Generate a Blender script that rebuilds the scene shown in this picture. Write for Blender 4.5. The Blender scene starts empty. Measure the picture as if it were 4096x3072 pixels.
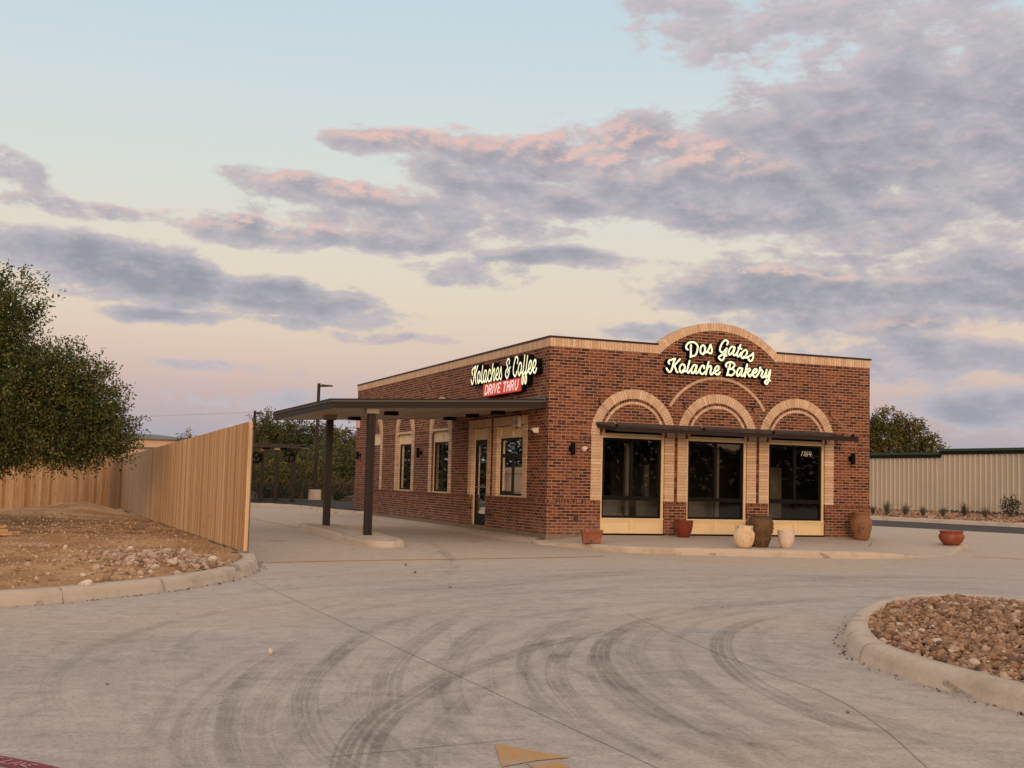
import bpy, bmesh, math, random
import numpy as np
from mathutils import Vector, Matrix, Quaternion
R = math.radians
random.seed(7)
rng = np.random.default_rng(11)
scene = bpy.context.scene
col = scene.collection

# ------------------------------------------------------------------ camera
cam_data = bpy.data.cameras.new("camera")
cam = bpy.data.objects.new("camera", cam_data)
col.objects.link(cam)
cam_data.sensor_width = 36.0
cam_data.lens = 42.85
cam_data.clip_end = 3000
cam_data.clip_start = 0.05
CAM = Vector((-10.489, -24.480, 1.370))
right = Vector((0.92986, -0.36700, 0.02585))
down = Vector((0.05317, 0.06453, -0.99650))
fwd = Vector((0.36404, 0.92798, 0.07952))
m3 = Matrix((right, -down, -fwd)).transposed()
cam.matrix_world = Matrix.Translation(CAM) @ m3.to_4x4()
scene.camera = cam
scene.render.resolution_x = 1024
scene.render.resolution_y = 768
vs = scene.view_settings
scene.display_settings.display_device = 'sRGB'
vs.view_transform = 'Standard'
vs.look = 'None'
vs.exposure = 0.0
vs.gamma = 1.0
vs.use_curve_mapping = False

# ------------------------------------------------------------------ node helpers
def s2l(c):
    """sRGB 0-255 triple to linear rgba"""
    o = []
    for v in c:
        v = v / 255.0
        o.append(v / 12.92 if v <= 0.04045 else ((v + 0.055) / 1.055) ** 2.4)
    return (o[0], o[1], o[2], 1.0)

class NT:
    def __init__(self, tree):
        self.t = tree
    def n(self, kind, **kw):
        nd = self.t.nodes.new(kind)
        for k, v in kw.items():
            setattr(nd, k, v)
        return nd
    def link(self, a, b):
        self.t.links.new(a, b)
    def put(self, sock, v):
        if isinstance(v, bpy.types.NodeSocket):
            self.link(v, sock)
        elif v is not None:
            if sock.type == 'RGBA' and not hasattr(v, '__len__'):
                v = (v, v, v, 1)
            if sock.type == 'RGBA' and len(v) == 3:
                v = tuple(v) + (1,)
            sock.default_value = v
    def math(self, op, a, b=None, c=None, clamp=False):
        nd = self.n('ShaderNodeMath', operation=op)
        nd.use_clamp = clamp
        self.put(nd.inputs[0], a)
        if b is not None: self.put(nd.inputs[1], b)
        if c is not None: self.put(nd.inputs[2], c)
        return nd.outputs[0]
    def vmath(self, op, a, b=None):
        nd = self.n('ShaderNodeVectorMath', operation=op)
        self.put(nd.inputs[0], a)
        if b is not None: self.put(nd.inputs[1], b)
        return nd.outputs['Value'] if op in ('LENGTH', 'DOT_PRODUCT', 'DISTANCE') else nd.outputs[0]
    def sep(self, v):
        nd = self.n('ShaderNodeSeparateXYZ'); self.put(nd.inputs[0], v); return nd.outputs
    def comb(self, x=0.0, y=0.0, z=0.0):
        nd = self.n('ShaderNodeCombineXYZ')
        for i, v in enumerate((x, y, z)): self.put(nd.inputs[i], v)
        return nd.outputs[0]
    def mix(self, a, b, f, mode='MIX'):
        nd = self.n('ShaderNodeMix', data_type='RGBA', blend_type=mode)
        nd.clamp_factor = True
        self.put(nd.inputs[0], f); self.put(nd.inputs[6], a); self.put(nd.inputs[7], b)
        return nd.outputs[2]
    def noise(self, vec, scale=5.0, detail=4.0, rough=0.55, dist=0.0, col=False):
        nd = self.n('ShaderNodeTexNoise')
        if vec is not None: self.put(nd.inputs['Vector'], vec)
        nd.inputs['Scale'].default_value = scale
        nd.inputs['Detail'].default_value = detail
        nd.inputs['Roughness'].default_value = rough
        nd.inputs['Distortion'].default_value = dist
        return nd.outputs['Color' if col else 'Fac']
    def white(self, vec):
        nd = self.n('ShaderNodeTexWhiteNoise', noise_dimensions='3D')
        self.put(nd.inputs['Vector'], vec)
        return nd.outputs['Value']
    def ramp(self, f, stops, interp='LINEAR'):
        nd = self.n('ShaderNodeValToRGB')
        cr = nd.color_ramp
        cr.interpolation = interp
        while len(cr.elements) > 1: cr.elements.remove(cr.elements[-1])
        cr.elements[0].position = stops[0][0]
        cr.elements[0].color = tuple(stops[0][1])[:3] + (1,)
        for p, c in stops[1:]:
            e = cr.elements.new(p); e.color = tuple(c)[:3] + (1,)
        self.put(nd.inputs[0], f)
        return nd.outputs[0]
    def maprange(self, v, a, b, c=0.0, d=1.0, smooth=False):
        nd = self.n('ShaderNodeMapRange')
        if smooth: nd.interpolation_type = 'SMOOTHSTEP'
        for i, x in enumerate((v, a, b, c, d)): self.put(nd.inputs[i], x)
        return nd.outputs[0]
    def attr(self, name):
        nd = self.n('ShaderNodeAttribute'); nd.attribute_name = name
        return nd.outputs['Fac']
    def attrc(self, name):
        nd = self.n('ShaderNodeAttribute'); nd.attribute_name = name
        return nd.outputs['Color']
    def obj(self):
        return self.n('ShaderNodeTexCoord').outputs['Object']
    def pos(self):
        return self.n('ShaderNodeNewGeometry').outputs['Position']
    def bump(self, h, strength=0.3, dist=0.01, normal=None):
        nd = self.n('ShaderNodeBump')
        nd.inputs['Strength'].default_value = strength
        nd.inputs['Distance'].default_value = dist
        self.put(nd.inputs['Height'], h)
        if normal is not None: self.put(nd.inputs['Normal'], normal)
        return nd.outputs[0]

def new_mat(name):
    m = bpy.data.materials.new(name)
    m.use_nodes = True
    m.node_tree.nodes.clear()
    N = NT(m.node_tree)
    out = N.n('ShaderNodeOutputMaterial')
    return m, N, out

def pbsdf(N, out, color, rough=0.8, metal=0.0, normal=None, spec=0.3, emis=None, estr=0.0):
    p = N.n('ShaderNodeBsdfPrincipled')
    N.put(p.inputs['Base Color'], color)
    N.put(p.inputs['Roughness'], rough)
    p.inputs['Metallic'].default_value = metal
    p.inputs['Specular IOR Level'].default_value = spec
    if normal is not None: N.link(normal, p.inputs['Normal'])
    if emis is not None:
        N.put(p.inputs['Emission Color'], emis)
        p.inputs['Emission Strength'].default_value = estr
    if out is not None: N.link(p.outputs[0], out.inputs[0])
    return p

# ------------------------------------------------------------------ world: dusk sky with clouds
SUN_EL, SUN_AZ = R(9.0), R(197.0)     # azimuth clockwise from +Y
sun_dir = Vector((math.sin(SUN_AZ) * math.cos(SUN_EL), math.cos(SUN_AZ) * math.cos(SUN_EL), math.sin(SUN_EL)))
world = bpy.data.worlds.new("World")
scene.world = world
world.use_nodes = True
wt = world.node_tree
wt.nodes.clear()
W = NT(wt)
wout = W.n('ShaderNodeOutputWorld')
bg = W.n('ShaderNodeBackground')
W.link(bg.outputs[0], wout.inputs[0])
dirv = W.n('ShaderNodeTexCoord').outputs['Generated']
dx, dy, dz = W.sep(dirv)
AZ0 = math.atan2(0.36404, 0.92798)     # compass heading that the azimuths below are counted from
az = W.math('SUBTRACT', W.math('ARCTAN2', dx, dy), AZ0)
el = W.math('ARCSINE', dz)
# clear sky colour by elevation
sky = W.ramp(W.math('DIVIDE', el, 1.5708), [
    (0.000, s2l((160, 168, 182))), (0.018, s2l((178, 174, 184))), (0.040, s2l((206, 183, 181))),
    (0.062, s2l((227, 202, 186))), (0.088, s2l((234, 218, 195))), (0.118, s2l((231, 224, 207))),
    (0.150, s2l((223, 227, 219))), (0.190, s2l((216, 227, 228))), (0.240, s2l((202, 221, 230))),
    (0.36, s2l((222, 220, 220))), (0.6, s2l((238, 224, 214))), (1.0, s2l((240, 226, 216)))])
# warm afterglow on the side where the sun went down
sd = Vector((sun_dir.x, sun_dir.y, 0)).normalized()
toward = W.vmath('DOT_PRODUCT', dirv, tuple(sd))
glow = W.math('MULTIPLY', W.maprange(toward, -0.1, 1.0, 0.0, 1.0, True), W.maprange(el, 0.75, 0.0, 0.0, 1.0, True))
sky = W.mix(sky, (1.75, 0.98, 0.52, 1), glow)
# a share of the physical sky
nish = W.n('ShaderNodeTexSky', sky_type='NISHITA')
nish.sun_disc = False
nish.sun_elevation = SUN_EL
nish.sun_rotation = SUN_AZ
nish.dust_density = 3.0
sky = W.mix(sky, W.vmath('MULTIPLY', nish.outputs[0], (0.06, 0.06, 0.06)), 0.08)
# clouds: banks and streaks given by heading and elevation, edges broken up by noise
cvec = W.comb(W.math('MULTIPLY', az, 1.0), W.math('MULTIPLY', el, 2.1), 0.0)
warp = W.noise(cvec, 9.0, 3.0, 0.5, col=True)
wv = W.vmath('MULTIPLY', W.vmath('SUBTRACT', warp, (0.5, 0.5, 0.5)), (0.055, 0.030, 0))
azel = W.vmath('ADD', W.comb(az, el, 0.0), wv)
CLOUDS = [  # (heading, height, half width, half height, weight, tilt) in units of 1/2632 rad
    (880, 735, 430, 175, 1.45, -0.10), (1030, 880, 260, 150, .85, 0), (560, 670, 300, 110, 1.3, -.15), (760, 610, 360, 100, 1.35, -.05), (1000, 690, 260, 220, 1.3, 0),
    (330, 690, 300, 75, 1.3, -.12), (60, 685, 300, 58, 1.25, -0.10), (300, 625, 330, 75, 1.3, -0.16), (40, 605, 260, 58, 1.25, -.06), (-270, 718, 190, 32, 1.15, -.10), (-110, 640, 200, 44, 1.1, -.12), (470, 590, 240, 52, 1.15, -.1),
    (-400, 608, 230, 36, 1.15, -.06), (-190, 560, 230, 52, 1.2, -.1), (-420, 512, 400, 30, 1.2, -.02), (-330, 555, 240, 34, .9, -.05), (-930, 530, 200, 22, .8, -.10), (-20, 530, 160, 30, .95, 0),
    (-800, 418, 330, 58, 1.7, -.10), (-540, 385, 290, 46, 1.6, -.12), (-1050, 590, 110, 40, .7, -.35),
    (-740, 335, 130, 18, 1.3, -.02), (-480, 325, 100, 15, 1.0, 0), (-300, 305, 190, 14, .95, -.08), (90, 480, 190, 20, 1.35, -.03), (-90, 455, 150, 30, .95, 0),
    (620, 415, 350, 60, 1.45, -.05), (940, 425, 280, 70, 1.45, -.03), (820, 350, 320, 44, 1.2, 0), (540, 355, 190, 24, .95, 0), (330, 330, 230, 22, 1.1, 0), (1000, 545, 220, 28, .95, .06), (700, 480, 260, 20, .8, -.05),
    (960, 270, 320, 44, 1.2, -.06), (1030, 160, 280, 48, 1.35, -.03), (700, 250, 280, 28, .85, -.1), (1060, 390, 120, 40, 1.1, 0),
    (480, 960, 250, 100, .80, -.05), (800, 1000, 330, 90, .85, 0), (740, 905, 220, 66, .9, 0), (-500, 150, 480, 26, .55, 0), (-520, 215, 420, 16, .5, -.02), (-350, 110, 300, 22, .5, 0)]
mask = None
for (a, e, ra, re, w, tl) in CLOUDS:
    k = 1.0 / 2632.0
    p = W.vmath('SUBTRACT', azel, (a * k, e * k, 0))
    if tl:
        px, py, pz = W.sep(p)
        p = W.comb(px, W.math('ADD', py, W.math('MULTIPLY', px, -tl)), 0.0)
    d = W.vmath('LENGTH', W.vmath('MULTIPLY', p, (1 / (ra * k * 1.25), 1 / (re * k * 1.35), 0)))
    v = W.math('MULTIPLY', W.maprange(d, 1.15, 0.25, 0.0, 1.0, True), w)
    mask = v if mask is None else W.math('MAXIMUM', mask, v)
nz = W.noise(cvec, 24.0, 10.0, 0.64, 0.10)
nz2 = W.noise(W.vmath('ADD', cvec, (-0.004, 0.011, 0.0)), 24.0, 8.0, 0.64, 0.10)
soft = W.noise(cvec, 7.0, 5.0, 0.55)
dens = W.math('ADD', mask, W.math('MULTIPLY', W.math('ADD', W.math('SUBTRACT', nz, 0.53), W.math('MULTIPLY', W.math('SUBTRACT', soft, 0.52), 0.45)), 3.4))
dens = W.math('MULTIPLY', dens, W.maprange(mask, 0.02, 0.25, 0.0, 1.0))
# elsewhere in the sky, a loose scatter
behind = W.maprange(W.math('ABSOLUTE', az), 0.45, 0.8, 0.0, 1.0, True)
loose = W.math('MULTIPLY', W.math('MULTIPLY', W.math('SUBTRACT', nz, 0.52), 6.0), behind)
dens = W.math('MAXIMUM', dens, loose)
cover = W.maprange(dens, 0.06, 0.74, 0.0, 1.0, True)
lit = W.math('MULTIPLY', W.math('SUBTRACT', nz, nz2), 7.0)
thin = W.maprange(dens, 0.30, 1.0, 1.0, 0.0, True)
pinkf = W.math('ADD', W.math('MULTIPLY', W.maprange(lit, 0.10, 1.2, 0.0, 1.0, True), 0.50), W.math('MULTIPLY', thin, 0.32), clamp=True)
pinkf = W.math('MULTIPLY', pinkf, W.maprange(W.math('SUBTRACT', dens, 0.0), 1.0, 2.2, 1.0, 0.35))
pinkf = W.math('MULTIPLY', pinkf, W.maprange(el, 0.10, 0.20, 0.45, 1.0))
# the banks that still catch the last sun
rosy = None
for (a, e, ra, re, tl) in [(40, 722, 330, 46, -.10), (-240, 735, 200, 36, -.08), (-420, 625, 240, 26, -.05), (330, 715, 260, 40, -.12), (980, 320, 300, 26, -.06), (-210, 305, 200, 22, 0), (-560, 535, 330, 24, 0), (560, 455, 300, 18, -.04)]:
    k = 1.0 / 2632.0
    p = W.vmath('SUBTRACT', azel, (a * k, e * k, 0)); px, py, pz = W.sep(p)
    p = W.comb(px, W.math('ADD', py, W.math('MULTIPLY', px, -tl)), 0.0)
    d = W.vmath('LENGTH', W.vmath('MULTIPLY', p, (1 / (ra * k * 1.2), 1 / (re * k * 1.2), 0)))
    v = W.maprange(d, 1.1, 0.2, 0.0, 1.0, True)
    rosy = v if rosy is None else W.math('MAXIMUM', rosy, v)
pinkf = W.math('ADD', W.math('MULTIPLY', pinkf, 0.6), W.math('MULTIPLY', rosy, W.maprange(lit, -0.5, 0.7, 0.05, 0.78, True)), clamp=True)
body = W.ramp(W.math('DIVIDE', el, 0.45), [(0.0, s2l((160, 163, 176))), (0.35, s2l((140, 145, 160))), (0.6, s2l((150, 148, 160))), (1.0, s2l((174, 172, 180)))])
edge = W.ramp(W.math('DIVIDE', el, 0.45), [(0.0, s2l((205, 180, 180))), (0.40, s2l((226, 196, 186))), (0.62, s2l((231, 190, 180))), (1.0, s2l((224, 204, 202)))])
thick = W.maprange(W.math('ADD', dens, W.math('MULTIPLY', lit, -0.35)), 0.4, 1.9, 0.0, 1.0, True)
body = W.mix(W.mix(body, s2l((198, 193, 198)), 0.78), body, thick)
ccol = W.mix(body, edge, pinkf)
final = W.mix(sky, ccol, W.math('MULTIPLY', cover, 0.92))
W.link(final, bg.inputs['Color'])
bg.inputs['Strength'].default_value = 1.0

sl = bpy.data.lights.new("sun", 'SUN')
sl.energy = 1.35
sl.angle = R(18)
sl.color = (1.0, 0.74, 0.50)
sun = bpy.data.objects.new("sun", sl)
sun.rotation_euler = sun_dir.to_track_quat('Z', 'Y').to_euler()
col.objects.link(sun)
# ------------------------------------------------------------------ materials
def brick_mat(name, ramp, mortar, L=0.2115, Hc=0.0663, half=True):
    m, N, out = new_mat(name)
    p = N.pos()
    x, y, z = N.sep(p)
    u = N.math('ADD', x, y)
    row = N.math('FLOOR', N.math('DIVIDE', N.math('SUBTRACT', z, 0.2375), Hc))
    fv = N.math('FRACT', N.math('DIVIDE', N.math('SUBTRACT', z, 0.2375), Hc))
    off = N.math('MULTIPLY', N.math('MODULO', N.math('ADD', row, 100.0), 2.0), 0.5 if half else 0.0)
    jit = N.math('MULTIPLY', N.math('SUBTRACT', N.white(N.comb(row, 3.0, 1.0)), 0.5), 0.10)
    uu = N.math('ADD', N.math('ADD', N.math('DIVIDE', u, L), off), N.math('ADD', jit, 200.0))
    colid = N.math('FLOOR', uu)
    fu = N.math('FRACT', uu)
    wob = N.math('MULTIPLY', N.math('SUBTRACT', N.noise(p, 22.0, 2.0), 0.5), 0.05)
    du = N.math('MULTIPLY', N.math('MINIMUM', fu, N.math('SUBTRACT', 1.0, fu)), L)
    dv = N.math('MULTIPLY', N.math('MINIMUM', fv, N.math('SUBTRACT', 1.0, fv)), Hc)
    d = N.math('ADD', N.math('MINIMUM', du, dv), N.math('MULTIPLY', wob, 0.05))
    mor = N.maprange(d, 0.0052, 0.0078, 1.0, 0.0, True)
    rnd = N.white(N.comb(colid, row, 7.0))
    c = N.ramp(rnd, ramp)
    blot = N.noise(N.vmath('MULTIPLY', p, (1, 1, 2.5)), 14.0, 5.0, 0.65)
    c = N.mix(c, N.mix(c, (0.9, 0.9, 0.9, 1), 1.0, 'MULTIPLY'), 0.5)
    c = N.mix(c, (0.055, 0.030, 0.024, 1), N.maprange(blot, 0.56, 0.75, 0.0, 0.55))
    c = N.mix(c, (0.40, 0.17, 0.10, 1), N.maprange(blot, 0.45, 0.28, 0.0, 0.35))
    big = N.noise(p, 0.7, 3.0, 0.5)
    c = N.mix(c, (0.0, 0.0, 0.0, 1), N.maprange(big, 0.3, 0.75, 0.0, 0.16))
    mc = N.mix(mortar, (0.0, 0.0, 0.0, 1), N.maprange(N.noise(p, 40.0, 3.0), 0.4, 0.8, 0.0, 0.25))
    base = N.mix(c, mc, mor)
    splash = N.math('MULTIPLY', N.maprange(z, 0.75, 0.22, 0.0, 1.0, True), N.maprange(N.noise(N.vmath('MULTIPLY', p, (1, 1, .5)), 2.6, 5.0, 0.6), 0.40, 0.70, 0.05, 0.5))
    base = N.mix(base, (0.40, 0.31, 0.235, 1), N.math('MULTIPLY', splash, 0.6))
    streak = N.noise(N.vmath('MULTIPLY', p, (5.0, 5.0, 0.35)), 1.0, 4.0, 0.6)
    base = N.mix(base, (0.03, 0.018, 0.014, 1), N.maprange(streak, 0.56, 0.75, 0.0, 0.28, True))
    h = N.math('ADD', N.math('SUBTRACT', 1.0, mor), N.math('MULTIPLY', blot, 0.35))
    pbsdf(N, out, base, 0.88, normal=N.bump(h, 0.6, 0.006), spec=0.2)
    return m

RED = [(0.0, (0.044, 0.020, 0.015)), (0.16, (0.070, 0.027, 0.019)), (0.30, (0.125, 0.039, 0.024)), (0.52, (0.165, 0.052, 0.027)),
       (0.75, (0.205, 0.066, 0.033)), (0.92, (0.245, 0.088, 0.044)), (1.0, (0.29, 0.12, 0.064))]
MORTAR = (0.47, 0.285, 0.195, 1)
M_brick = brick_mat('red_brick', RED, MORTAR)

def block_mat(name, ramp, mortar_like=None, bump=0.4):
    """masonry blocks, colour picked per block from the face attribute rnd"""
    m, N, out = new_mat(name)
    p = N.pos()
    r = N.attr('rnd')
    c = N.ramp(r, ramp)
    bl = N.noise(p, 26.0, 5.0, 0.65)
    c = N.mix(c, N.mix(c, (0.62, 0.52, 0.45, 1), 1.0, 'MULTIPLY'), N.maprange(bl, 0.50, 0.72, 0.0, 0.8))
    pbsdf(N, out, c, 0.88, normal=N.bump(bl, bump, 0.006), spec=0.2)
    return m
BUFF = [(0.0, (0.58, 0.395, 0.26)), (0.3, (0.635, 0.44, 0.295)), (0.6, (0.67, 0.475, 0.325)), (0.85, (0.70, 0.505, 0.35)), (1.0, (0.75, 0.57, 0.42))]
M_buff = block_mat('buff_brick', BUFF)
M_header = block_mat('red_header_brick', RED)

def plain(name, color, rough=0.6, metal=0.0, spec=0.3, noise=0.12, scale=6.0, bump=0.05, spots=None):
    m, N, out = new_mat(name)
    p = N.obj()
    nz = N.noise(p, scale, 6.0, 0.6)
    c = N.mix(color, (color[0] * 0.45, color[1] * 0.45, color[2] * 0.45, 1), N.maprange(nz, 0.35, 0.75, 0.0, noise * 2))
    if spots:
        c = N.mix(c, spots, N.maprange(N.noise(p, scale * 2.3, 7.0, 0.7), 0.60, 0.68, 0.0, 0.7))
    rr = N.maprange(N.noise(p, scale * 3, 3.0), 0.2, 0.8, max(0.02, rough - 0.1), min(1, rough + 0.1))
    pbsdf(N, out, c, rr, metal, N.bump(nz, bump, 0.01) if bump else None, spec)
    return m

M_mortar_buff = plain('buff_mortar', (0.36, 0.22, 0.135, 1), 0.9, noise=0.3, scale=20)
M_mortar_red = plain('red_mortar', MORTAR, 0.9, noise=0.3, scale=20)
M_bronze = plain('bronze_metal', (0.026, 0.017, 0.014, 1), 0.5, 0.0, 0.25, 0.15, 3.0, 0.02)
M_bronze_light = plain('weathered_flashing', (0.055, 0.050, 0.052, 1), 0.4, 0.1, 0.4, 0.15, 3.0, 0.02)
M_black = plain('black_metal', (0.005, 0.0045, 0.0045, 1), 0.6, 0.0, 0.1, 0.1, 5.0, 0.02)
M_frame = plain('black_window_frame', (0.006, 0.005, 0.005, 1), 0.5, 0.0, 0.15, 0.1, 5.0, 0.0)
M_cream = plain('cream_paint', (0.80, 0.62, 0.37, 1), 0.55, 0.0, 0.3, 0.06, 2.0, 0.02)
M_soffit = plain('tan_soffit', (0.42, 0.33, 0.24, 1), 0.55, 0.0, 0.3, 0.12, 1.3, 0.02)
M_plinth = plain('concrete_plinth', (0.27, 0.215, 0.155, 1), 0.9, 0.0, 0.2, 0.35, 5.0, 0.3)
M_white_plastic = plain('white_plastic', (0.72, 0.62, 0.56, 1), 0.4, 0.0, 0.4, 0.05, 8.0, 0.0)
M_galv = plain('galvanised_steel', (0.30, 0.26, 0.22, 1), 0.45, 0.6, 0.4, 0.2, 12.0, 0.0)
M_cable = plain('steel_rod', (0.42, 0.31, 0.24, 1), 0.45, 0.3, 0.4, 0.1, 12.0, 0.0)
M_roof = plain('roof_membrane', (0.30, 0.29, 0.28, 1), 0.9, 0.0, 0.2, 0.2, 1.0, 0.1)
M_greenmetal = plain('dark_green_metal', (0.028, 0.050, 0.035, 1), 0.45, 0.0, 0.4, 0.15, 2.0, 0.0)
M_ribmetal = plain('tan_ribbed_metal', (0.54, 0.455, 0.355, 1), 0.5, 0.0, 0.3, 0.10, 0.6, 0.0)
M_darkbase = plain('dark_concrete_base', (0.14, 0.11, 0.085, 1), 0.9, 0.0, 0.2, 0.3, 2.0, 0.2)
M_asphalt = plain('asphalt', (0.060, 0.050, 0.046, 1), 0.85, 0.0, 0.3, 0.25, 0.8, 0.1)
M_paintline = plain('faded_line_paint', (0.22, 0.20, 0.17, 1), 0.8, 0.0, 0.2, 0.4, 6.0, 0.0)
M_bark = plain('bark', (0.12, 0.088, 0.062, 1), 0.95, 0.0, 0.1, 0.4, 12.0, 0.6)
M_twig = plain('dry_stem', (0.16, 0.12, 0.08, 1), 0.95, 0.0, 0.1, 0.4, 12.0, 0.2)
M_lumber = plain('fresh_lumber', (0.56, 0.35, 0.18, 1), 0.7, 0.0, 0.2, 0.2, 6.0, 0.1)
M_post_steel = plain('galvanised_fence_post', (0.25, 0.23, 0.20, 1), 0.5, 0.4, 0.4, 0.2, 8.0, 0.0)

def emit_mat(name, color, strength, dark=None, base=(0.35, 0.30, 0.18, 1)):
    m, N, out = new_mat(name)
    p = N.obj()
    nz = N.noise(p, 6.0, 3.0)
    c = N.mix(color, dark if dark else color, N.maprange(nz, 0.35, 0.7, 0.0, 0.6))
    pbsdf(N, out, base, 0.4, emis=c, estr=strength)
    return m
M_lit = emit_mat('lit_cream_acrylic', (1.0, 0.94, 0.60, 1), 1.1, (0.93, 0.88, 0.46, 1))
M_litred = emit_mat('lit_red_acrylic', (0.60, 0.030, 0.012, 1), 0.9, (0.42, 0.022, 0.012, 1), (0.10, 0.01, 0.006, 1))
M_litpink = emit_mat('lit_white_acrylic', (0.90, 0.62, 0.60, 1), 0.9, (0.80, 0.45, 0.42, 1))
M_bulb = emit_mat('lit_bulb', (1.0, 0.85, 0.62, 1), 7.0)
M_number = plain('white_vinyl', (0.80, 0.72, 0.64, 1), 0.5, noise=0.05)
M_whitepaint = plain('white_road_paint', (0.66, 0.50, 0.47, 1), 0.7, noise=0.25, scale=30)
M_redpaint = plain('red_road_paint', (0.24, 0.030, 0.038, 1), 0.65, noise=0.2, scale=9, bump=0.1)

def glass_mat():
    m, N, out = new_mat('window_glass')
    g = N.n('ShaderNodeBsdfGlossy'); g.inputs['Roughness'].default_value = 0.015
    wob = N.bump(N.noise(N.obj(), 1.6, 2.0), 0.02, 0.05)
    N.link(wob, g.inputs['Normal'])
    g.inputs['Color'].default_value = (0.9, 0.9, 0.9, 1)
    t = N.n('ShaderNodeBsdfTransparent'); t.inputs['Color'].default_value = (0.88, 0.88, 0.85, 1)
    fr = N.n('ShaderNodeFresnel'); fr.inputs['IOR'].default_value = 1.5
    f = N.math('MULTIPLY', fr.outputs[0], 1.5, clamp=True)
    mx = N.n('ShaderNodeMixShader')
    N.link(f, mx.inputs[0]); N.link(t.outputs[0], mx.inputs[1]); N.link(g.outputs[0], mx.inputs[2])
    N.link(mx.outputs[0], out.inputs[0])
    return m
M_glass = glass_mat()

def concrete(name, base, dark, light, streak=None, grain=1.0, centre=(1.0, -17.0)):
    """broom-finished concrete; streaks follow the way cars turn round the planted island"""
    m, N, out = new_mat(name)
    p = N.pos()
    x, y, z = N.sep(p)
    big = N.noise(p, 0.22, 5.0, 0.6)
    mid = N.noise(p, 1.3, 6.0, 0.65)
    c = N.mix(base, dark, N.maprange(big, 0.42, 0.68, 0.0, 0.55, True))
    c = N.mix(c, light, N.maprange(mid, 0.50, 0.75, 0.0, 0.45, True))
    if streak:
        rx = N.math('SUBTRACT', x, centre[0]); ry = N.math('SUBTRACT', y, centre[1])
        rad = N.math('SQRT', N.math('ADD', N.math('MULTIPLY', rx, rx), N.math('MULTIPLY', ry, ry)))
        ang = N.math('ARCTAN2', ry, rx)
        v = N.comb(N.math('MULTIPLY', rad, 2.2), N.math('MULTIPLY', ang, 1.6), 0.0)
        s = N.noise(v, 1.6, 6.0, 0.65, 0.4)
        c = N.mix(c, dark, N.maprange(s, 0.50, 0.68, 0.0, 0.55, True))
        # drag marks running along the camera-left to right lane
        v2 = N.comb(N.math('ADD', N.math('MULTIPLY', x, 0.45), N.math('MULTIPLY', y, 0.30)), N.math('SUBTRACT', N.math('MULTIPLY', y, 3.6), N.math('MULTIPLY', x, -1.15)), 0.0)
        s2 = N.noise(v2, 1.35, 7.0, 0.68, 0.3)
        c = N.mix(c, N.mix(dark, (0.0, 0.0, 0.0, 1), 0.12), N.maprange(s2, 0.54, 0.70, 0.0, 0.42, True))
        c = N.mix(c, light, N.maprange(s2, 0.44, 0.30, 0.0, 0.40, True))
        tan = N.noise(N.vmath('ADD', p, (30, 10, 0)), 0.16, 3.0, 0.5)
        c = N.mix(c, (0.56, 0.43, 0.31, 1), N.maprange(tan, 0.50, 0.68, 0.0, 0.45, True))
        # paler, sandier concrete near the building
        c = N.mix(c, (0.58, 0.455, 0.335, 1), N.maprange(N.math('ADD', y, N.math('MULTIPLY', N.math('SUBTRACT', big, 0.5), 8.0)), -9.0, -3.5, 0.0, 0.62, True))
    mot = N.noise(N.vmath('ADD', p, (7, 2, 0)), 5.5, 7.0, 0.72, 0.5)
    c = N.mix(c, N.mix(c, (0.62, 0.60, 0.60, 1), 1.0, 'MULTIPLY'), N.maprange(mot, 0.50, 0.68, 0.0, 0.5 * grain))
    c = N.mix(c, light, N.maprange(mot, 0.46, 0.32, 0.0, 0.55 * grain))
    fine = N.noise(p, 38.0, 5.0, 0.75)
    c = N.mix(c, N.mix(c, (0.55, 0.52, 0.50, 1), 1.0, 'MULTIPLY'), N.maprange(fine, 0.48, 0.68, 0.0, 0.8 * grain))
    spk = N.noise(p, 9.0, 5.0, 0.8)
    c = N.mix(c, (0.12, 0.10, 0.09, 1), N.maprange(spk, 0.68, 0.78, 0.0, 0.5))
    h = N.math('ADD', N.math('MULTIPLY', fine, 0.7), N.math('MULTIPLY', mid, 0.8))
    pbsdf(N, out, c, 0.86, normal=N.bump(h, 0.35, 0.006), spec=0.25)
    return m
M_road = concrete('road_concrete', (0.480, 0.420, 0.376, 1), (0.335, 0.292, 0.272, 1), (0.60, 0.535, 0.48, 1), True)
M_walk = concrete('walk_concrete', (0.54, 0.435, 0.345, 1), (0.43, 0.345, 0.28, 1), (0.62, 0.50, 0.40, 1), None, 0.5)

def curb_mat(name='curb_concrete', base=(0.56, 0.455, 0.36, 1)):
    m, N, out = new_mat(name)
    p = N.pos()
    mid = N.noise(p, 2.2, 6.0, 0.65)
    c = N.mix(base, (0.36, 0.28, 0.20, 1), N.maprange(mid, 0.45, 0.7, 0.0, 0.6, True))
    sc = N.noise(N.vmath('MULTIPLY', p, (1.0, 1.0, 2.5)), 1.7, 2.0, 0.5)
    sc2 = N.noise(p, 30.0, 4.0, 0.7)
    scuff = N.math('MULTIPLY', N.maprange(sc, 0.655, 0.70, 0.0, 0.7, True), N.maprange(sc2, 0.35, 0.55, 0.2, 1.0))
    c = N.mix(c, (0.075, 0.065, 0.060, 1), N.math('MULTIPLY', scuff, 0.8))
    fine = N.noise(p, 45.0, 5.0, 0.75)
    c = N.mix(c, N.mix(c, (0.6, 0.57, 0.55, 1), 1.0, 'MULTIPLY'), N.maprange(fine, 0.5, 0.72, 0.0, 0.5))
    pbsdf(N, out, c, 0.88, normal=N.bump(N.math('ADD', fine, mid), 0.35, 0.008), spec=0.2)
    return m
M_curb = curb_mat()

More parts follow.
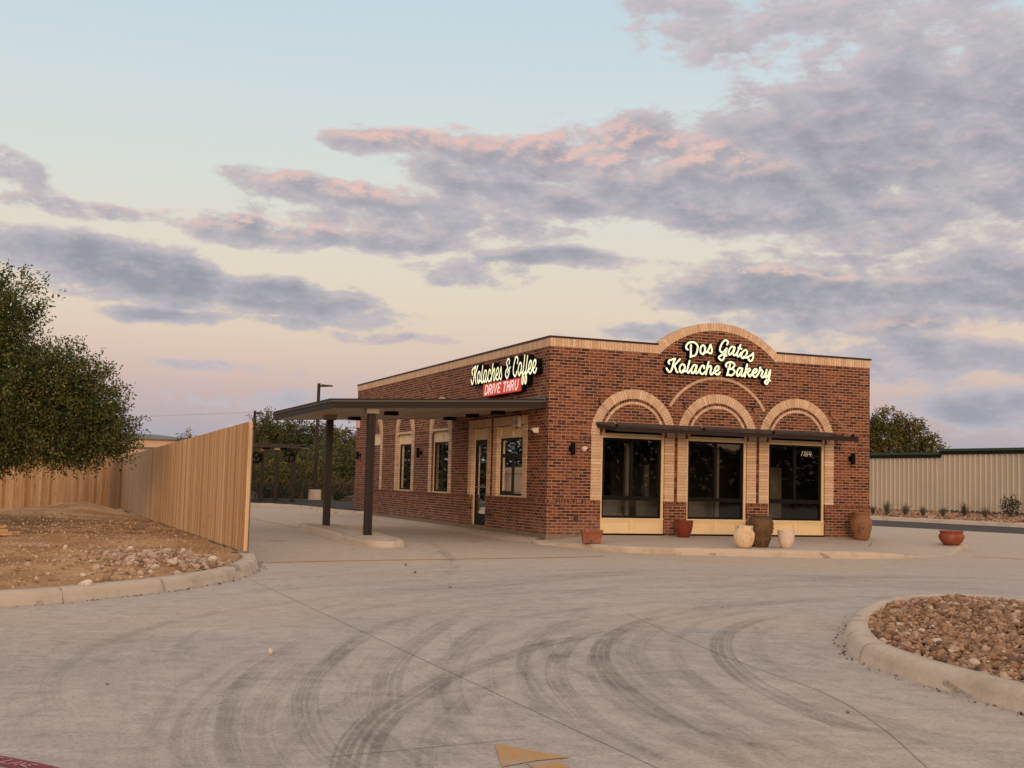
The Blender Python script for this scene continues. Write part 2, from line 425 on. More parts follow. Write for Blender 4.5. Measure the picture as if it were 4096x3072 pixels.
def dirt_mat():
    m, N, out = new_mat('bare_dirt')
    p = N.pos()
    a = N.noise(p, 0.55, 6.0, 0.6)
    b = N.noise(p, 4.5, 8.0, 0.72)
    c = N.ramp(a, [(0.30, (0.30, 0.165, 0.080)), (0.47, (0.48, 0.280, 0.140)), (0.60, (0.62, 0.385, 0.205)), (0.75, (0.70, 0.49, 0.30))])
    c = N.mix(c, (0.16, 0.088, 0.048, 1), N.maprange(b, 0.54, 0.70, 0.0, 0.7))
    c = N.mix(c, (0.56, 0.43, 0.30, 1), N.maprange(b, 0.42, 0.28, 0.0, 0.6))
    dx_, dy_, dz_ = N.sep(p)
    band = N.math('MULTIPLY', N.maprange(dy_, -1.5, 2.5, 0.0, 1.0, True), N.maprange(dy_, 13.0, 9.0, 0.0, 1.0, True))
    dark_band = N.math('MULTIPLY', band, N.maprange(N.noise(p, 0.8, 5.0, 0.6), 0.36, 0.56, 0.0, 1.0, True))  # darker brown soil in a band across the lot, broken up by noise
    c = N.mix(c, (0.17, 0.095, 0.055, 1), N.math('MULTIPLY', dark_band, 0.75))
    f = N.noise(p, 28.0, 6.0, 0.75)
    c = N.mix(c, N.mix(c, (0.45, 0.42, 0.4, 1), 1.0, 'MULTIPLY'), N.maprange(f, 0.50, 0.68, 0.0, 0.8))
    pbsdf(N, out, c, 0.95, normal=N.bump(N.math('ADD', N.math('MULTIPLY', b, 2.0), f), 0.9, 0.03), spec=0.1)
    return m
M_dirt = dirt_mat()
M_earth = plain('dry_ground', (0.17, 0.125, 0.080, 1), 0.95, noise=0.4, scale=0.8, bump=0.3, spots=(0.09, 0.085, 0.04, 1))
M_mulch = plain('dark_mulch', (0.040, 0.028, 0.020, 1), 0.95, noise=0.4, scale=9, bump=0.6)

def stone_mat(name, ramp):
    m, N, out = new_mat(name)
    p = N.pos()
    c = N.ramp(N.attr('rnd'), ramp)
    b = N.noise(p, 35.0, 5.0, 0.7)
    c = N.mix(c, N.mix(c, (0.45, 0.38, 0.33, 1), 1.0, 'MULTIPLY'), N.maprange(b, 0.48, 0.68, 0.0, 0.8))
    pbsdf(N, out, c, 0.85, normal=N.bump(b, 0.5, 0.008), spec=0.25)
    return m
M_river = stone_mat('river_rock', [(0, (0.15, 0.085, 0.052)), (0.25, (0.27, 0.155, 0.092)), (0.5, (0.37, 0.225, 0.140)), (0.75, (0.43, 0.275, 0.180)), (0.93, (0.50, 0.35, 0.245)), (0.985, (0.58, 0.46, 0.36)), (1.0, (0.66, 0.56, 0.47))])
M_rubble = stone_mat('limestone_rubble', [(0, (0.24, 0.15, 0.095)), (0.35, (0.40, 0.27, 0.18)), (0.65, (0.50, 0.36, 0.26)), (0.88, (0.58, 0.45, 0.35)), (1.0, (0.72, 0.62, 0.52))])
M_clod = stone_mat('dirt_clod', [(0, (0.28, 0.16, 0.085)), (0.4, (0.42, 0.255, 0.14)), (0.8, (0.56, 0.38, 0.23)), (1.0, (0.66, 0.50, 0.35))])

M_grit = stone_mat('grit', [(0, (0.06, 0.045, 0.035)), (0.6, (0.17, 0.12, 0.08)), (1.0, (0.34, 0.26, 0.18))])

def leaf_mat(name, ramp, trans=0.25):
    m, N, out = new_mat(name)
    c = N.ramp(N.attr('rnd'), ramp)
    d = N.n('ShaderNodeBsdfPrincipled')
    N.put(d.inputs['Base Color'], c); d.inputs['Roughness'].default_value = 0.55; d.inputs['Specular IOR Level'].default_value = 0.3
    t = N.n('ShaderNodeBsdfTranslucent'); N.put(t.inputs['Color'], c)
    mx = N.n('ShaderNodeMixShader'); mx.inputs[0].default_value = trans
    N.link(d.outputs[0], mx.inputs[1]); N.link(t.outputs[0], mx.inputs[2]); N.link(mx.outputs[0], out.inputs[0])
    return m
M_oak = leaf_mat('oak_leaves', [(0, (0.022, 0.036, 0.010)), (0.3, (0.050, 0.072, 0.016)), (0.6, (0.088, 0.110, 0.024)), (0.85, (0.135, 0.145, 0.036)), (1.0, (0.21, 0.17, 0.06))])
M_far = leaf_mat('scrub_leaves', [(0, (0.024, 0.030, 0.012)), (0.35, (0.052, 0.060, 0.020)), (0.65, (0.088, 0.094, 0.030)), (0.88, (0.13, 0.122, 0.042)), (1.0, (0.20, 0.15, 0.050))])
M_far2 = leaf_mat('olive_leaves', [(0, (0.036, 0.040, 0.012)), (0.35, (0.082, 0.084, 0.020)), (0.65, (0.13, 0.122, 0.028)), (0.88, (0.18, 0.145, 0.036)), (1.0, (0.26, 0.17, 0.045))])
M_shrub = leaf_mat('dark_shrub_leaves', [(0, (0.012, 0.016, 0.009)), (0.5, (0.028, 0.036, 0.018)), (1.0, (0.060, 0.062, 0.030))])
M_yucca = leaf_mat('grey_green_blades', [(0, (0.045, 0.050, 0.032)), (0.5, (0.085, 0.088, 0.055)), (1.0, (0.15, 0.135, 0.085))], 0.1)
M_weed = leaf_mat('dry_weeds', [(0, (0.045, 0.032, 0.015)), (0.5, (0.10, 0.072, 0.036)), (1.0, (0.19, 0.14, 0.078))], 0.15)

def fence_mat():
    m, N, out = new_mat('cedar_board')
    p = N.pos()
    x, y, z = N.sep(p)
    r = N.attr('rnd')
    c = N.ramp(r, [(0, (0.36, 0.195, 0.090)), (0.12, (0.50, 0.300, 0.150)), (0.5, (0.60, 0.380, 0.205)), (0.8, (0.66, 0.435, 0.25)), (1.0, (0.73, 0.52, 0.33))])
    v = N.comb(N.math('ADD', N.math('MULTIPLY', x, 30.0), N.math('MULTIPLY', r, 40.0)), N.math('MULTIPLY', y, 30.0), N.math('MULTIPLY', z, 1.2))
    g = N.noise(v, 1.0, 5.0, 0.65, 0.3)
    c = N.mix(c, (0.26, 0.125, 0.048, 1), N.maprange(g, 0.50, 0.72, 0.0, 0.75))
    k = N.noise(N.vmath('MULTIPLY', p, (9, 9, 4.5)), 1.0, 2.0, 0.5)
    c = N.mix(c, (0.20, 0.085, 0.030, 1), N.maprange(k, 0.70, 0.76, 0.0, 0.8))
    # weathered grey boards near the far corner, where the boards have been wet
    gy = N.maprange(N.math('ADD', y, N.math('MULTIPLY', N.math('SUBTRACT', N.noise(p, 0.35, 2.0), 0.5), 3.0)), 10.5, 13.0, 0.0, 1.0, True)
    onx = N.math('GREATER_THAN', x, -7.75)
    c = N.mix(c, N.mix((0.36, 0.285, 0.215, 1), c, 0.25), N.math('MULTIPLY', N.math('MULTIPLY', gy, onx), 0.8))
    pbsdf(N, out, c, 0.78, normal=N.bump(g, 0.3, 0.004), spec=0.15)
    return m
M_cedar = fence_mat()

def paint_mat(name, color, worn):
    m, N, out = new_mat(name)
    p = N.pos()
    a = N.noise(p, 14.0, 6.0, 0.7)
    c = N.mix(color, worn, N.maprange(a, 0.40, 0.62, 0.0, 0.85))
    w_ = N.noise(p, 4.0, 7.0, 0.75)
    c = N.mix(c, (0.40, 0.335, 0.28, 1), N.maprange(w_, 0.52, 0.64, 0.0, 0.85))
    pbsdf(N, out, c, 0.75, normal=N.bump(a, 0.2, 0.004), spec=0.25)
    return m
M_yellow = paint_mat('yellow_road_paint', (0.50, 0.25, 0.07, 1), (0.44, 0.30, 0.17, 1))
M_joint = plain('joint_line', (0.30, 0.252, 0.215, 1), 0.9, noise=0.3, scale=5)  # dark colour of the joint lines in slabs and kerbs

def tyre_mat():
    m, N, out = new_mat('tyre_rubber_stain')
    uv = N.n('ShaderNodeUVMap'); uv.uv_map = 'UVMap'
    u, v, w = N.sep(uv.outputs[0])
    p = N.pos()
    a = N.math('ABSOLUTE', N.math('SUBTRACT', N.math('MULTIPLY', v, 2.0), 1.0))
    soft = N.maprange(a, 1.0, 0.84, 0.0, 1.0, True)
    lines = N.noise(N.comb(N.math('MULTIPLY', u, 0.25), N.math('MULTIPLY', v, 9.0), N.attr('rnd')), 1.0, 2.0, 0.6)
    lines = N.maprange(lines, 0.40, 0.50, 0.12, 1.0, True)
    patch = N.maprange(N.noise(p, 1.4, 5.0, 0.7), 0.30, 0.62, 0.25, 1.0)
    fine = N.maprange(N.noise(p, 30.0, 4.0, 0.7), 0.3, 0.6, 0.45, 1.0)
    al = N.math('MULTIPLY', N.math('MULTIPLY', soft, lines), N.math('MULTIPLY', patch, fine))
    al = N.math('MULTIPLY', al, N.math('MULTIPLY', N.attr('amt'), 0.50), clamp=True)
    t = N.n('ShaderNodeBsdfTransparent')
    d = N.n('ShaderNodeBsdfDiffuse'); d.inputs[0].default_value = (0.12, 0.095, 0.09, 1)
    mx = N.n('ShaderNodeMixShader')
    N.link(al, mx.inputs[0]); N.link(t.outputs[0], mx.inputs[1]); N.link(d.outputs[0], mx.inputs[2]); N.link(mx.outputs[0], out.inputs[0])
    return m
M_tyre = tyre_mat()

def pot_mat(name, base, stain, stain2=None, lo=0.5, hi=0.66, scale=7.0, rough=0.75, amt=0.85, bump=0.3):
    m, N, out = new_mat(name)
    p = N.obj()
    a = N.noise(p, scale, 6.0, 0.65, 0.3)
    c = N.mix(base, stain, N.maprange(a, lo, hi, 0.0, amt, True))
    if stain2:
        b = N.noise(N.vmath('ADD', p, (5, 3, 1)), scale * 1.5, 6.0, 0.7)
        c = N.mix(c, stain2, N.maprange(b, 0.56, 0.66, 0.0, 0.8, True))
    f = N.noise(p, 50.0, 4.0, 0.7)
    c = N.mix(c, N.mix(c, (0.6, 0.55, 0.5, 1), 1.0, 'MULTIPLY'), N.maprange(f, 0.5, 0.7, 0.0, 0.5))
    pbsdf(N, out, c, rough, normal=N.bump(N.math('ADD', a, f), bump, 0.008), spec=0.3)
    return m
# ------------------------------------------------------------------ traced lettering and ground marks, in metres
SIGN_FRONT_TOP = [[[3.343,4.471],[3.302,4.507],[3.305,4.553],[3.33,4.6],[3.381,4.636],[3.462,4.654],[3.536,4.639],[3.588,4.597],[3.604,4.546],[3.594,4.474],[3.569,4.394],[3.526,4.346],[3.467,4.329],[3.423,4.32]],[[3.426,4.583],[3.42,4.495],[3.425,4.398],[3.416,4.306]],[[3.79,4.519],[3.797,4.555],[3.744,4.597],[3.693,4.565],[3.675,4.492],[3.68,4.427],[3.718,4.397],[3.755,4.392],[3.777,4.426],[3.798,4.487],[3.801,4.533]],[[3.762,4.432],[3.792,4.431],[3.843,4.447],[3.88,4.492],[3.909,4.559],[3.938,4.626]],[[3.938,4.626],[3.969,4.543],[3.979,4.478],[3.956,4.425],[3.911,4.428],[3.866,4.458]],[[4.381,4.657],[4.402,4.717],[4.35,4.755],[4.283,4.724],[4.225,4.639],[4.193,4.549],[4.202,4.491],[4.253,4.461],[4.295,4.489],[4.345,4.537],[4.37,4.568]],[[4.37,4.568],[4.362,4.523],[4.338,4.448],[4.313,4.373],[4.281,4.304],[4.23,4.283],[4.171,4.32],[4.17,4.357],[4.229,4.397],[4.304,4.424],[4.372,4.398]],[[4.59,4.597],[4.514,4.618],[4.463,4.574],[4.422,4.497],[4.422,4.446],[4.457,4.426],[4.507,4.466],[4.557,4.535],[4.59,4.597]],[[4.582,4.581],[4.566,4.521],[4.545,4.461],[4.567,4.418],[4.618,4.443],[4.668,4.498]],[[4.743,4.673],[4.71,4.604],[4.668,4.506],[4.652,4.438],[4.678,4.395],[4.72,4.427],[4.762,4.489]],[[4.684,4.603],[4.77,4.582]],[[4.917,4.499],[4.92,4.536],[4.873,4.559],[4.805,4.514],[4.772,4.445],[4.772,4.386],[4.815,4.367],[4.858,4.399],[4.908,4.461],[4.925,4.514]],[[4.832,4.397],[4.892,4.382],[4.952,4.405],[5.012,4.438],[5.089,4.502]],[[5.089,4.502],[5.09,4.421],[5.065,4.345],[5.013,4.308],[4.97,4.339],[4.952,4.382]]]
SIGN_FRONT_LOW = [[[2.874,4.118],[2.851,4.156],[2.876,4.196],[2.941,4.219],[3.021,4.243],[2.986,4.17],[2.965,4.079],[2.938,3.993],[2.917,3.953],[2.874,3.935],[2.837,3.968],[2.807,4.011]],[[3.145,4.241],[3.081,4.169],[3.009,4.088],[3.039,4.018],[3.062,3.955],[3.092,3.938]],[[3.272,4.077],[3.265,4.109],[3.213,4.129],[3.162,4.09],[3.141,4.024],[3.154,3.96],[3.201,3.937],[3.238,3.965],[3.273,4.032],[3.276,4.084]],[[3.219,3.984],[3.26,3.97],[3.318,3.983]],[[3.399,4.218],[3.374,4.135],[3.347,4.036],[3.34,3.971],[3.37,3.94],[3.406,3.981],[3.449,4.042]],[[3.589,4.109],[3.522,4.131],[3.478,4.089],[3.45,4.023],[3.451,3.965],[3.481,3.94],[3.524,3.975],[3.56,4.042],[3.589,4.109]],[[3.585,4.096],[3.568,4.036],[3.558,3.977],[3.584,3.94],[3.628,3.981],[3.664,4.035]],[[3.782,4.068],[3.781,4.114],[3.744,4.131],[3.7,4.096],[3.671,4.036],[3.672,3.977],[3.717,3.937],[3.769,3.95],[3.82,3.999]],[[3.899,4.222],[3.871,4.132],[3.85,4.033],[3.833,3.934]],[[3.85,4.033],[3.886,4.094],[3.938,4.129],[3.968,4.112],[3.961,4.052],[3.947,3.986],[3.963,3.941],[4.0,3.95],[4.044,4.005]],[[4.059,4.025],[4.134,4.036],[4.17,4.097],[4.155,4.136],[4.117,4.133],[4.073,4.085],[4.055,4.019],[4.082,3.968],[4.135,3.945],[4.172,3.96],[4.202,4.001]],[[4.376,4.141],[4.354,4.177],[4.383,4.222],[4.459,4.253],[4.544,4.243],[4.587,4.205],[4.571,4.152],[4.52,4.105],[4.419,4.085]],[[4.503,4.101],[4.58,4.072],[4.589,4.021],[4.548,3.967],[4.489,3.945],[4.429,3.96]],[[4.468,4.202],[4.444,4.108],[4.411,4.011],[4.391,3.947]],[[4.797,4.121],[4.724,4.132],[4.674,4.077],[4.653,4.01],[4.667,3.951],[4.701,3.953],[4.743,4.015],[4.785,4.084],[4.797,4.121]],[[4.795,4.106],[4.777,4.031],[4.773,3.972],[4.795,3.944],[4.837,3.976],[4.879,4.045]],[[4.928,4.225],[4.904,4.128],[4.88,4.022],[4.868,3.94]],[[4.896,4.075],[4.955,4.123],[5.007,4.126],[4.999,4.081],[4.939,4.033],[4.974,3.983],[5.001,3.948],[5.043,3.987],[5.077,4.034]],[[5.077,4.034],[5.137,4.037],[5.188,4.085],[5.179,4.129],[5.136,4.126],[5.094,4.079],[5.081,4.012],[5.112,3.961],[5.164,3.95],[5.215,3.997],[5.258,4.066],[5.283,4.164]],[[5.283,4.172],[5.3,4.128],[5.353,4.094],[5.336,4.033],[5.319,3.98],[5.346,3.945],[5.389,3.969],[5.431,4.046]],[[5.461,4.13],[5.449,4.055],[5.432,3.987],[5.441,3.95],[5.484,3.967],[5.527,4.044],[5.561,4.128]],[[5.559,4.113],[5.545,4.015],[5.52,3.91],[5.495,3.826],[5.46,3.798],[5.421,3.83],[5.433,3.86],[5.485,3.893],[5.564,3.882]]]
SIGN_SIDE = [[[4.61,4.039],[4.644,4.121],[4.586,4.185],[4.374,4.236]],[[4.374,4.236],[4.438,4.149],[4.472,4.017],[4.516,3.897],[4.599,3.798],[4.677,3.859],[4.7,3.922]],[[4.223,4.242],[4.296,4.156],[4.393,4.035],[4.374,3.918],[4.337,3.794]],[[4.045,3.992],[4.057,4.047],[4.121,4.082],[4.197,4.039],[4.225,3.95],[4.217,3.853],[4.15,3.794],[4.093,3.844],[4.048,3.938],[4.042,4.004]],[[4.13,3.865],[4.057,3.836],[3.971,3.854]],[[3.869,4.208],[3.894,4.096],[3.927,3.96],[3.944,3.852],[3.896,3.789],[3.829,3.827],[3.8,3.891]],[[3.589,4.049],[3.677,4.085],[3.742,4.036],[3.786,3.938],[3.787,3.842],[3.74,3.791],[3.675,3.84],[3.614,3.937],[3.589,4.049]],[[3.591,4.031],[3.614,3.937],[3.632,3.843],[3.594,3.787],[3.529,3.83],[3.492,3.899]],[[3.329,3.976],[3.318,4.046],[3.371,4.08],[3.434,4.031],[3.477,3.928],[3.47,3.838],[3.398,3.786],[3.316,3.81],[3.262,3.871]],[[3.146,4.204],[3.177,4.071],[3.215,3.909],[3.239,3.787]],[[3.206,3.908],[3.132,4.021],[3.054,4.079],[3.025,4.03],[3.058,3.916],[3.084,3.829],[3.048,3.786],[2.985,3.828],[2.94,3.89]],[[2.925,3.906],[2.828,3.917],[2.753,3.998],[2.774,4.064],[2.824,4.079],[2.901,4.015],[2.933,3.907],[2.903,3.829],[2.818,3.788],[2.739,3.817],[2.695,3.872]],[[2.711,3.873],[2.653,3.962],[2.59,4.084]],[[2.59,4.084],[2.573,3.968],[2.542,3.873],[2.561,3.805],[2.6,3.785],[2.676,3.83],[2.711,3.873]],[[2.069,4.115],[2.051,4.19],[2.108,4.235],[2.192,4.213],[2.235,4.148],[2.199,4.088],[2.157,4.051],[2.193,4.008],[2.268,3.956],[2.294,3.878],[2.242,3.812],[2.185,3.785],[2.118,3.831],[2.068,3.896],[2.057,3.952]],[[2.163,3.92],[2.112,3.967],[1.993,4.032]],[[1.556,4.088],[1.516,4.168],[1.55,4.221],[1.611,4.243],[1.699,4.195],[1.766,4.076],[1.797,3.966],[1.782,3.864],[1.717,3.809],[1.671,3.791],[1.613,3.835],[1.573,3.899]],[[1.287,3.994],[1.3,4.05],[1.369,4.089],[1.448,4.04],[1.486,3.954],[1.487,3.859],[1.416,3.793],[1.359,3.833],[1.307,3.929],[1.285,4.005]],[[1.376,3.856],[1.301,3.845],[1.214,3.867]],[[1.1,4.235],[1.128,4.108],[1.168,3.946],[1.211,3.822],[1.24,3.703],[1.241,3.615],[1.203,3.584],[1.169,3.626],[1.16,3.714],[1.18,3.798]],[[1.181,3.804],[1.109,3.826],[1.039,3.865]],[[0.932,4.207],[0.973,4.068],[1.006,3.917],[1.041,3.788],[1.064,3.691],[1.066,3.62],[1.028,3.584],[0.987,3.625],[0.978,3.712],[1.013,3.802]],[[1.013,3.805],[0.936,3.83],[0.882,3.886]],[[0.854,3.894],[0.769,3.91],[0.703,3.992],[0.708,4.057],[0.759,4.083],[0.82,4.034],[0.864,3.939],[0.851,3.851],[0.761,3.79],[0.693,3.833],[0.641,3.895]],[[0.612,3.892],[0.529,3.908],[0.45,3.988],[0.447,4.052],[0.505,4.078],[0.579,4.025],[0.615,3.93],[0.588,3.842],[0.507,3.787],[0.44,3.82],[0.402,3.882]]]
NUMBER = [[[6.634,2.249],[6.652,2.261],[6.61,2.151]],[[6.705,2.251],[6.723,2.263],[6.681,2.154]],[[6.802,2.266],[6.749,2.21],[6.728,2.164],[6.76,2.147],[6.792,2.175],[6.792,2.202],[6.749,2.201]],[[6.866,2.271],[6.824,2.203],[6.892,2.193]],[[6.892,2.241],[6.863,2.15]]]
TYRES = [[0.2,0.55,[[-5.116,-13.751],[-5.692,-14.262],[-6.273,-15.104],[-6.706,-15.9],[-7.02,-16.645],[-7.227,-17.341],[-7.376,-17.981],[-7.432,-18.458],[-7.432,-18.852],[-7.465,-19.155]]],[0.2,0.6,[[-4.219,-13.063],[-4.685,-13.421],[-5.342,-14.205],[-5.82,-14.89],[-6.259,-15.742],[-6.534,-16.471],[-6.75,-17.217],[-6.893,-17.852],[-6.966,-18.361],[-7.03,-18.958]]],[0.24,0.6,[[-2.075,-12.715],[-2.946,-13.229],[-3.605,-13.706],[-4.27,-14.368],[-4.819,-15.159],[-5.242,-15.928],[-5.587,-16.731],[-5.761,-17.304],[-5.908,-17.916],[-5.989,-18.5],[-5.891,-18.796],[-6.126,-19.332]]],[0.24,0.5,[[-5.94,-12.217],[-6.602,-13.128],[-7.352,-14.51],[-7.891,-15.657],[-8.16,-16.394],[-8.362,-17.075],[-8.478,-17.418],[-8.626,-17.985]]],[0.2,0.35,[[-6.153,-13.459],[-6.746,-14.41],[-7.241,-15.287],[-7.619,-16.166],[-7.841,-16.785],[-8.01,-17.375],[-8.15,-17.974]]],[0.3,0.7,[[-4.999,-14.021],[-5.692,-14.432],[-6.246,-14.812],[-6.981,-15.512],[-7.653,-16.231],[-8.168,-17.008],[-8.495,-17.513],[-8.792,-18.149],[-8.993,-18.743],[-9.088,-19.092]]],[0.22,0.4,[[-4.111,-4.425],[-3.168,-2.235],[-3.517,-4.016],[-3.965,-5.542],[-4.604,-7.153],[-5.284,-8.497]]],[0.24,0.4,[[-8.555,-14.82],[-8.903,-15.419],[-9.275,-16.436],[-9.504,-17.15],[-9.624,-17.715],[-9.686,-18.17],[-9.702,-18.551],[-9.706,-18.966]]],[0.2,0.35,[[-8.337,-14.678],[-8.651,-15.311],[-8.977,-15.987],[-9.222,-16.797],[-9.371,-17.47],[-9.465,-18.039],[-9.509,-18.531],[-9.543,-19.011]]],[0.2,0.45,[[-7.505,-13.795],[-7.99,-14.649],[-8.422,-15.672],[-8.739,-16.557],[-8.915,-17.292],[-9.013,-17.954],[-9.041,-18.448],[-9.008,-18.738],[-9.015,-19.159]]],[0.5,0.3,[[-4.251,-13.329],[-3.035,-12.251],[-1.911,-11.85],[-0.573,-11.614]]],[0.3,0.3,[[-5.861,-16.218],[-6.205,-17.265],[-6.354,-18.07],[-6.463,-18.858],[-6.53,-19.469]]],[0.8,0.25,[[-7.297,-10.701],[-6.166,-10.035],[-4.547,-9.046],[-2.562,-7.833],[-0.528,-6.648]]],[0.12,0.4,[[-8.668,-16.718],[-8.218,-16.967],[-7.759,-16.865],[-7.361,-16.702]]],[0.4,0.3,[[-8.468,-18.109],[-8.515,-18.529],[-8.544,-18.864]]],[0.4,0.3,[[-6.701,-17.726],[-6.794,-18.434],[-6.953,-19.002],[-7.069,-19.323]]],[0.6,0.3,[[-2.473,-10.14],[-0.301,-9.073],[2.236,-8.364],[4.478,-9.102]]],[0.12,0.35,[[-10.585,-16.369],[-10.407,-16.354],[-10.131,-16.302]]],[0.06,0.4,[[-10.562,-17.478],[-10.408,-17.029],[-10.187,-16.626]]],[0.25,0.3,[[-10.194,-18.108],[-10.012,-18.121],[-9.907,-18.202]]],[0.25,0.3,[[-4.629,-6.477],[-3.705,-4.46],[-2.878,-1.446],[-2.586,0.684]]]]
JOINTS = [[[-7.75,-7.094],[-7.584,-18.884],[-7.564,-19.274]],[[-4.48,-12.649],[-4.903,-14.498],[-5.239,-16.178],[-5.43,-17.502],[-5.804,-18.548],[-6.253,-19.482]],[[-6.807,-2.671],[-4.204,0.55],[-1.612,0.059]],[[-9.073,-18.495],[-7.952,-18.337]]]
ARROW = [[[-8.159,-18.424],[-7.904,-18.818],[-8.1,-18.837],[-8.307,-18.918]],[[-8.165,-18.871],[-7.986,-18.867],[-8.0,-19.05],[-7.971,-19.402],[-8.18,-19.344]]]
LANE = [[[-10.493,-18.198],[-10.546,-18.241],[-10.521,-18.272]],[[-10.513,-18.281],[-10.471,-18.254],[-10.496,-18.303],[-10.451,-18.249]],[[-10.484,-18.323],[-10.449,-18.288],[-10.463,-18.339],[-10.433,-18.278]],[[-10.382,-18.344],[-10.404,-18.317],[-10.449,-18.333],[-10.43,-18.379]],[[-10.414,-18.335],[-10.424,-18.346]],[[-10.557,-18.156],[-10.548,-18.137],[-10.532,-18.156]]]
REDBAND = [[-10.674,-17.917],[-10.549,-18.078],[-10.373,-18.284],[-10.284,-18.412],[-10.2,-18.535]]
# ------------------------------------------------------------------ mesh helpers
def sstep(a, b, x):
    t = max(0.0, min(1.0, (x - a) / (b - a)))
    return t * t * (3 - 2 * t)

def hroad(x, y):
    h = 0.10 * sstep(-3.0, 4.0, y)
    k = (1 - sstep(-7.36, -7.06, x)) * sstep(-6.5, -4.0, y)      # the slab stops under the kerb
    return h * (1 - k) - 0.38 * k

class Second:
    """adds to the same mesh with the second material (the mortar behind the blocks)"""
    def __init__(self, mb): self.mb = mb
    def hexa(self, p, rnd=0.5, mi=0): self.mb.hexa(p, rnd, 1)

class MB:
    def __init__(self):
        self.v = []; self.f = []; self.r = []; self.m = []
    def add(self, vs_, fs, rnd=0.5, mi=0):
        b = len(self.v)
        self.v.extend([tuple(p) for p in vs_])
        for f in fs:
            self.f.append(tuple(b + i for i in f)); self.r.append(rnd); self.m.append(mi)
    def quad(self, a, b, c, d, rnd=0.5, mi=0):
        self.add((a, b, c, d), ((0, 1, 2, 3),), rnd, mi)
    def hexa(self, p, rnd=0.5, mi=0):
        """8 points: 0-3 one end, 4-7 the other"""
        self.add(p, ((3, 2, 1, 0), (4, 5, 6, 7), (0, 1, 5, 4), (1, 2, 6, 5), (2, 3, 7, 6), (3, 0, 4, 7)), rnd, mi)
    def box(self, x0, x1, y0, y1, z0, z1, rnd=0.5, mi=0):
        self.hexa(((x0, y0, z0), (x1, y0, z0), (x1, y1, z0), (x0, y1, z0),
                   (x0, y0, z1), (x1, y0, z1), (x1, y1, z1), (x0, y1, z1)), rnd, mi)
    def tube(self, pts, rad, seg=8, rnd=0.5, mi=0, cap=True):
        pts = [Vector(p) for p in pts]
        if not hasattr(rad, '__len__'): rad = [rad] * len(pts)
        rings = []
        up = Vector((0, 0, 1))
        for i, p in enumerate(pts):
            d = (pts[min(i + 1, len(pts) - 1)] - pts[max(i - 1, 0)]).normalized()
            a = d.cross(up)
            if a.length < 1e-3: a = d.cross(Vector((1, 0, 0)))
            a.normalize(); b = d.cross(a).normalized()
            rings.append([p + (a * math.cos(2 * math.pi * k / seg) + b * math.sin(2 * math.pi * k / seg)) * rad[i] for k in range(seg)])
        vs_ = [q for r_ in rings for q in r_]
        fs = []
        for i in range(len(pts) - 1):
            for k in range(seg):
                k2 = (k + 1) % seg
                fs.append((i * seg + k, i * seg + k2, (i + 1) * seg + k2, (i + 1) * seg + k))
        if cap:
            fs.append(tuple(range(seg))); fs.append(tuple((len(pts) - 1) * seg + k for k in range(seg - 1, -1, -1)))
        self.add(vs_, fs, rnd, mi)
    def lathe(self, prof, seg=32, c=(0, 0, 0), rnd=0.5, mi=0, rib=None, sx=1.0, sy=1.0):
        vs_ = []
        for (r, z) in prof:
            for k in range(seg):
                a = 2 * math.pi * k / seg
                rr = r + (rib(a, z, r) if rib else 0)
                vs_.append((c[0] + math.cos(a) * rr * sx, c[1] + math.sin(a) * rr * sy, c[2] + z))
        fs = []
        for i in range(len(prof) - 1):
            for k in range(seg):
                k2 = (k + 1) % seg
                fs.append((i * seg + k, i * seg + k2, (i + 1) * seg + k2, (i + 1) * seg + k))
        fs.append(tuple(range(seg - 1, -1, -1)))
        self.add(vs_, fs, rnd, mi)
    def second(self): return Second(self)
    def build(self, name, mats, parent=None, smooth=False):
        off = Vector(WORLD.get(parent.name, (0, 0, 0))) if parent else Vector((0, 0, 0))
        me = bpy.data.meshes.new(name)
        me.from_pydata([(x - off.x, y - off.y, z - off.z) for x, y, z in self.v], [], self.f)
        if not isinstance(mats, (list, tuple)): mats = [mats]
        for m in mats: me.materials.append(m)
        at = me.attributes.new('rnd', 'FLOAT', 'FACE')
        at.data.foreach_set('value', self.r)
        if len(mats) > 1: me.polygons.foreach_set('material_index', self.m)
        if smooth:
            me.polygons.foreach_set('use_smooth', [True] * len(self.f))
        me.update()
        o = bpy.data.objects.new(name, me)
        col.objects.link(o)
        if parent: o.parent = parent; WORLD[o.name] = tuple(off)
        else: WORLD[o.name] = (0, 0, 0)
        return o

WORLD = {}
def thing(name, label, cat, loc=(0, 0, 0), rz=0.0, group=None):
    o = bpy.data.objects.new(name, None)
    o.empty_display_size = 0.1
    col.objects.link(o)
    o.location = loc; o.rotation_euler = (0, 0, rz)
    WORLD[o.name] = tuple(loc) if rz == 0.0 else (0, 0, 0)
    o['label'] = label; o['category'] = cat
    if group: o['group'] = group
    return o
def tag(o, label, cat, group=None):
    o['label'] = label; o['category'] = cat
    if group: o['group'] = group
    return o
def struct(o, kind='structure'):
    o['kind'] = kind
    return o
def kids(o): return [c for c in bpy.data.objects if c.parent == o]
def dup(root, loc, rz, label, group=None):
    r = root.copy(); col.objects.link(r); r.location = loc; r.rotation_euler = (0, 0, rz)
    r['label'] = label
    if group: r['group'] = group
    for ch in kids(root):
        c = ch.copy(); col.objects.link(c); c.parent = r
        for g in kids(ch):
            d = g.copy(); col.objects.link(d); d.parent = c
    return r

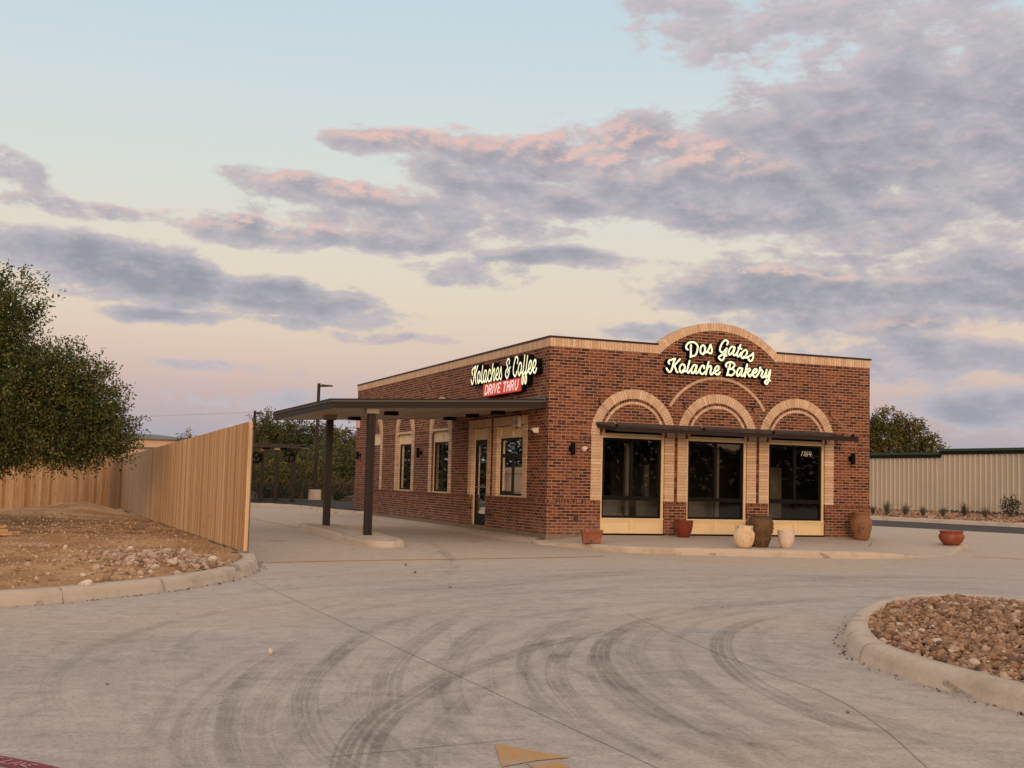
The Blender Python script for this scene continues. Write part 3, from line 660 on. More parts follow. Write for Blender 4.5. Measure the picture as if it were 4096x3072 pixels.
# value noise for terrain
_perm = rng.random((64, 64))
def vnoise(x, y):
    xi, yi = math.floor(x), math.floor(y)
    fx, fy = x - xi, y - yi
    fx = fx * fx * (3 - 2 * fx); fy = fy * fy * (3 - 2 * fy)
    g = lambda a, b: _perm[a % 64, b % 64]
    return (g(xi, yi) * (1 - fx) + g(xi + 1, yi) * fx) * (1 - fy) + (g(xi, yi + 1) * (1 - fx) + g(xi + 1, yi + 1) * fx) * fy
def fbm(x, y, o=5, g=0.5):
    s, a, t = 0, 1, 0
    for i in range(o):
        s += vnoise(x * 2 ** i + i * 17.3, y * 2 ** i + i * 5.1) * a; t += a; a *= g
    return s / t

def catmull(pts, n=6, closed=False):
    P = [np.array(p, float) for p in pts]
    out = []
    m = len(P)
    rngi = range(m if closed else m - 1)
    for i in rngi:
        p0 = P[(i - 1) % m] if (closed or i > 0) else P[i] * 2 - P[i + 1]
        p1 = P[i]; p2 = P[(i + 1) % m]
        p3 = P[(i + 2) % m] if (closed or i + 2 < m) else p2 * 2 - p1
        for k in range(n):
            t = k / n
            out.append(0.5 * ((2 * p1) + (-p0 + p2) * t + (2 * p0 - 5 * p1 + 4 * p2 - p3) * t * t + (-p0 + 3 * p1 - 3 * p2 + p3) * t ** 3))
    if not closed: out.append(P[-1])
    return out

def sheet_grid(mb, xs, ys, h, inside=None, mi=0):
    nx, ny = len(xs), len(ys)
    vs_ = [(x, y, h(x, y)) for y in ys for x in xs]
    fs = []
    for j in range(ny - 1):
        for i in range(nx - 1):
            if inside is None or inside(0.5 * (xs[i] + xs[i + 1]), 0.5 * (ys[j] + ys[j + 1])):
                fs.append((j * nx + i, j * nx + i + 1, (j + 1) * nx + i + 1, (j + 1) * nx + i))
    mb.add(vs_, fs, 0.5, mi)

def in_poly(x, y, poly):
    c = False; j = len(poly) - 1
    for i in range(len(poly)):
        xi, yi = poly[i][0], poly[i][1]; xj, yj = poly[j][0], poly[j][1]
        if (yi > y) != (yj > y) and x < (xj - xi) * (y - yi) / (yj - yi + 1e-12) + xi: c = not c
        j = i
    return c

# ------------------------------------------------------------------ ground, road
mb = MB()
mb.quad((-900, -600, -0.42), (1000, -600, -0.42), (1000, 1400, -0.42), (-900, 1400, -0.42))
struct(mb.build('ground', M_earth))
mb = MB()
xs = [-60, -40, -25, -18, -14, -11, -8, -7.45, -7.36, -7.2, -7.06, -6, -4, -2, 0, 2, 4, 6, 8, 10, 12, 15, 20, 26, 34, 50]
ys = [-46, -38, -32] + [(-28 + i * 1.0) for i in range(34)] + [-6.5, -5.5, -4.5] + [8, 11, 15, 20, 26, 34]
ys = sorted(set(ys))
sheet_grid(mb, xs, ys, hroad)
# skirt below the slab so its edge is never seen through
road = struct(mb.build('road', M_road))

def ribbon(mb, pts, width, z=0.004, n=6, taper=True, hf=hroad):
    c = catmull(pts, n)
    L = [0.0]
    for i in range(1, len(c)): L.append(L[-1] + float(np.linalg.norm(c[i] - c[i - 1])))
    vs_, uv = [], []
    for i, p in enumerate(c):
        a = c[max(i - 1, 0)]; b = c[min(i + 1, len(c) - 1)]
        d = b - a; d = d / (np.linalg.norm(d) + 1e-9)
        nrm = np.array([-d[1], d[0]])
        w = width / 2
        for s in (-1, 1):
            q = p[:2] + nrm * s * w
            vs_.append((q[0], q[1], hf(q[0], q[1]) + z)); uv.append((L[i], 0.5 + 0.5 * s))
    fs = [(2 * i, 2 * i + 1, 2 * i + 3, 2 * i + 2) for i in range(len(c) - 1)]
    return vs_, fs, uv, L

def offset_path(pts, d, s):
    P = [np.array(p, float) for p in pts]; out = []
    for i, p in enumerate(P):
        a = P[max(i - 1, 0)]; b = P[min(i + 1, len(P) - 1)]; t = (b - a) / (np.linalg.norm(b - a) + 1e-9)
        out.append(tuple(p + np.array([-t[1], t[0]]) * d + t * s))
    return out
EXTRA = []
for j, (i, d_, s_) in enumerate([(0, .32, .5), (0, -.45, -.6), (1, .30, .3), (1, -.6, 0), (2, .35, .8), (2, -.38, -.4), (2, -.9, .2), (3, .34, .2), (3, -.5, .5), (4, .5, 0), (5, .4, .5), (5, -.34, 0), (7, .35, 0), (8, -.4, .4), (9, .32, .2), (9, -.45, 0)]):
    EXTRA.append([.13 if j % 2 else .2, .30 if j % 3 else .42, offset_path(TYRES[i][2], d_, s_)])
for j, (r_, a0_, a1_, w_) in enumerate([(4.3, 70, 190, .16), (4.9, 95, 215, .14), (5.6, 60, 170, .18), (6.5, 80, 205, .14), (7.3, 50, 150, .2), (8.3, 75, 190, .16), (9.4, 60, 140, .22), (10.6, 70, 160, .2)]):
    EXTRA.append([w_, .34, [(-1.6 + math.cos(math.radians(a)) * r_ * 1.05, -16.6 + math.sin(math.radians(a)) * r_ * .92) for a in np.linspace(a0_, a1_, 9)]])
TYRES += EXTRA
tv, tf, tuv, tr, ta = [], [], [], [], []
cover_count = {}      # never more than four stains over one spot
for k, (w, amt, pts) in enumerate(TYRES):
    v_, f_, uv_, L_ = ribbon(None, pts, w * .88, 0.0030 + 0.00025 * k)
    b = len(tv); tv += v_; tuv += uv_
    mine = set()
    for i, f in enumerate(f_):
        cells = set()
        for s_ in (0, .33, .66, 1):
            for t_ in (0, .25, .5, .75, 1):
                x_ = (v_[f[0]][0] * (1 - s_) + v_[f[1]][0] * s_) * (1 - t_) + (v_[f[3]][0] * (1 - s_) + v_[f[2]][0] * s_) * t_
                y_ = (v_[f[0]][1] * (1 - s_) + v_[f[1]][1] * s_) * (1 - t_) + (v_[f[3]][1] * (1 - s_) + v_[f[2]][1] * s_) * t_
                cells.add((int(x_ * 8), int(y_ * 8)))
        if any(cover_count.get(c_, 0) >= 4 for c_ in cells): continue
        mine |= cells
        tf.append(tuple(b + q for q in f)); tr.append(k * 3.7)
        t = i / max(1, len(f_) - 1)
        ta.append(amt * sstep(0, 0.18, t) * sstep(1, 0.85, t) * 0.85)
    for c_ in mine: cover_count[c_] = cover_count.get(c_, 0) + 1
me = bpy.data.meshes.new('tyre_marks')
me.from_pydata(tv, [], tf)
me.materials.append(M_tyre)
uvl = me.uv_layers.new(name='UVMap')
uvl.data.foreach_set('uv', [c for p in me.loops for c in tuv[p.vertex_index]])
for nm, vals in (('rnd', tr), ('amt', ta)):
    at = me.attributes.new(nm, 'FLOAT', 'FACE'); at.data.foreach_set('value', vals)
o = bpy.data.objects.new('tyre_marks', me); col.objects.link(o); o.parent = road

mb = MB()
for pts in JOINTS:
    v_, f_, uv_, L_ = ribbon(None, pts, 0.0055, 0.0025)
    mb.add(v_, f_)
mb.build('slab_joint', M_joint, road)

for (pts, w, lab) in (([(-7.4, -5.35), (-5.97, -4.86), (-2.39, -4.07), (-0.35, -3.56)], 0.13, 'long thin yellow line painted across the concrete before the drive lane'), ([(8.6, -3.4), (9.0, -3.75), (9.3, -4.2)], 0.09, 'short faint yellow line beyond the right end of the pavement')):
    mb = MB()
    v_, f_, uv_, L_ = ribbon(None, pts, w, 0.004)
    mb.add(v_, f_)
    tag(mb.build('painted_line', M_yellow), lab, 'road marking')
mb = MB()
v_, f_, uv_, L_ = ribbon(None, [(-4.45, 13.5), (-4.47, 11.06), (-4.35, 7.5), (-4.33, 5.0)], 0.08, 0.004)
mb.add(v_, f_)
tag(mb.build('painted_line', M_yellow), 'short faded orange line on the lane behind the canopy island', 'road marking')
mb = MB()
v_, f_, uv_, L_ = ribbon(None, [(-5.9, 0.2), (-5.65, 0.45)], 0.22, 0.004)
mb.add(v_, f_)
tag(mb.build('painted_line', M_yellow), 'small worn orange dash on the concrete left of the canopy island', 'road marking')
mb = MB()
v_, f_, uv_, L_ = ribbon(None, [(-1.6, 0.5), (-1.35, 0.62)], 0.20, 0.004)
mb.add(v_, f_)
tag(mb.build('painted_line', M_yellow), 'small worn orange dash on the lane under the canopy', 'road marking')

mb = MB()
for pg in ARROW:
    mb.add([(p[0], p[1], 0.004) for p in pg], [tuple(range(len(pg)))])
tag(mb.build('painted_arrow', M_yellow), 'worn orange arrow painted on the concrete at the bottom of the view', 'road marking')

# fire lane band with lettering
mb = MB()
fl = thing('fire_lane_marking', 'red painted fire lane band with white lettering in the near corner', 'road marking', (REDBAND[1][0], REDBAND[1][1], 0))
n_ = Vector((-0.80, -0.60, 0))
vs_ = []
for p in REDBAND:
    vs_.append((p[0], p[1], 0.0045))
for p in REDBAND[::-1]:
    vs_.append((p[0] + n_.x * 0.135, p[1] + n_.y * 0.135, 0.0045))
mb.add(vs_, [tuple(range(len(vs_)))])
mb.build('red_band', M_redpaint, fl)
mb = MB()
for st in LANE:
    v_, f_, uv_, L_ = ribbon(None, st, 0.0075, 0.0085, n=1)
    mb.add(v_, f_)
mb.build('lettering', M_whitepaint, fl)

# ------------------------------------------------------------------ curbs
def curb_sweep(mb, path, h=0.15, width=0.17, hb=None, side=1, closed=False, hs=None, batter=0.07):
    """path is the foot of the curb face; the curb rises to the left (side=1) or right (-1) of the walking direction"""
    P = [np.array(p, float) for p in path]
    n = len(P)
    prof = [(-0.012, -0.06), (0.0, 0.0), (batter * 0.35, 0.50), (batter * 0.7, 0.82), (batter + 0.015, 0.96), (batter + 0.05, 1.0), (batter + width, 1.0), (batter + width + 0.01, -0.4)]
    rows = []
    for i in range(n):
        a = P[(i - 1) % n] if (closed or i > 0) else P[i]
        b = P[(i + 1) % n] if (closed or i < n - 1) else P[i]
        d = b - a; d = d / (np.linalg.norm(d) + 1e-9)
        nr = np.array([-d[1], d[0]]) * side
        base = hb(P[i][0], P[i][1]) if hb else 0.0
        hh = hs[i] if hs is not None else h
        wob = 0.003 * (fbm(P[i][0] * 2.0, P[i][1] * 2.0, 3) - 0.5)
        rows.append([(P[i][0] + nr[0] * o_, P[i][1] + nr[1] * o_, base + hh * z_ + (wob if z_ > 0.3 else 0) - (0.02 if z_ == 0 else 0)) for o_, z_ in prof])
    k = len(prof)
    fs = []
    m_ = n if closed else n - 1
    for i in range(m_):
        for j in range(k - 1):
            i2 = (i + 1) % n
            fs.append((i * k + j, i2 * k + j, i2 * k + j + 1, i * k + j + 1))
    if not closed:
        fs.append(tuple(range(k))); fs.append(tuple((n - 1) * k + j for j in range(k - 1, -1, -1)))
    mb.add([q for r_ in rows for q in r_], fs)

def curb_joint(mb, p, q, h=0.155):
    d = Vector((q[0] - p[0], q[1] - p[1], 0)); t = Vector((-d.y, d.x, 0)).normalized() * 0.006
    a = Vector((p[0], p[1], 0))
    for k in range(1):
        v = []
        for o_, z_ in ((-0.004, 0.0), (0.02, 0.5), (0.045, 0.83), (0.085, 0.985), (0.12, 1.02), (1.0 * d.length, 1.02)):
            pt = a + d.normalized() * o_
            v.append((pt.x - t.x - d.normalized().x * .004, pt.y - t.y - d.normalized().y * .004, h * z_ + .002))
            v.append((pt.x + t.x - d.normalized().x * .004, pt.y + t.y - d.normalized().y * .004, h * z_ + .002))
        mb.add(v, [(2 * i, 2 * i + 1, 2 * i + 3, 2 * i + 2) for i in range(5)])

LCURB = [(-22, -15.5), (-16, -13.4), (-13, -12.3), (-10.692, -11.327), (-9.983, -10.865), (-9.455, -10.389), (-9.015, -9.926), (-8.514, -9.256), (-7.923, -8.25),
         (-7.458, -6.998), (-7.215, -5.9), (-7.08, -5.0), (-6.96, -3.6), (-6.94, -1.0), (-6.94, 3.0), (-6.94, 12.0), (-6.94, 24.0)]
lc = catmull(LCURB, 8)
mb = MB()
curb_sweep(mb, lc, 0.145, 0.20, hb=hroad, side=1, batter=0.06)
o = struct(mb.build('kerb_beside_dirt', M_curb, smooth=True))
mb = MB()
for (p, q) in (((-8.98, -9.90), (-9.12, -9.75)), ((-10.1, -10.95), (-10.2, -10.78)), ((-7.20, -5.85), (-7.42, -5.90))):
    curb_joint(mb, p, q)
mb.build('kerb_joint', M_joint, o)

ICURB = [(-4.9, -19.6), (-4.62, -18.44), (-4.511, -17.588), (-4.399, -16.95), (-4.143, -16.148), (-3.60, -15.25), (-2.90, -14.36), (-2.15, -13.58), (-1.45, -12.95),
         (-0.58, -12.45), (0.15, -12.42), (0.45, -12.75), (0.56, -13.25), (0.62, -14.6), (0.5, -16.6), (0.0, -18.6), (-1.5, -20.3), (-3.2, -21.1), (-4.5, -20.8)]
ic = catmull(ICURB, 8, closed=True)
mb = MB()
curb_sweep(mb, ic, 0.14, 0.16, side=-1, closed=True, batter=0.06)
o = struct(mb.build('island_kerb', M_curb, smooth=True))
mb = MB()
curb_joint(mb, (-4.17, -16.22), (-3.96, -16.36), 0.145)
mb.build('kerb_joint', M_joint, o)

# ------------------------------------------------------------------ bakery walk in front of the building
EDGE = [(-0.30, -0.20, .03), (-0.12, -0.55, .06), (0.05, -1.10, .10), (0.30, -1.85, .125), (0.62, -2.38, .13), (1.08, -2.77, .135), (1.60, -3.03, .14), (2.23, -3.28, .14), (3.20, -3.62, .14),
        (4.50, -4.05, .14), (5.30, -4.16, .13), (6.0, -4.08, .10), (6.7, -3.85, .05), (7.5, -3.45, .018), (8.44, -2.86, .015), (9.2, -2.2, .03), (9.7, -1.72, .07), (10.25, -1.30, .12), (10.73, -0.91, .12),
        (11.0, -0.30, .10), (11.05, 0.30, .07), (10.9, 1.6, .02), (10.8, 4.0, .01)]
ed = catmull(EDGE, 5)
def walk_z(x):       # height of the slab at the wall
    return 0.125 + 0.112 * sstep(0.0, 1.25, x) - 0.10 * sstep(8.6, 11.0, x)
mb = MB()
rows = []
n = len(ed)
L = [0.0]
for i in range(1, n): L.append(L[-1] + float(np.linalg.norm(ed[i][:2] - ed[i - 1][:2])))
for i, e in enumerate(ed):
    s = L[i] / L[-1]
    # matching point along the wall, then beyond the building
    wx = -0.02 + (e[0] + 0.02) * 1.0 if e[0] < 8.6 else 8.6
    wx = max(-0.28, min(8.6, wx)); wy = 0.06 if e[1] < 0.06 else e[1]
    if e[0] > 8.6: wy = 0.06 + 4.0 * sstep(8.6, 10.8, e[0])
    if i == 0: wx = -0.28
    eh = hroad(e[0], e[1]) + e[2]
    a = ed[max(i - 1, 0)]; b = ed[min(i + 1, n - 1)]
    d = (b - a)[:2]; d = d / (np.linalg.norm(d) + 1e-9); nr = np.array([-d[1], d[0]])
    if nr.dot(np.array([wx - e[0], wy - e[1]])) < 0 and e[1] < 0: nr = -nr
    row = []
    zi = walk_z(wx)
    ex, ey = e[0] + nr[0] * 0.08, e[1] + nr[1] * 0.08
    for t in (1.0, 0.92, 0.75, 0.55, 0.35, 0.15, 0.04):
        x = ex + (wx - ex) * t; y = ey + (wy - ey) * t
        row.append((x, y, eh + (zi - eh) * t))
    row.append((ex, ey, eh))
    row.append((e[0] + nr[0] * 0.035, e[1] + nr[1] * 0.035, eh - e[2] * 0.08))
    row.append((e[0] + nr[0] * 0.012, e[1] + nr[1] * 0.012, eh - e[2] * 0.45))
    row.append((e[0], e[1], hroad(e[0], e[1]) + 0.002))
    row.append((e[0] - nr[0] * 0.01, e[1] - nr[1] * 0.01, hroad(e[0], e[1]) - 0.08))
    rows.append(row)
k = len(rows[0])
fs, ms = [], []
for i in range(n - 1):
    for j in range(k - 1):
        f = (i * k + j, (i + 1) * k + j, (i + 1) * k + j + 1, i * k + j + 1)
        fs.append(f); ms.append(0 if j < 6 else 1)
mb.add([q for r_ in rows for q in r_], fs)
mb.m = ms
r0 = rows[0]
mb.add(list(r0) + [(p[0], p[1], -0.05) for p in r0], [(i, i + 1, k + i + 1, k + i) for i in range(k - 1)], .5, 1)
walk = struct(mb.build('pavement', [M_walk, M_curb], smooth=True))
mb = MB()
for (p, q) in (((1.60, -3.03), (1.68, -2.82)), ((2.23, -3.28), (2.31, -3.06)), ((2.95, -3.53), (3.02, -3.32))):
    curb_joint(mb, p, q, 0.145)
mb.build('kerb_joint', M_joint, walk)
# low apron along the drive-through wall
mb = MB()
rows = []
for y in [0.1, 0.4, 1, 2, 4, 6, 8, 10, 12, 14, 15.5, 16.9]:
    w = 0.62 + 0.05 * math.sin(y * 3)
    if y < 0.5: w = 0.30
    rows.append([(0.10, y, 0.150), (-0.10, y, 0.146), (-w * 0.7, y, 0.128), (-w * 0.92, y, hroad(0, y) + 0.018), (-w - 0.05, y, hroad(0, y) - 0.01)])
k = 5
mb.add([q for r_ in rows for q in r_], [(i * k + j, (i + 1) * k + j, (i + 1) * k + j + 1, i * k + j + 1) for i in range(len(rows) - 1) for j in range(k - 1)])
struct(mb.build('wall_apron', M_walk, smooth=True))

# canopy island
ISL = [(-4.49, 4.5), (-4.50, 3.4), (-4.48, 2.0), (-4.50, 0.4), (-4.47, -0.7), (-4.22, -1.30), (-3.85, -1.42), (-3.50, -1.12), (-3.38, -0.4), (-3.36, 1.0), (-3.40, 3.0), (-3.50, 4.6), (-3.85, 5.0), (-4.25, 4.95)]
isl = catmull(ISL, 6, closed=True)
mb = MB()
curb_sweep(mb, isl, 0.135, 0.16, hb=hroad, side=1, closed=True, batter=0.06)
cx_, cy_ = -3.93, 1.8
inner = []
for i, p in enumerate(isl):
    a = isl[i - 1]; b = isl[(i + 1) % len(isl)]; d = b - a; d = d / np.linalg.norm(d); nr = np.array([-d[1], d[0]])
    q = p + nr * 0.20
    inner.append((q[0], q[1], hroad(q[0], q[1]) + 0.133))
cc = (cx_, cy_, hroad(cx_, cy_) + 0.137)
mb.add(inner + [cc], [(i, (i + 1) % len(inner), len(inner)) for i in range(len(inner))])
struct(mb.build('canopy_island', M_curb, smooth=True))

# back kerb that bends left behind the lane
BC = [(0.3, 14.8), (-0.30, 15.4), (-0.62, 16.9), (-0.72, 19.0), (-0.85, 21.1), (-1.15, 23.0), (-1.6, 24.4), (-2.5, 25.2), (-5, 26.0), (-9, 26.6), (-16, 27)]
mb = MB()
curb_sweep(mb, catmull(BC, 6), 0.15, 0.18, hb=hroad, side=-1, batter=0.06)
struct(mb.build('back_kerb', M_curb, smooth=True))
mb = MB()
bedp = [(0.2, 15.0), (-0.2, 15.6), (-0.5, 17.0), (-0.6, 19.0), (-0.72, 21.1), (-1.0, 23.0), (-1.5, 24.5), (-2.4, 25.35), (-5, 26.2), (-12, 27), (-12, 34), (6, 34), (14, 26), (12, 17.3)]
mb.add([(x, y, 0.23 + 0.05 * fbm(x, y, 2)) for x, y in bedp] + [(2.0, 26.0, 0.36)], [(i, (i + 1) % len(bedp), len(bedp)) for i in range(len(bedp))])
struct(mb.build('planting_bed', M_mulch))

# asphalt strip, far kerb and gravel bed towards the storage building
mb = MB()
def ln(p, q, t): return (p[0] + (q[0] - p[0]) * t, p[1] + (q[1] - p[1]) * t)
NA, NB = (17.98, 12.15), (19.41, 6.23)
FA, FB = (23.60, 19.38), (25.10, 12.06)
a, b = ln(NA, NB, -3.5), ln(NA, NB, 3.0); c, d = ln(FA, FB, 2.5), ln(FA, FB, -2.8)
mb.quad((a[0], a[1], .106), (b[0], b[1], .106), (c[0], c[1], .106), (d[0], d[1], .106))
asph = struct(mb.build('asphalt_lane', M_asphalt))
mb = MB()
for t in (0.30, 0.62):
    p1 = [ln(ln(NA, NB, s), ln(FA, FB, s), t) for s in (-2.5, -1, 0, 1, 2.0)]
    v_, f_, uv_, L_ = ribbon(None, p1, 0.12, 0.112, hf=lambda x, y: 0)
    mb.add(v_, f_)
mb.build('painted_stripe', M_paintline, asph)
mb = MB()
pa = [ln(FA, FB, s) for s in np.linspace(-2.8, 2.6, 20)]
curb_sweep(mb, pa, 0.17, 0.22, hb=lambda x, y: 0.1, side=1, batter=0.06)
struct(mb.build('far_kerb', M_curb, smooth=True))
WA, WB = Vector((28.72, 25.96, 0)), Vector((29.43, 16.51, 0))
def wallpt(t): return WA + (WB - WA) * t
mb = MB()
rows = []
for s in np.linspace(-2.8, 2.6, 40):
    p = ln(FA, FB, s); w = wallpt(s * 0.95)
    row = []
    for t in np.linspace(0.045, 1.05, 14):
        x = p[0] + (w.x - p[0]) * t; y = p[1] + (w.y - p[1]) * t
        row.append((x, y, 0.25 + 0.20 * t + 0.05 * (fbm(x * 1.3, y * 1.3, 3) - .5)))
    rows.append(row)
k = 14
mb.add([q for r_ in rows for q in r_], [(i * k + j, (i + 1) * k + j, (i + 1) * k + j + 1, i * k + j + 1) for i in range(39) for j in range(k - 1)])
struct(mb.build('gravel_bed', M_rubble))

# ------------------------------------------------------------------ stones
def ico(sub):
    bm = bmesh.new(); bmesh.ops.create_icosphere(bm, subdivisions=sub, radius=1.0)
    v = np.array([q.co[:] for q in bm.verts]); f = np.array([[w.index for w in p.verts] for p in bm.faces]); bm.free()
    return v, f
def rot_mats(n, r=rng, tilt=1.0):
    a = r.normal(size=(n, 4)); a /= np.linalg.norm(a, axis=1)[:, None]
    w, x, y, z = a.T
    return np.stack([np.stack([1 - 2 * (y * y + z * z), 2 * (x * y - z * w), 2 * (x * z + y * w)], -1),
                     np.stack([2 * (x * y + z * w), 1 - 2 * (x * x + z * z), 2 * (y * z - x * w)], -1),
                     np.stack([2 * (x * z - y * w), 2 * (y * z + x * w), 1 - 2 * (x * x + y * y)], -1)], 1)
def np_mesh(name, V, F, mat, rnd, smooth=False, parent=None):
    me = bpy.data.meshes.new(name)
    n, k = F.shape
    me.vertices.add(len(V)); me.vertices.foreach_set('co', V.astype(np.float32).ravel())
    me.loops.add(n * k); me.loops.foreach_set('vertex_index', F.astype(np.int32).ravel())
    me.polygons.add(n); me.polygons.foreach_set('loop_start', np.arange(0, n * k, k, dtype=np.int32))
    me.polygons.foreach_set('loop_total', np.full(n, k, dtype=np.int32))
    if smooth: me.polygons.foreach_set('use_smooth', np.ones(n, dtype=bool))
    at = me.attributes.new('rnd', 'FLOAT', 'FACE'); at.data.foreach_set('value', rnd.astype(np.float32))
    me.materials.append(mat); me.update(calc_edges=True); me.validate()
    o = bpy.data.objects.new(name, me); col.objects.link(o)
    if parent is not None: o.parent = parent
    WORLD[o.name] = (0, 0, 0)
    return o
def stones(name, pos, size, mat, sub=1, rough=0.28, flat=0.65, smooth=False, parent=None, angular=False):
    n = len(pos)
    bv, bf = ico(sub)
    nv = 8
    var = []
    for i in range(nv):
        d = rng.normal(size=(6, 3)); d /= np.linalg.norm(d, axis=1)[:, None]
        v = bv.copy()
        for q in d:
            t = v @ q; lim = rng.uniform(0.45, 0.85)
            v = v - np.outer(np.maximum(t - lim, 0), q)      # cut facets
        v *= (1 + rng.normal(0, rough * 0.35, size=(len(v), 1)))
        v *= np.array([1.0, rng.uniform(0.65, 0.95), rng.uniform(flat - .15, flat + .15)])
        var.append(v)
    var = np.array(var)
    which = rng.integers(0, nv, n)
    Rm = rot_mats(n)
    # keep the stones lying fairly flat: mix of random tilt and heading
    yaw = rng.uniform(0, 2 * np.pi, n); til = rng.normal(0, 0.45, (n, 2))
    cy, sy = np.cos(yaw), np.sin(yaw)
    Z = np.zeros(n); O = np.ones(n)
    Ry = np.stack([np.stack([cy, -sy, Z], -1), np.stack([sy, cy, Z], -1), np.stack([Z, Z, O], -1)], 1)
    cx, sx = np.cos(til[:, 0]), np.sin(til[:, 0])
    Rx = np.stack([np.stack([O, Z, Z], -1), np.stack([Z, cx, -sx], -1), np.stack([Z, sx, cx], -1)], 1)
    M = Rx @ Ry
    V = np.einsum('nij,nkj->nki', M, var[which] * size[:, None, None]) + pos[:, None, :]
    F = bf[None] + (np.arange(n) * len(bv))[:, None, None]
    rnd = np.repeat(rng.random(n), len(bf))
    return np_mesh(name, V.reshape(-1, 3), F.reshape(-1, 3), mat, rnd, smooth, parent)

def scatter_poly(poly, n, hf):
    P = np.array([(p[0], p[1]) for p in poly]); lo, hi = P.min(0), P.max(0)
    out = []
    while len(out) < n:
        x, y = rng.uniform(lo[0], hi[0]), rng.uniform(lo[1], hi[1])
        if in_poly(x, y, poly): out.append((x, y, hf(x, y)))
    return np.array(out)

# river rock in the planted island
inner = []
for i, p in enumerate(ic):
    a = ic[i - 1]; b = ic[(i + 1) % len(ic)]; d = b - a; d = d / np.linalg.norm(d); nr = np.array([d[1], -d[0]])
    inner.append(p + nr * 0.225)
def isl_h(x, y):
    return 0.085 + 0.03 * sstep(0, 1.6, min(math.dist((x, y), (q[0], q[1])) for q in inner[::4])) + 0.02 * fbm(x * 1.1, y * 1.1, 3)
cen = (-2.0, -16.5)
mb = MB()
vs_ = [(q[0], q[1], 0.075) for q in inner] + [((q[0] * .6 + cen[0] * .4), (q[1] * .6 + cen[1] * .4), 0.12) for q in inner] + [(cen[0], cen[1], 0.125)]
n = len(inner)
mb.add(vs_, [(i, (i + 1) % n, n + (i + 1) % n, n + i) for i in range(n)] + [(n + i, n + (i + 1) % n, 2 * n) for i in range(n)])
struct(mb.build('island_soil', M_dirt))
vis = [q for q in inner]
pts = []
while len(pts) < 12500:
    x, y = rng.uniform(-4.5, 1.9), rng.uniform(-20.0, -11.0)
    if not in_poly(x, y, inner): continue
    if y < -18.9: continue
    dd = math.dist((x, y), (-10.5, -24.5))
    pts.append((x, y, isl_h(x, y) + rng.uniform(-0.015, 0.035)))
pts = np.array(pts)
sz = np.clip(rng.lognormal(math.log(0.028), 0.42, len(pts)), 0.012, 0.07)
o = stones('river_rock', pts, sz, M_river, 1, 0.25, 0.62)
tag(o, 'rounded brown and tan river rock filling the kerbed island', 'gravel'); o['kind'] = 'stuff'

# gravel of the far bed
pts = []
while len(pts) < 4500:
    s, t = rng.uniform(-0.6, 2.2), rng.uniform(0.05, 1.0)
    p = ln(FA, FB, s); w = wallpt(s * 0.95)
    x = p[0] + (w.x - p[0]) * t; y = p[1] + (w.y - p[1]) * t
    pts.append((x, y, 0.26 + 0.20 * t + rng.uniform(-0.02, 0.03)))
o = stones('bed_gravel', np.array(pts), np.clip(rng.lognormal(math.log(0.055), 0.4, 4500), 0.03, 0.13), M_river, 1, 0.25, 0.6)
tag(o, 'tan gravel covering the bed before the ribbed metal wall', 'gravel'); o['kind'] = 'stuff'

# ------------------------------------------------------------------ bare dirt lot on the left
DIRT = [(-22, -15.1), (-16, -13.0), (-13, -11.95), (-10.80, -11.05), (-10.12, -10.62), (-9.62, -10.17), (-9.20, -9.72), (-8.72, -9.08), (-8.15, -8.12), (-7.72, -6.92), (-7.48, -5.85), (-7.34, -5.0), (-7.26, 0), (-7.26, 24.5), (-22, 24.5)]
def dirt_h(x, y):
    h = 0.11 + 0.055 * (fbm(x * 0.6, y * 0.6, 3) - 0.5) * 2
    h += 0.07 * (fbm(x * 2.6 + 9, y * 2.6, 4, 0.6) - 0.5)
    h += 0.10 * math.exp(-((x + 8.9) ** 2 / 0.9 + (y + 6.7) ** 2 / 3.0))       # rubble heap by the kerb
    h += 0.36 * math.exp(-((x + 8.9) ** 2 / 1.6 + (y - 17.4) ** 2 / 9.0)) * (0.8 + 0.4 * fbm(x * 2, y * 2, 3))
    h += 0.20 * math.exp(-((x + 10.8) ** 2 / 6 + (y - 14) ** 2 / 10.0))
    edge = min(math.dist((x, y), (q[0], q[1])) for q in DIRT[2:12])
    h = 0.125 + (h - 0.125) * sstep(0.0, 0.6, edge)
    return h - 0.20 * sstep(6, 20, y)
mb = MB()
xs = list(np.arange(-22, -14, 1.0)) + list(np.arange(-14, -7.15, 0.085))
ys = list(np.arange(-16, -12, 0.4)) + list(np.arange(-12, -4, 0.085)) + list(np.arange(-4, 24.6, 0.22))
# clamp cells to the outline by pulling outside points in
sheet_grid(mb, xs, ys, dirt_h, inside=lambda x, y: in_poly(x, y, DIRT))
struct(mb.build('dirt_ground', M_dirt))
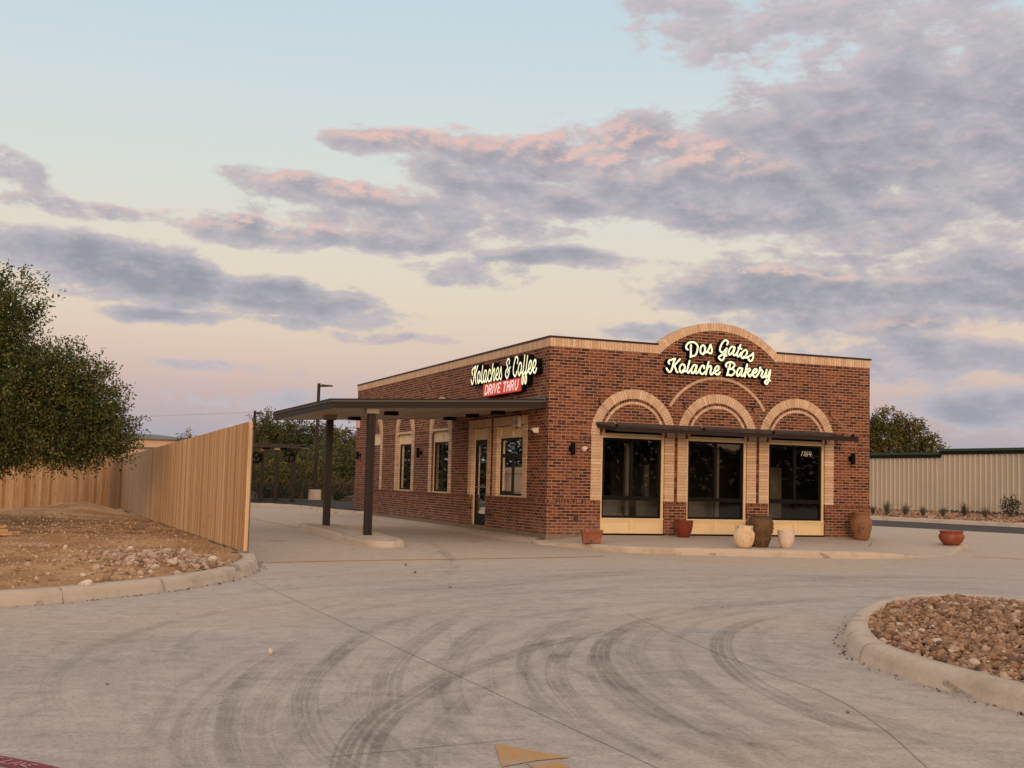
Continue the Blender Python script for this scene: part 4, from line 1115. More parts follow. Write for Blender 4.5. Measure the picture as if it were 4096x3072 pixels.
# clods and small stones
pts = scatter_poly([(-13, -11.7), (-10.9, -10.95), (-9.7, -10.1), (-8.8, -9.0), (-8.2, -8.0), (-7.7, -6.4), (-7.45, -4), (-7.4, 12), (-13, 12)], 7500, dirt_h)
k = rng.random(len(pts)); pts = pts[np.argsort(pts[:, 1])]
o = stones('dirt_clods', pts + np.array([0, 0, 0.002]), np.clip(rng.lognormal(math.log(0.017), 0.5, len(pts)), 0.006, 0.055), M_clod, 1, 0.4, 0.6)
tag(o, 'loose clods and chips strewn over the bare dirt lot', 'gravel'); o['kind'] = 'stuff'
pts = []
while len(pts) < 900:
    x = rng.normal(-8.75, 0.62); y = rng.normal(-7.0, 1.35) if rng.random() < .7 else rng.normal(-7.6, .5)
    if in_poly(x, y, DIRT) and math.dist((x, y), (-7.3, -5)) > .3 and x < -7.55 - 0.0 * y: pts.append((x, y, dirt_h(x, y) + rng.uniform(0, .03)))
o = stones('rubble_chips', np.array(pts), np.clip(rng.lognormal(math.log(0.025), 0.60, 900), 0.009, 0.08), M_rubble, 1, 0.35, 0.65)
tag(o, 'broken limestone chips heaped against the kerb on the left', 'rubble'); o['kind'] = 'stuff'

def rock(loc, size, label, mat=None, group='larger rocks lying on the dirt lot', name='rock', sub=2):
    o = stones(name, np.array([[0.0, 0.0, 0.0]]), np.array([size]), mat or M_rubble, sub, 0.12, 0.7)
    me = o.data
    o.location = loc
    tag(o, label, 'rock', group)
    return o
ROCKS = [((-9.87, -10.55), 0.085, 'white flat rock lying close behind the left kerb', .99), ((-8.72, -8.20), 0.085, 'tall pale rock standing in the middle of the rubble heap', .9),
         ((-8.45, -8.35), 0.07, 'pale rock beside the rubble heap at the kerb', .8), ((-8.95, -8.05), 0.075, 'squat tan rock left of the rubble heap', .6),
         ((-8.10, -7.15), 0.095, 'large pale rock on the fence side of the rubble heap', .97), ((-8.60, -6.4), 0.085, 'pale rock at the back of the rubble heap', .85),
         ((-9.1, -6.2), 0.08, 'small pale rock behind the dark lump', .93), ((-9.05, -5.55), 0.085, 'dark brown lump on top of the rubble heap', .02),
         ((-7.98, -5.9), 0.07, 'tan rock near the foot of the fence end', .7), ((-8.25, -6.1), 0.075, 'rounded tan rock among the rubble', .55),
         ((-8.9, -7.3), 0.07, 'wedge shaped rock in front of the heap', .88), ((-9.9, -3.9), 0.075, 'lone pale rock out in the dirt', .95)]
for (x, y), s, lab, rv in ROCKS:
    o = rock((x, y, dirt_h(x, y) + s * 0.35), s, lab)
    o.data.attributes['rnd'].data.foreach_set('value', [rv] * len(o.data.polygons))
PEB = [((-8.694, -14.941), .045, 'cream pebble on the open concrete left of the arrow', 1.0), ((-9.953, -16.136), .012, 'tiny dark pebble on the concrete at lower left', .1),
       ((-4.908, -5.868), .035, 'dark chip on the concrete just below the yellow line', .0), ((-5.2, -7.323), .032, 'square dark chip below the yellow line', .05),
       ((-5.454, -9.676), .022, 'small dark chip in the middle of the drive', .1), ((-5.729, -18.151), .018, 'brown pebble near the island at lower right', .1),
       ((-3.104, -12.363), .02, 'brown pebble left of the rock island', .2), ((-8.30, -16.9), .012, 'grey pebble between the tyre marks', .6), ((1.35, -3.25), .02, 'dark pebble at the foot of the pavement kerb', .1)]
for (x, y), s, lab, rv in PEB:
    o = rock((x, y, s * 0.4), s, lab, group='pebbles lying on the concrete', name='pebble', sub=1)
    o.data.attributes['rnd'].data.foreach_set('value', [rv] * len(o.data.polygons))

# grit and leaf litter gathered along the foot of the kerbs
pts = []
for path, sgn in ((ic, 1), (lc, -1)):
    for q_ in range(260):
        i = rng.integers(1, len(path) - 1)
        a, b = path[i - 1], path[i]; d_ = (b - a) / (np.linalg.norm(b - a) + 1e-9); n2 = np.array([-d_[1], d_[0]]) * sgn
        p = a + (b - a) * rng.random() + n2 * abs(rng.normal(0, .05)) + n2 * .012
        if p[0] < -6.9 and p[1] > -5: continue
        pts.append((p[0], p[1], hroad(p[0], p[1]) + .006))
o = stones('kerb_grit', np.array(pts), np.clip(rng.lognormal(math.log(.009), .45, len(pts)), .004, .022), M_grit, 1, .4, .4)
tag(o, 'dark grit and leaf litter gathered along the foot of the kerbs', 'litter'); o['kind'] = 'stuff'

# lumber offcuts on the dirt
lum = thing('lumber_pile', 'small pile of short cedar offcuts on the dirt at the left edge', 'lumber', (-11.0, -0.2, 0.12))
for i, (x0, x1, y, z, w, dy) in enumerate([(-12.0, -10.72, -0.45, .16, .14, .05), (-12.1, -10.60, -0.2, .16, .14, .1), (-12.0, -10.8, -0.33, .215, .14, -.08), (-12.2, -10.86, -0.2, .27, .14, .12), (-11.9, -10.95, -0.05, .325, .14, -.04), (-12.0, -10.98, -0.35, .38, .13, .06)]):
    mb = MB()
    mb.hexa(((x0, y - w / 2, z), (x1, y - w / 2 + dy, z), (x1, y + w / 2 + dy, z), (x0, y + w / 2, z), (x0, y - w / 2, z + .05), (x1, y - w / 2 + dy, z + .05), (x1, y + w / 2 + dy, z + .05), (x0, y + w / 2, z + .05)))
    mb.build('board', M_lumber, lum)

# ------------------------------------------------------------------ cedar fence
def fence(name, a, b, za, zb, ta, tb, label, end_cap=False, seg_posts=True, side=1):
    """board fence from a to b; za/zb bottom heights, ta/tb top heights"""
    A, B = Vector((a[0], a[1], 0)), Vector((b[0], b[1], 0))
    D = B - A; Ln = D.length; d = D.normalized(); n_ = Vector((-d.y, d.x, 0)) * side
    root = thing(name, label, 'fence', (a[0], a[1], 0))
    mb = MB()
    s = 0.0; i = 0
    while s < Ln - 0.02:
        w = 0.096 + random.uniform(-.003, .003)
        s1 = min(s + w, Ln)
        t0, t1 = s / Ln, s1 / Ln
        gp = random.choice((.002, .003, .004, .007)); p0, p1 = A + d * (s + gp), A + d * (s1 - .002)
        off = random.uniform(0, 0.007)
        zb0 = za + (zb - za) * t0; zt0 = ta + (tb - ta) * t0 + random.uniform(-.006, .006)
        q = [p0 + n_ * off, p1 + n_ * off * random.uniform(.3, 1), p1 + n_ * (off + .016), p0 + n_ * (off + .016)]
        bot = [(v.x, v.y, zb0) for v in q]; top = [(v.x, v.y, zt0) for v in q]
        mb.hexa(bot + top, random.random())
        s = s1; i += 1
    mb.build('boards', M_cedar, root)
    mb = MB()
    for fr in (0.12, 0.5, 0.88):
        z0 = za + (ta - za) * fr; z1 = zb + (tb - zb) * fr
        p = A - n_ * 0.04; q = B - n_ * 0.04
        mb.hexa(((A.x, A.y, z0), (B.x, B.y, z1), (q.x, q.y, z1), (p.x, p.y, z0), (A.x, A.y, z0 + .09), (B.x, B.y, z1 + .09), (q.x, q.y, z1 + .09), (p.x, p.y, z0 + .09)), .6)
    mb.build('rail', M_cedar, root)
    k = 0.25
    while k < Ln:
        p = A + d * k - n_ * 0.075
        t = k / Ln
        mb = MB(); mb.tube([(p.x, p.y, za + (zb - za) * t - 0.3), (p.x, p.y, ta + (tb - ta) * t - .12)], 0.03, 10)
        mb.build('post', M_post_steel, root)
        k += 2.4
    return root
# long run from the drive back to the corner; its near end shows a trim board on edge
FA1, FB1 = (-7.30, -5.08), (-7.30, 22.85)
f1 = fence('cedar_fence', FA1, FB1, 0.17, -0.02, 2.20, 1.90, 'long new cedar board fence running back beside the drive lane', side=1)
mb = MB()
mb.box(-7.318, -7.300, -5.110, -5.085, 0.17, 2.205, .95)
mb.box(-7.300, -7.262, -5.112, -5.085, 0.17, 2.20, .8)
mb.build('end_board', M_cedar, f1)
f2 = fence('cedar_fence', (-7.30, 22.87), (-18.0, 18.85), -.02, -.30, 1.92, 1.66, 'far cedar board fence closing off the dirt lot behind the big tree', side=1)

# ------------------------------------------------------------------ storage building of ribbed metal
sb = thing('storage_building', 'low tan ribbed metal building with dark green roof edge at far right', 'building', (29.0, 20.0, 0.3))
d = (WB - WA).normalized(); nrm = Vector((-1, 0, 0)); nrm = (nrm - d * nrm.dot(d)).normalized()
LT = (WB - WA).length
def ribwall(s0, s1, z0, z1, parent):
    mb = MB()
    pts = []
    s = s0
    while s < s1:
        pts += [(s, 0), (s + .175, 0), (s + .195, .045), (s + .235, .045), (s + .255, 0)]
        for mrib in (.07, .13): pass
        s += .305
    pts = [p for p in pts if p[0] <= s1] + [(s1, 0)]
    v = []
    for (q, o_) in pts:
        p = WA + d * q + nrm * o_
        v += [(p.x, p.y, z0), (p.x, p.y, z1)]
    mb.add(v, [(2 * i, 2 * i + 2, 2 * i + 3, 2 * i + 1) for i in range(len(pts) - 1)])
    return mb.build('ribbed_wall', M_ribmetal, parent)
step = 0.50 * LT
def zbase(s): return 0.39 + 0.14 * s / LT
def strip(mb, s0, s1, o0, o1, z0, z1):
    a, b = WA + d * s0 + nrm * o0, WA + d * s1 + nrm * o0
    c, e = WA + d * s1 + nrm * o1, WA + d * s0 + nrm * o1
    mb.hexa(((a.x, a.y, z0), (b.x, b.y, z0), (c.x, c.y, z0), (e.x, e.y, z0), (a.x, a.y, z1), (b.x, b.y, z1), (c.x, c.y, z1), (e.x, e.y, z1)))
ribwall(-18, step, 0.47, 3.06, sb)
ribwall(step, LT + 14, 0.53, 3.20, sb)
mb = MB(); strip(mb, -18, step, -.3, .012, 0.0, 0.50); strip(mb, step, LT + 14, -.3, .012, 0.0, 0.58)
mb.build('concrete_base', M_darkbase, sb)
mb = MB(); strip(mb, -18, step, -.1, .10, 2.99, 3.13); strip(mb, step, LT + 14, -.1, .10, 3.14, 3.28); mb.build('gutter', M_black if False else plain('dark_gutter', (0.009, 0.014, 0.010, 1), 0.6, spec=.1), sb)
M_rooftop = plain('green_roof_sheet', (0.040, 0.062, 0.038, 1), 0.5, noise=.15)
mb = MB()
for (s0, s1, z) in ((-18, step, 3.13), (step, LT + 14, 3.28)):
    a, b = WA + d * s0 + nrm * .13, WA + d * s1 + nrm * .13
    c, e = WA + d * s1 - nrm * 9, WA + d * s0 - nrm * 9
    mb.hexa(((a.x, a.y, z), (b.x, b.y, z), (c.x, c.y, z + .25), (e.x, e.y, z + .25), (a.x, a.y, z + .115), (b.x, b.y, z + .115), (c.x, c.y, z + .36), (e.x, e.y, z + .36)))
mb.build('roof', M_rooftop, sb)
mb = MB()
a, b = WA + d * (LT + 14), WA + d * (LT + 14) - nrm * 9
mb.quad((a.x, a.y, 0), (b.x, b.y, 0), (b.x, b.y, 4), (a.x, a.y, 3.2))
mb.build('end_wall', M_ribmetal, sb); mb = MB()
a, b = WA + d * -18, WA + d * -18 - nrm * 9
mb.quad((a.x, a.y, 0), (b.x, b.y, 0), (b.x, b.y, 4), (a.x, a.y, 3.1))
mb.build('end_wall', M_ribmetal, sb)

# cream house far behind the fence, its gable roof just over the boards
ch = thing('cream_building', 'cream metal building with low grey roof showing over the fence', 'building', (-4, 66, 0))
mb = MB(); mb.box(-13.5, 0.2, 64.2, 74, -0.4, 3.66)
mb.box(-13.5, -1.0, 63.2, 64.15, -0.4, 2.98)
M_creamw = plain('cream_metal_siding', (0.62, 0.43, 0.29, 1), 0.6, noise=.06, scale=.5)
mb.build('wall', M_creamw, ch)
mb = MB()
mb.hexa(((-14, 63.9, 3.62), (0.5, 63.9, 3.62), (-2.0, 69, 4.05), (-14, 69, 4.05), (-14, 63.9, 3.70), (0.5, 63.9, 3.70), (-2.0, 69, 4.13), (-14, 69, 4.13)))
mb.box(-14, -0.8, 63.0, 63.7, 2.96, 3.08)
mb.build('roof', plain('grey_roof', (0.17, 0.165, 0.16, 1), 0.7), ch)
# ------------------------------------------------------------------ bakery building
BW, BD = 8.52, 16.93
bak = thing('brick_bakery', 'red brick bakery with pale brick arches, a curved parapet and three black shop windows', 'building', (0, 0, 0))
PF = lambda u, z, d: (u, d, z)        # front wall: u along x, d inwards
PL = lambda u, z, d: (d, u, z)        # drive-through wall: u along y
def wall_grid(mb, P, us, zs, holes, d0, d1, mi_out=0, mi_in=1, umin=None):
    us = sorted(set(us + [h[0] for h in holes] + [h[1] for h in holes]))
    zs = sorted(set(zs + [h[2] for h in holes] + [h[3] for h in holes]))
    for i in range(len(us) - 1):
        for j in range(len(zs) - 1):
            cu, cz = (us[i] + us[i + 1]) / 2, (zs[j] + zs[j + 1]) / 2
            if any(h[0] < cu < h[1] and h[2] < cz < h[3] for h in holes): continue
            a, b, c, e = us[i], us[i + 1], zs[j], zs[j + 1]
            mb.quad(P(a, c, d0), P(b, c, d0), P(b, e, d0), P(a, e, d0), .5, mi_out)
            if d1 is not None and c < 4.0:
                mb.quad(P(max(a, .3), c, d1), P(b, c, d1), P(b, e, d1), P(max(a, .3), e, d1), .5, mi_in)
    for (a, b, c, e) in holes:
        dd = d1 if d1 is not None else d0 + .1
        for q in ((P(a, c, d0), P(a, e, d0), P(a, e, dd), P(a, c, dd)), (P(b, c, d0), P(b, e, d0), P(b, e, dd), P(b, c, dd)),
                  (P(a, e, d0), P(b, e, d0), P(b, e, dd), P(a, e, dd)), (P(a, c, d0), P(b, c, d0), P(b, c, dd), P(a, c, dd))):
            mb.quad(*q, .5, mi_out)
FC = [2.08, 4.25, 6.42]
SCEN = [2.305]                        # service window beside the door
HF = [(c - .80, c + .80, .2375, 2.66) for c in FC]
HL = [(1.46, 3.14, 1.005, 2.68), (3.80, 4.93, .14, 2.68), (6.80, 8.30, 1.005, 2.70), (10.25, 11.75, 1.005, 2.70)]
M_inner = plain('interior_wall', (0.045, 0.036, 0.030, 1), 0.8, noise=.1)
ZT = 4.353
mb = MB()
wall_grid(mb, PF, [0.0, BW], [0.2375, ZT], HF, 0.0, 0.25)
# curved parapet panel
AC, AZ_, RI, RO = 4.245, 2.76, 2.215, 2.40
a0 = math.acos((ZT - AZ_) / RI)
arc = [(AC + math.sin(t) * RI, AZ_ + math.cos(t) * RI) for t in np.linspace(-a0, a0, 41)]
mb.add([PF(x, z, 0.0) for x, z in arc], [tuple(range(41))], .5, 0)
mb.add([PF(x, z, 0.30) for x, z in arc], [tuple(range(41))], .5, 0)
mb.build('front_wall', [M_brick, M_inner], bak)
mb = MB()
wall_grid(mb, PL, [0.0, BD], [0.2375, ZT], HL, 0.0, 0.25)
mb.build('side_wall', [M_brick, M_inner], bak)
mb = MB()
mb.quad((BW, 0, .1), (BW, BD, .1), (BW, BD, ZT), (BW, 0, ZT)); mb.quad((0, BD, .1), (BW, BD, .1), (BW, BD, ZT), (0, BD, ZT))
mb.build('rear_wall', M_brick, bak)
mb = MB()
mb.box(0.25, BW - .25, 0.25, BD - .25, 4.0, 4.1)
mb.quad((0.25, .25, .24), (BW - .2, .25, .24), (BW - .2, BD - .2, .24), (.25, BD - .2, .24))
mb.build('roof', M_roof, bak)
# plinth
mb = MB()
def strips(segs, z0, z1, P, d0, d1, mbx):
    for (a, b) in segs:
        p = [P(a, z0, d0), P(b, z0, d0), P(b, z0, d1), P(a, z0, d1), P(a, z1, d0), P(b, z1, d0), P(b, z1, d1), P(a, z1, d1)]
        mbx.hexa(p)
mb.box(-0.012, BW, -0.012, 0.24, -0.05, 0.2375)
mb.box(-0.012, 0.24, 0.24, 3.80, -0.05, 0.2375)
mb.box(-0.012, 0.24, 4.93, BD, -0.05, 0.2375)
mb.box(-0.03, 0.5, 3.80, 4.93, -0.05, 0.262)
mb.build('plinth', M_plinth, bak)

# projecting lower courses with a header course on top
def segs_minus(lo, hi, cuts):
    out, s = [], lo
    for a, b in sorted(cuts):
        if a > s: out.append((s, a))
        s = max(s, b)
    if s < hi: out.append((s, hi))
    return out
front_low = segs_minus(-0.020, BW, [(c - .80, c + .80) for c in FC])
side_low = segs_minus(0.0, BD, [(3.80, 4.93)])
for a, b in front_low:
    mb = MB(); mb.hexa([PF(a, .2375, -.020), PF(b, .2375, -.020), PF(b, .2375, .01), PF(a, .2375, .01), PF(a, .935, -.020), PF(b, .935, -.020), PF(b, .935, .01), PF(a, .935, .01)]); mb.build('brick_dado', M_brick, bak)
for a, b in side_low:
    mb = MB(); mb.hexa([PL(a, .2375, -.020), PL(b, .2375, -.020), PL(b, .2375, .01), PL(a, .2375, .01), PL(a, .935, -.020), PL(b, .935, -.020), PL(b, .935, .01), PL(a, .935, .01)]); mb.build('brick_dado', M_brick, bak)

def course(mb, mo, P, segs, z0, z1, w, d0, gap=.010, vertical=False):
    for a, b in segs:
        n = max(1, round((b - a) / w)); ww = (b - a) / n
        mo.hexa([P(a, z0, d0 + .0025), P(b, z0, d0 + .0025), P(b, z0, .02), P(a, z0, .02), P(a, z1, d0 + .0025), P(b, z1, d0 + .0025), P(b, z1, .02), P(a, z1, .02)])
        for i in range(n):
            x0, x1 = a + i * ww + gap / 2, a + (i + 1) * ww - gap / 2
            j = random.uniform(0, .0015)
            za, zb_ = z0 + gap / 2, z1 - gap / 2
            mb.hexa([P(x0, za, d0 + j), P(x1, za, d0 + j), P(x1, za, .02), P(x0, za, .02), P(x0, zb_, d0 + j), P(x1, zb_, d0 + j), P(x1, zb_, .02), P(x0, zb_, .02)], random.random())
AR = 1.055
M_headers = [M_header, M_mortar_red]; M_buffs = [M_buff, M_mortar_buff]
def course_run(name, mats, P, segs, *a_):
    for sg_ in segs:
        mb = MB(); course(mb, mb.second(), P, [sg_], *a_); mb.build(name, mats, bak)
course_run('header_course', M_headers, PF, [(a - (.010 if a < 0 else 0), b) for a, b in front_low], .932, 1.000, .0705, -.034)
course_run('header_course', M_headers, PL, side_low, .932, 1.000, .0705, -.034)
upf = segs_minus(0.0, BW, [(1.03, 7.47)])
for z in (2.3405, 2.6735):
    course_run('header_course', M_headers, PF, upf, z, z + .0663, .1058, -.003)
    course_run('header_course', M_headers, PL, segs_minus(0.0, BD, [(1.20, 5.19), (6.55, 8.56), (9.99, 12.01), (13.44, 15.51)]), z, z + .0663, .1058, -.003)

# pale brickwork: soldier course, jambs, arches
def ring(mb, mo, P, cx, cz, r0, r1, t0, t1, n, d0, d1, gap=.009, back=True):
    """t measured from the +u axis, anticlockwise"""
    if back:
        K = max(8, n // 2)
        pr = []
        for i in range(K + 1):
            t = t0 + (t1 - t0) * i / K
            pr.append((math.cos(t), math.sin(t)))
        for i in range(K):
            (c0, s0), (c1, s1) = pr[i], pr[i + 1]
            q = []
            for dd in (d0 + .003, d1 - .001):
                q += [P(cx + c0 * (r0 + .002), cz + s0 * (r0 + .002), dd), P(cx + c0 * (r1 - .002), cz + s0 * (r1 - .002), dd), P(cx + c1 * (r1 - .002), cz + s1 * (r1 - .002), dd), P(cx + c1 * (r0 + .002), cz + s1 * (r0 + .002), dd)]
            mo.hexa(q)
    for i in range(n):
        ta = t0 + (t1 - t0) * i / n; tb = t0 + (t1 - t0) * (i + 1) / n
        ga, gb = gap / 2 / r0, gap / 2 / r1
        q = []
        j = random.uniform(0, .002)
        for dd in (d0 + j, d1):
            for (r, t) in ((r0, ta + ga), (r1, ta + gb), (r1, tb - gb), (r0, tb - ga)):
                q.append(P(cx + math.cos(t) * r, cz + math.sin(t) * r, dd))
        mb.hexa(q, random.random())
course_run('soldier_course', M_buffs, PF, [(-0.012, AC - 1.60), (AC + 1.60, BW + .012)], ZT, 4.545, .0680, -.014)
course_run('soldier_course', M_buffs, PL, [(0.0, BD + .01)], ZT, 4.545, .0680, -.014)
mb = MB()
ta = math.pi / 2 - math.asin(1.56 / RI)
ring(mb, mb.second(), PF, AC, AZ_, RI, RO, ta, math.pi - ta, 50, -.014, .30)
# wedge pieces where the curve meets the straight course
for s in (-1, 1):
    x0 = AC + s * 1.555; x1 = AC + s * 1.60; x2 = AC + s * 1.675
    mb.hexa([PF(x0, ZT + .002, -.012), PF(x1, ZT + .002, -.012), PF(x1, 4.54, -.012), PF(x2, 4.49, -.012), PF(x0, ZT + .002, .25), PF(x1, ZT + .002, .25), PF(x1, 4.54, .25), PF(x2, 4.49, .25)], .5)
mb.build('parapet_arch', M_buffs, bak)

SZ = 2.445
def jamb(mb, mo, P, u0, u1, z0, z1, d0=-.012, d1=.10):
    n = round((z1 - z0) / .0663); h = (z1 - z0) / n
    mo.hexa([P(u0 + .003, z0, d0 + .005), P(u1 - .003, z0, d0 + .005), P(u1 - .003, z0, d1), P(u0 + .003, z0, d1), P(u0 + .003, z1, d0 + .005), P(u1 - .003, z1, d0 + .005), P(u1 - .003, z1, d1), P(u0 + .003, z1, d1)])
    for i in range(n):
        a, b = z0 + i * h + .0045, z0 + (i + 1) * h - .0045
        j = random.uniform(0, .002)
        mb.hexa([P(u0, a, d0 + j), P(u1, a, d0 + j), P(u1, a, d1 + .001), P(u0, a, d1 + .001), P(u0, b, d0 + j), P(u1, b, d0 + j), P(u1, b, d1 + .001), P(u0, b, d1 + .001)], random.random())
def jamb_part(name, mats, P, u0, u1, z0, z1, d0=-.012, d1=.10, parent=None):
    mb = MB(); jamb(mb, mb.second(), P, u0, u1, z0, z1, d0, d1); return mb.build(name, mats, parent or bak)
def ring_part(name, mats, parent, *a_):
    mb = MB(); ring(mb, mb.second(), *a_); return mb.build(name, mats, parent)
for c in FC:
    a_ = ring_part('pale_arch', M_buffs, bak, PF, c, SZ, .847, 1.058, 0, math.pi, 46, -.012, .01)
    ring_part('inner_ring', M_buffs, a_, PF, c, SZ, .722, .782, 0, math.pi, 37, -.010, .01)
    ring_part('red_ring', M_headers, a_, PF, c, SZ, .786, .843, 0, math.pi, 40, -.006, .01)
    jamb_part('jamb', M_buffs, PF, c - 1.045, c - .797, 1.003, SZ - .004, parent=a_)
    jamb_part('jamb', M_buffs, PF, c + .797, c + 1.045, 1.003, SZ - .004, parent=a_)
ring_part('relieving_arch', M_buffs, bak, PF, 4.25, 2.40, 1.442, 1.507, math.radians(31.5), math.radians(148.5), 62, -.012, .01)
# header strips between the jambs
for a, b in ((FC[0] + 1.05, FC[1] - 1.05), (FC[1] + 1.05, FC[2] - 1.05)):
    jamb_part('header_pier', M_headers, PF, a, b, 1.003, SZ - .004, -.004, .01)
jamb_part('header_pier', M_headers, PL, 3.395, 3.545, 1.003, 2.675, -.004, .01)
# drive-through wall surrounds
for a, b in ((1.205, 1.463), (3.137, 3.39), (3.55, 3.803), (4.927, 5.18)): jamb_part('jamb', M_buffs, PL, a, b, 1.003, 2.675)
course_run('flat_arch', M_buffs, PL, [(1.205, 3.39), (3.55, 5.18)], 2.68, 2.892, .0680, -.012)
for c, blind in ((7.555, False), (11.0, False), (14.48, True)):
    a_ = ring_part('pale_arch', M_buffs, bak, PL, c, 2.645, .795, 1.0, 0, math.pi, 43, -.012, .01)
    ring_part('inner_ring', M_buffs, a_, PL, c, 2.645, .68, .74, 0, math.pi, 35, -.010, .01)
    jamb_part('jamb', M_buffs, PL, c - 1.0, c - .747, 1.003, 2.641, d1=.10 if not blind else .012, parent=a_)
    jamb_part('jamb', M_buffs, PL, c + .747, c + 1.0, 1.003, 2.641, d1=.10 if not blind else .012, parent=a_)
    course_run('lintel', M_buffs, PL, [(c - .75, c + .75)], 2.70, 2.78, .0680, -.013)

# metal coping
mb = MB()
def bx(P, a, b, z0, z1, d0, d1, mbx): mbx.hexa([P(a, z0, d0), P(b, z0, d0), P(b, z0, d1), P(a, z0, d1), P(a, z1, d0), P(b, z1, d0), P(b, z1, d1), P(a, z1, d1)])
bx(PF, -.032, AC - 1.585, 4.547, 4.587, -.032, .30, mb); bx(PF, AC + 1.585, BW + .03, 4.547, 4.587, -.032, .30, mb)
bx(PL, .302, BD + .03, 4.547, 4.587, -.032, .28, mb)
bx(PF, BW - .25, BW + .03, 4.547, 4.587, .302, BD, mb)
mb.build('coping', M_bronze, bak)

# ---- shop windows
def shop_window(c, n):
    fr = MB()
    x0, x1, z0, z1 = c - .745, c + .745, .620, 2.402
    def fb(a, b, c_, e, d0=.070, d1=.125): bx(PF, a, b, c_, e, d0, d1, fr)
    t = .045
    fb(x0, x1, z0, z0 + t); fb(x0, x1, z1 - t, z1)
    fb(x0, x0 + t, z0 + t, z1 - t); fb(x1 - t, x1, z0 + t, z1 - t)
    fb(x0 + t, x1 - t, 1.012, 1.075, .074, .121)
    fb(c - .036, c + .036, 1.075, z1 - t, .072, .123)
    # sash rails
    fb(x0 + t, c - .036, 1.075, 1.115, .082, .115); fb(c + .036, x1 - t, 1.075, 1.105, .082, .115)
    fb(x0 + t, x0 + t + .025, 1.115, z1 - t, .082, .115); fb(x1 - t - .03, x1 - t, 1.105, z1 - t, .082, .115)
    w = fr.build('shop_window', M_frame, bak)
    g = MB(); g.quad(PF(x0 + .02, z0 + .02, .098), PF(x1 - .02, z0 + .02, .098), PF(x1 - .02, z1 - .02, .098), PF(x0 + .02, z1 - .02, .098))
    g.build('pane', M_glass, w)
    cs = MB()
    bx(PF, c - .797, x0 + .004, .616, 2.500, .045, .13, cs); bx(PF, x1 - .004, c + .797, .616, 2.500, .045, .13, cs)
    bx(PF, x0 + .004, x1 - .004, z1 - .004, 2.500, .050, .13, cs)
    bx(PF, c - .797, c + .797, 2.43, 2.452, .038, .06, cs)
    cs.build('casing', M_cream, w)
    si = MB(); bx(PF, c - .797, c + .797, .588, .616, .005, .13, si); si.build('sill', M_cream, w)
    pn = MB()
    bx(PF, c - .797, c + .797, .275, .588, .052, .13, pn)
    # raised frame with two sunk panels
    bx(PF, c - .797, c + .797, .545, .588, .030, .053, pn); bx(PF, c - .797, c + .797, .275, .325, .030, .053, pn)
    for a, b in ((c - .797, c - .740), (c - .045, c + .045), (c + .740, c + .797)): bx(PF, a, b, .325, .545, .030, .053, pn)
    for s in (-1, 1):
        a, b = (c - .715, c - .07) if s < 0 else (c + .07, c + .715)
        for (p, q, r_, t_) in ((a, b, .345, .355), (a, b, .512, .524), (a, a + .012, .355, .512), (b - .012, b, .355, .512)): bx(PF, p, q, r_, t_, .044, .053, pn)
    pn.build('panel', M_cream, w)
    bx_ = MB(); bx(PF, c - .797, c + .797, 2.502, 2.656, .07, .2, bx_); bx_.build('head_gap', M_black, w)
    bx_ = MB(); bx(PF, c - .797, c + .797, .24, .275, .06, .13, bx_); bx_.build('foot_gap', M_black, w)
for i, c in enumerate(FC): shop_window(c, i)

# ---- drive-through openings
def side_window(y0, y1, z0, z1, za, mull, kind, panel_top):
    """opening y0..y1; frame z0..z1; cream panel z1..panel_top"""
    fr = MB(); t = .05
    a, b = y0 + .055, y1 - .055
    def fb(p, q, r_, s_, d0=.075, d1=.13): bx(PL, p, q, r_, s_, d0, d1, fr)
    fb(a, b, z0, z0 + t); fb(a, b, z1 - t, z1); fb(a, a + t, z0 + t, z1 - t); fb(b - t, b, z0 + t, z1 - t)
    if mull:
        m_ = (a + b) / 2
        if kind == 'service':
            fb(a + t, b - t, 1.93, 2.02, .078, .127); fb(m_ - .04, m_ + .04, z0 + t, 1.93, .078, .127)
            fb(m_ + .04, b - t, z0 + t, z0 + t + .05, .085, .12)
        else: fb(m_ - .03, m_ + .03, z0 + t, z1 - t, .078, .127)
    w = fr.build('side_window', M_frame, bak)
    g = MB(); g.quad(PL(a + .02, z0 + .02, .10), PL(b - .02, z0 + .02, .10), PL(b - .02, z1 - .02, .10), PL(a + .02, z1 - .02, .10)); g.build('pane', M_glass, w)
    cs = MB()
    bx(PL, y0 + .002, a + .003, za, panel_top, .055, .14, cs); bx(PL, b - .003, y1 - .002, za, panel_top, .055, .14, cs)
    bx(PL, a, b, z1 - .002, panel_top, .075, .14, cs)
    # moulded panels above the glass
    for r_, s_ in ((z1 + .015, z1 + .045), (panel_top - .04, panel_top - .01)): bx(PL, a, b, r_, s_, .058, .076, cs)
    m_ = (a + b) / 2
    for p, q in ((a, a + .05), (m_ - .04, m_ + .04), (b - .05, b)): bx(PL, p, q, z1 + .045, panel_top - .04, .058, .076, cs)
    bx(PL, y0, y1, za - .002, z0, .02, .14, cs)
    cs.build('casing', M_cream, w)
    return w
side_window(1.46, 3.14, 1.035, 2.395, 1.005, True, 'service', 2.676)
side_window(6.80, 8.30, 1.035, 2.400, 1.005, True, 'plain', 2.696)
side_window(10.25, 11.75, 1.035, 2.400, 1.005, True, 'plain', 2.696)
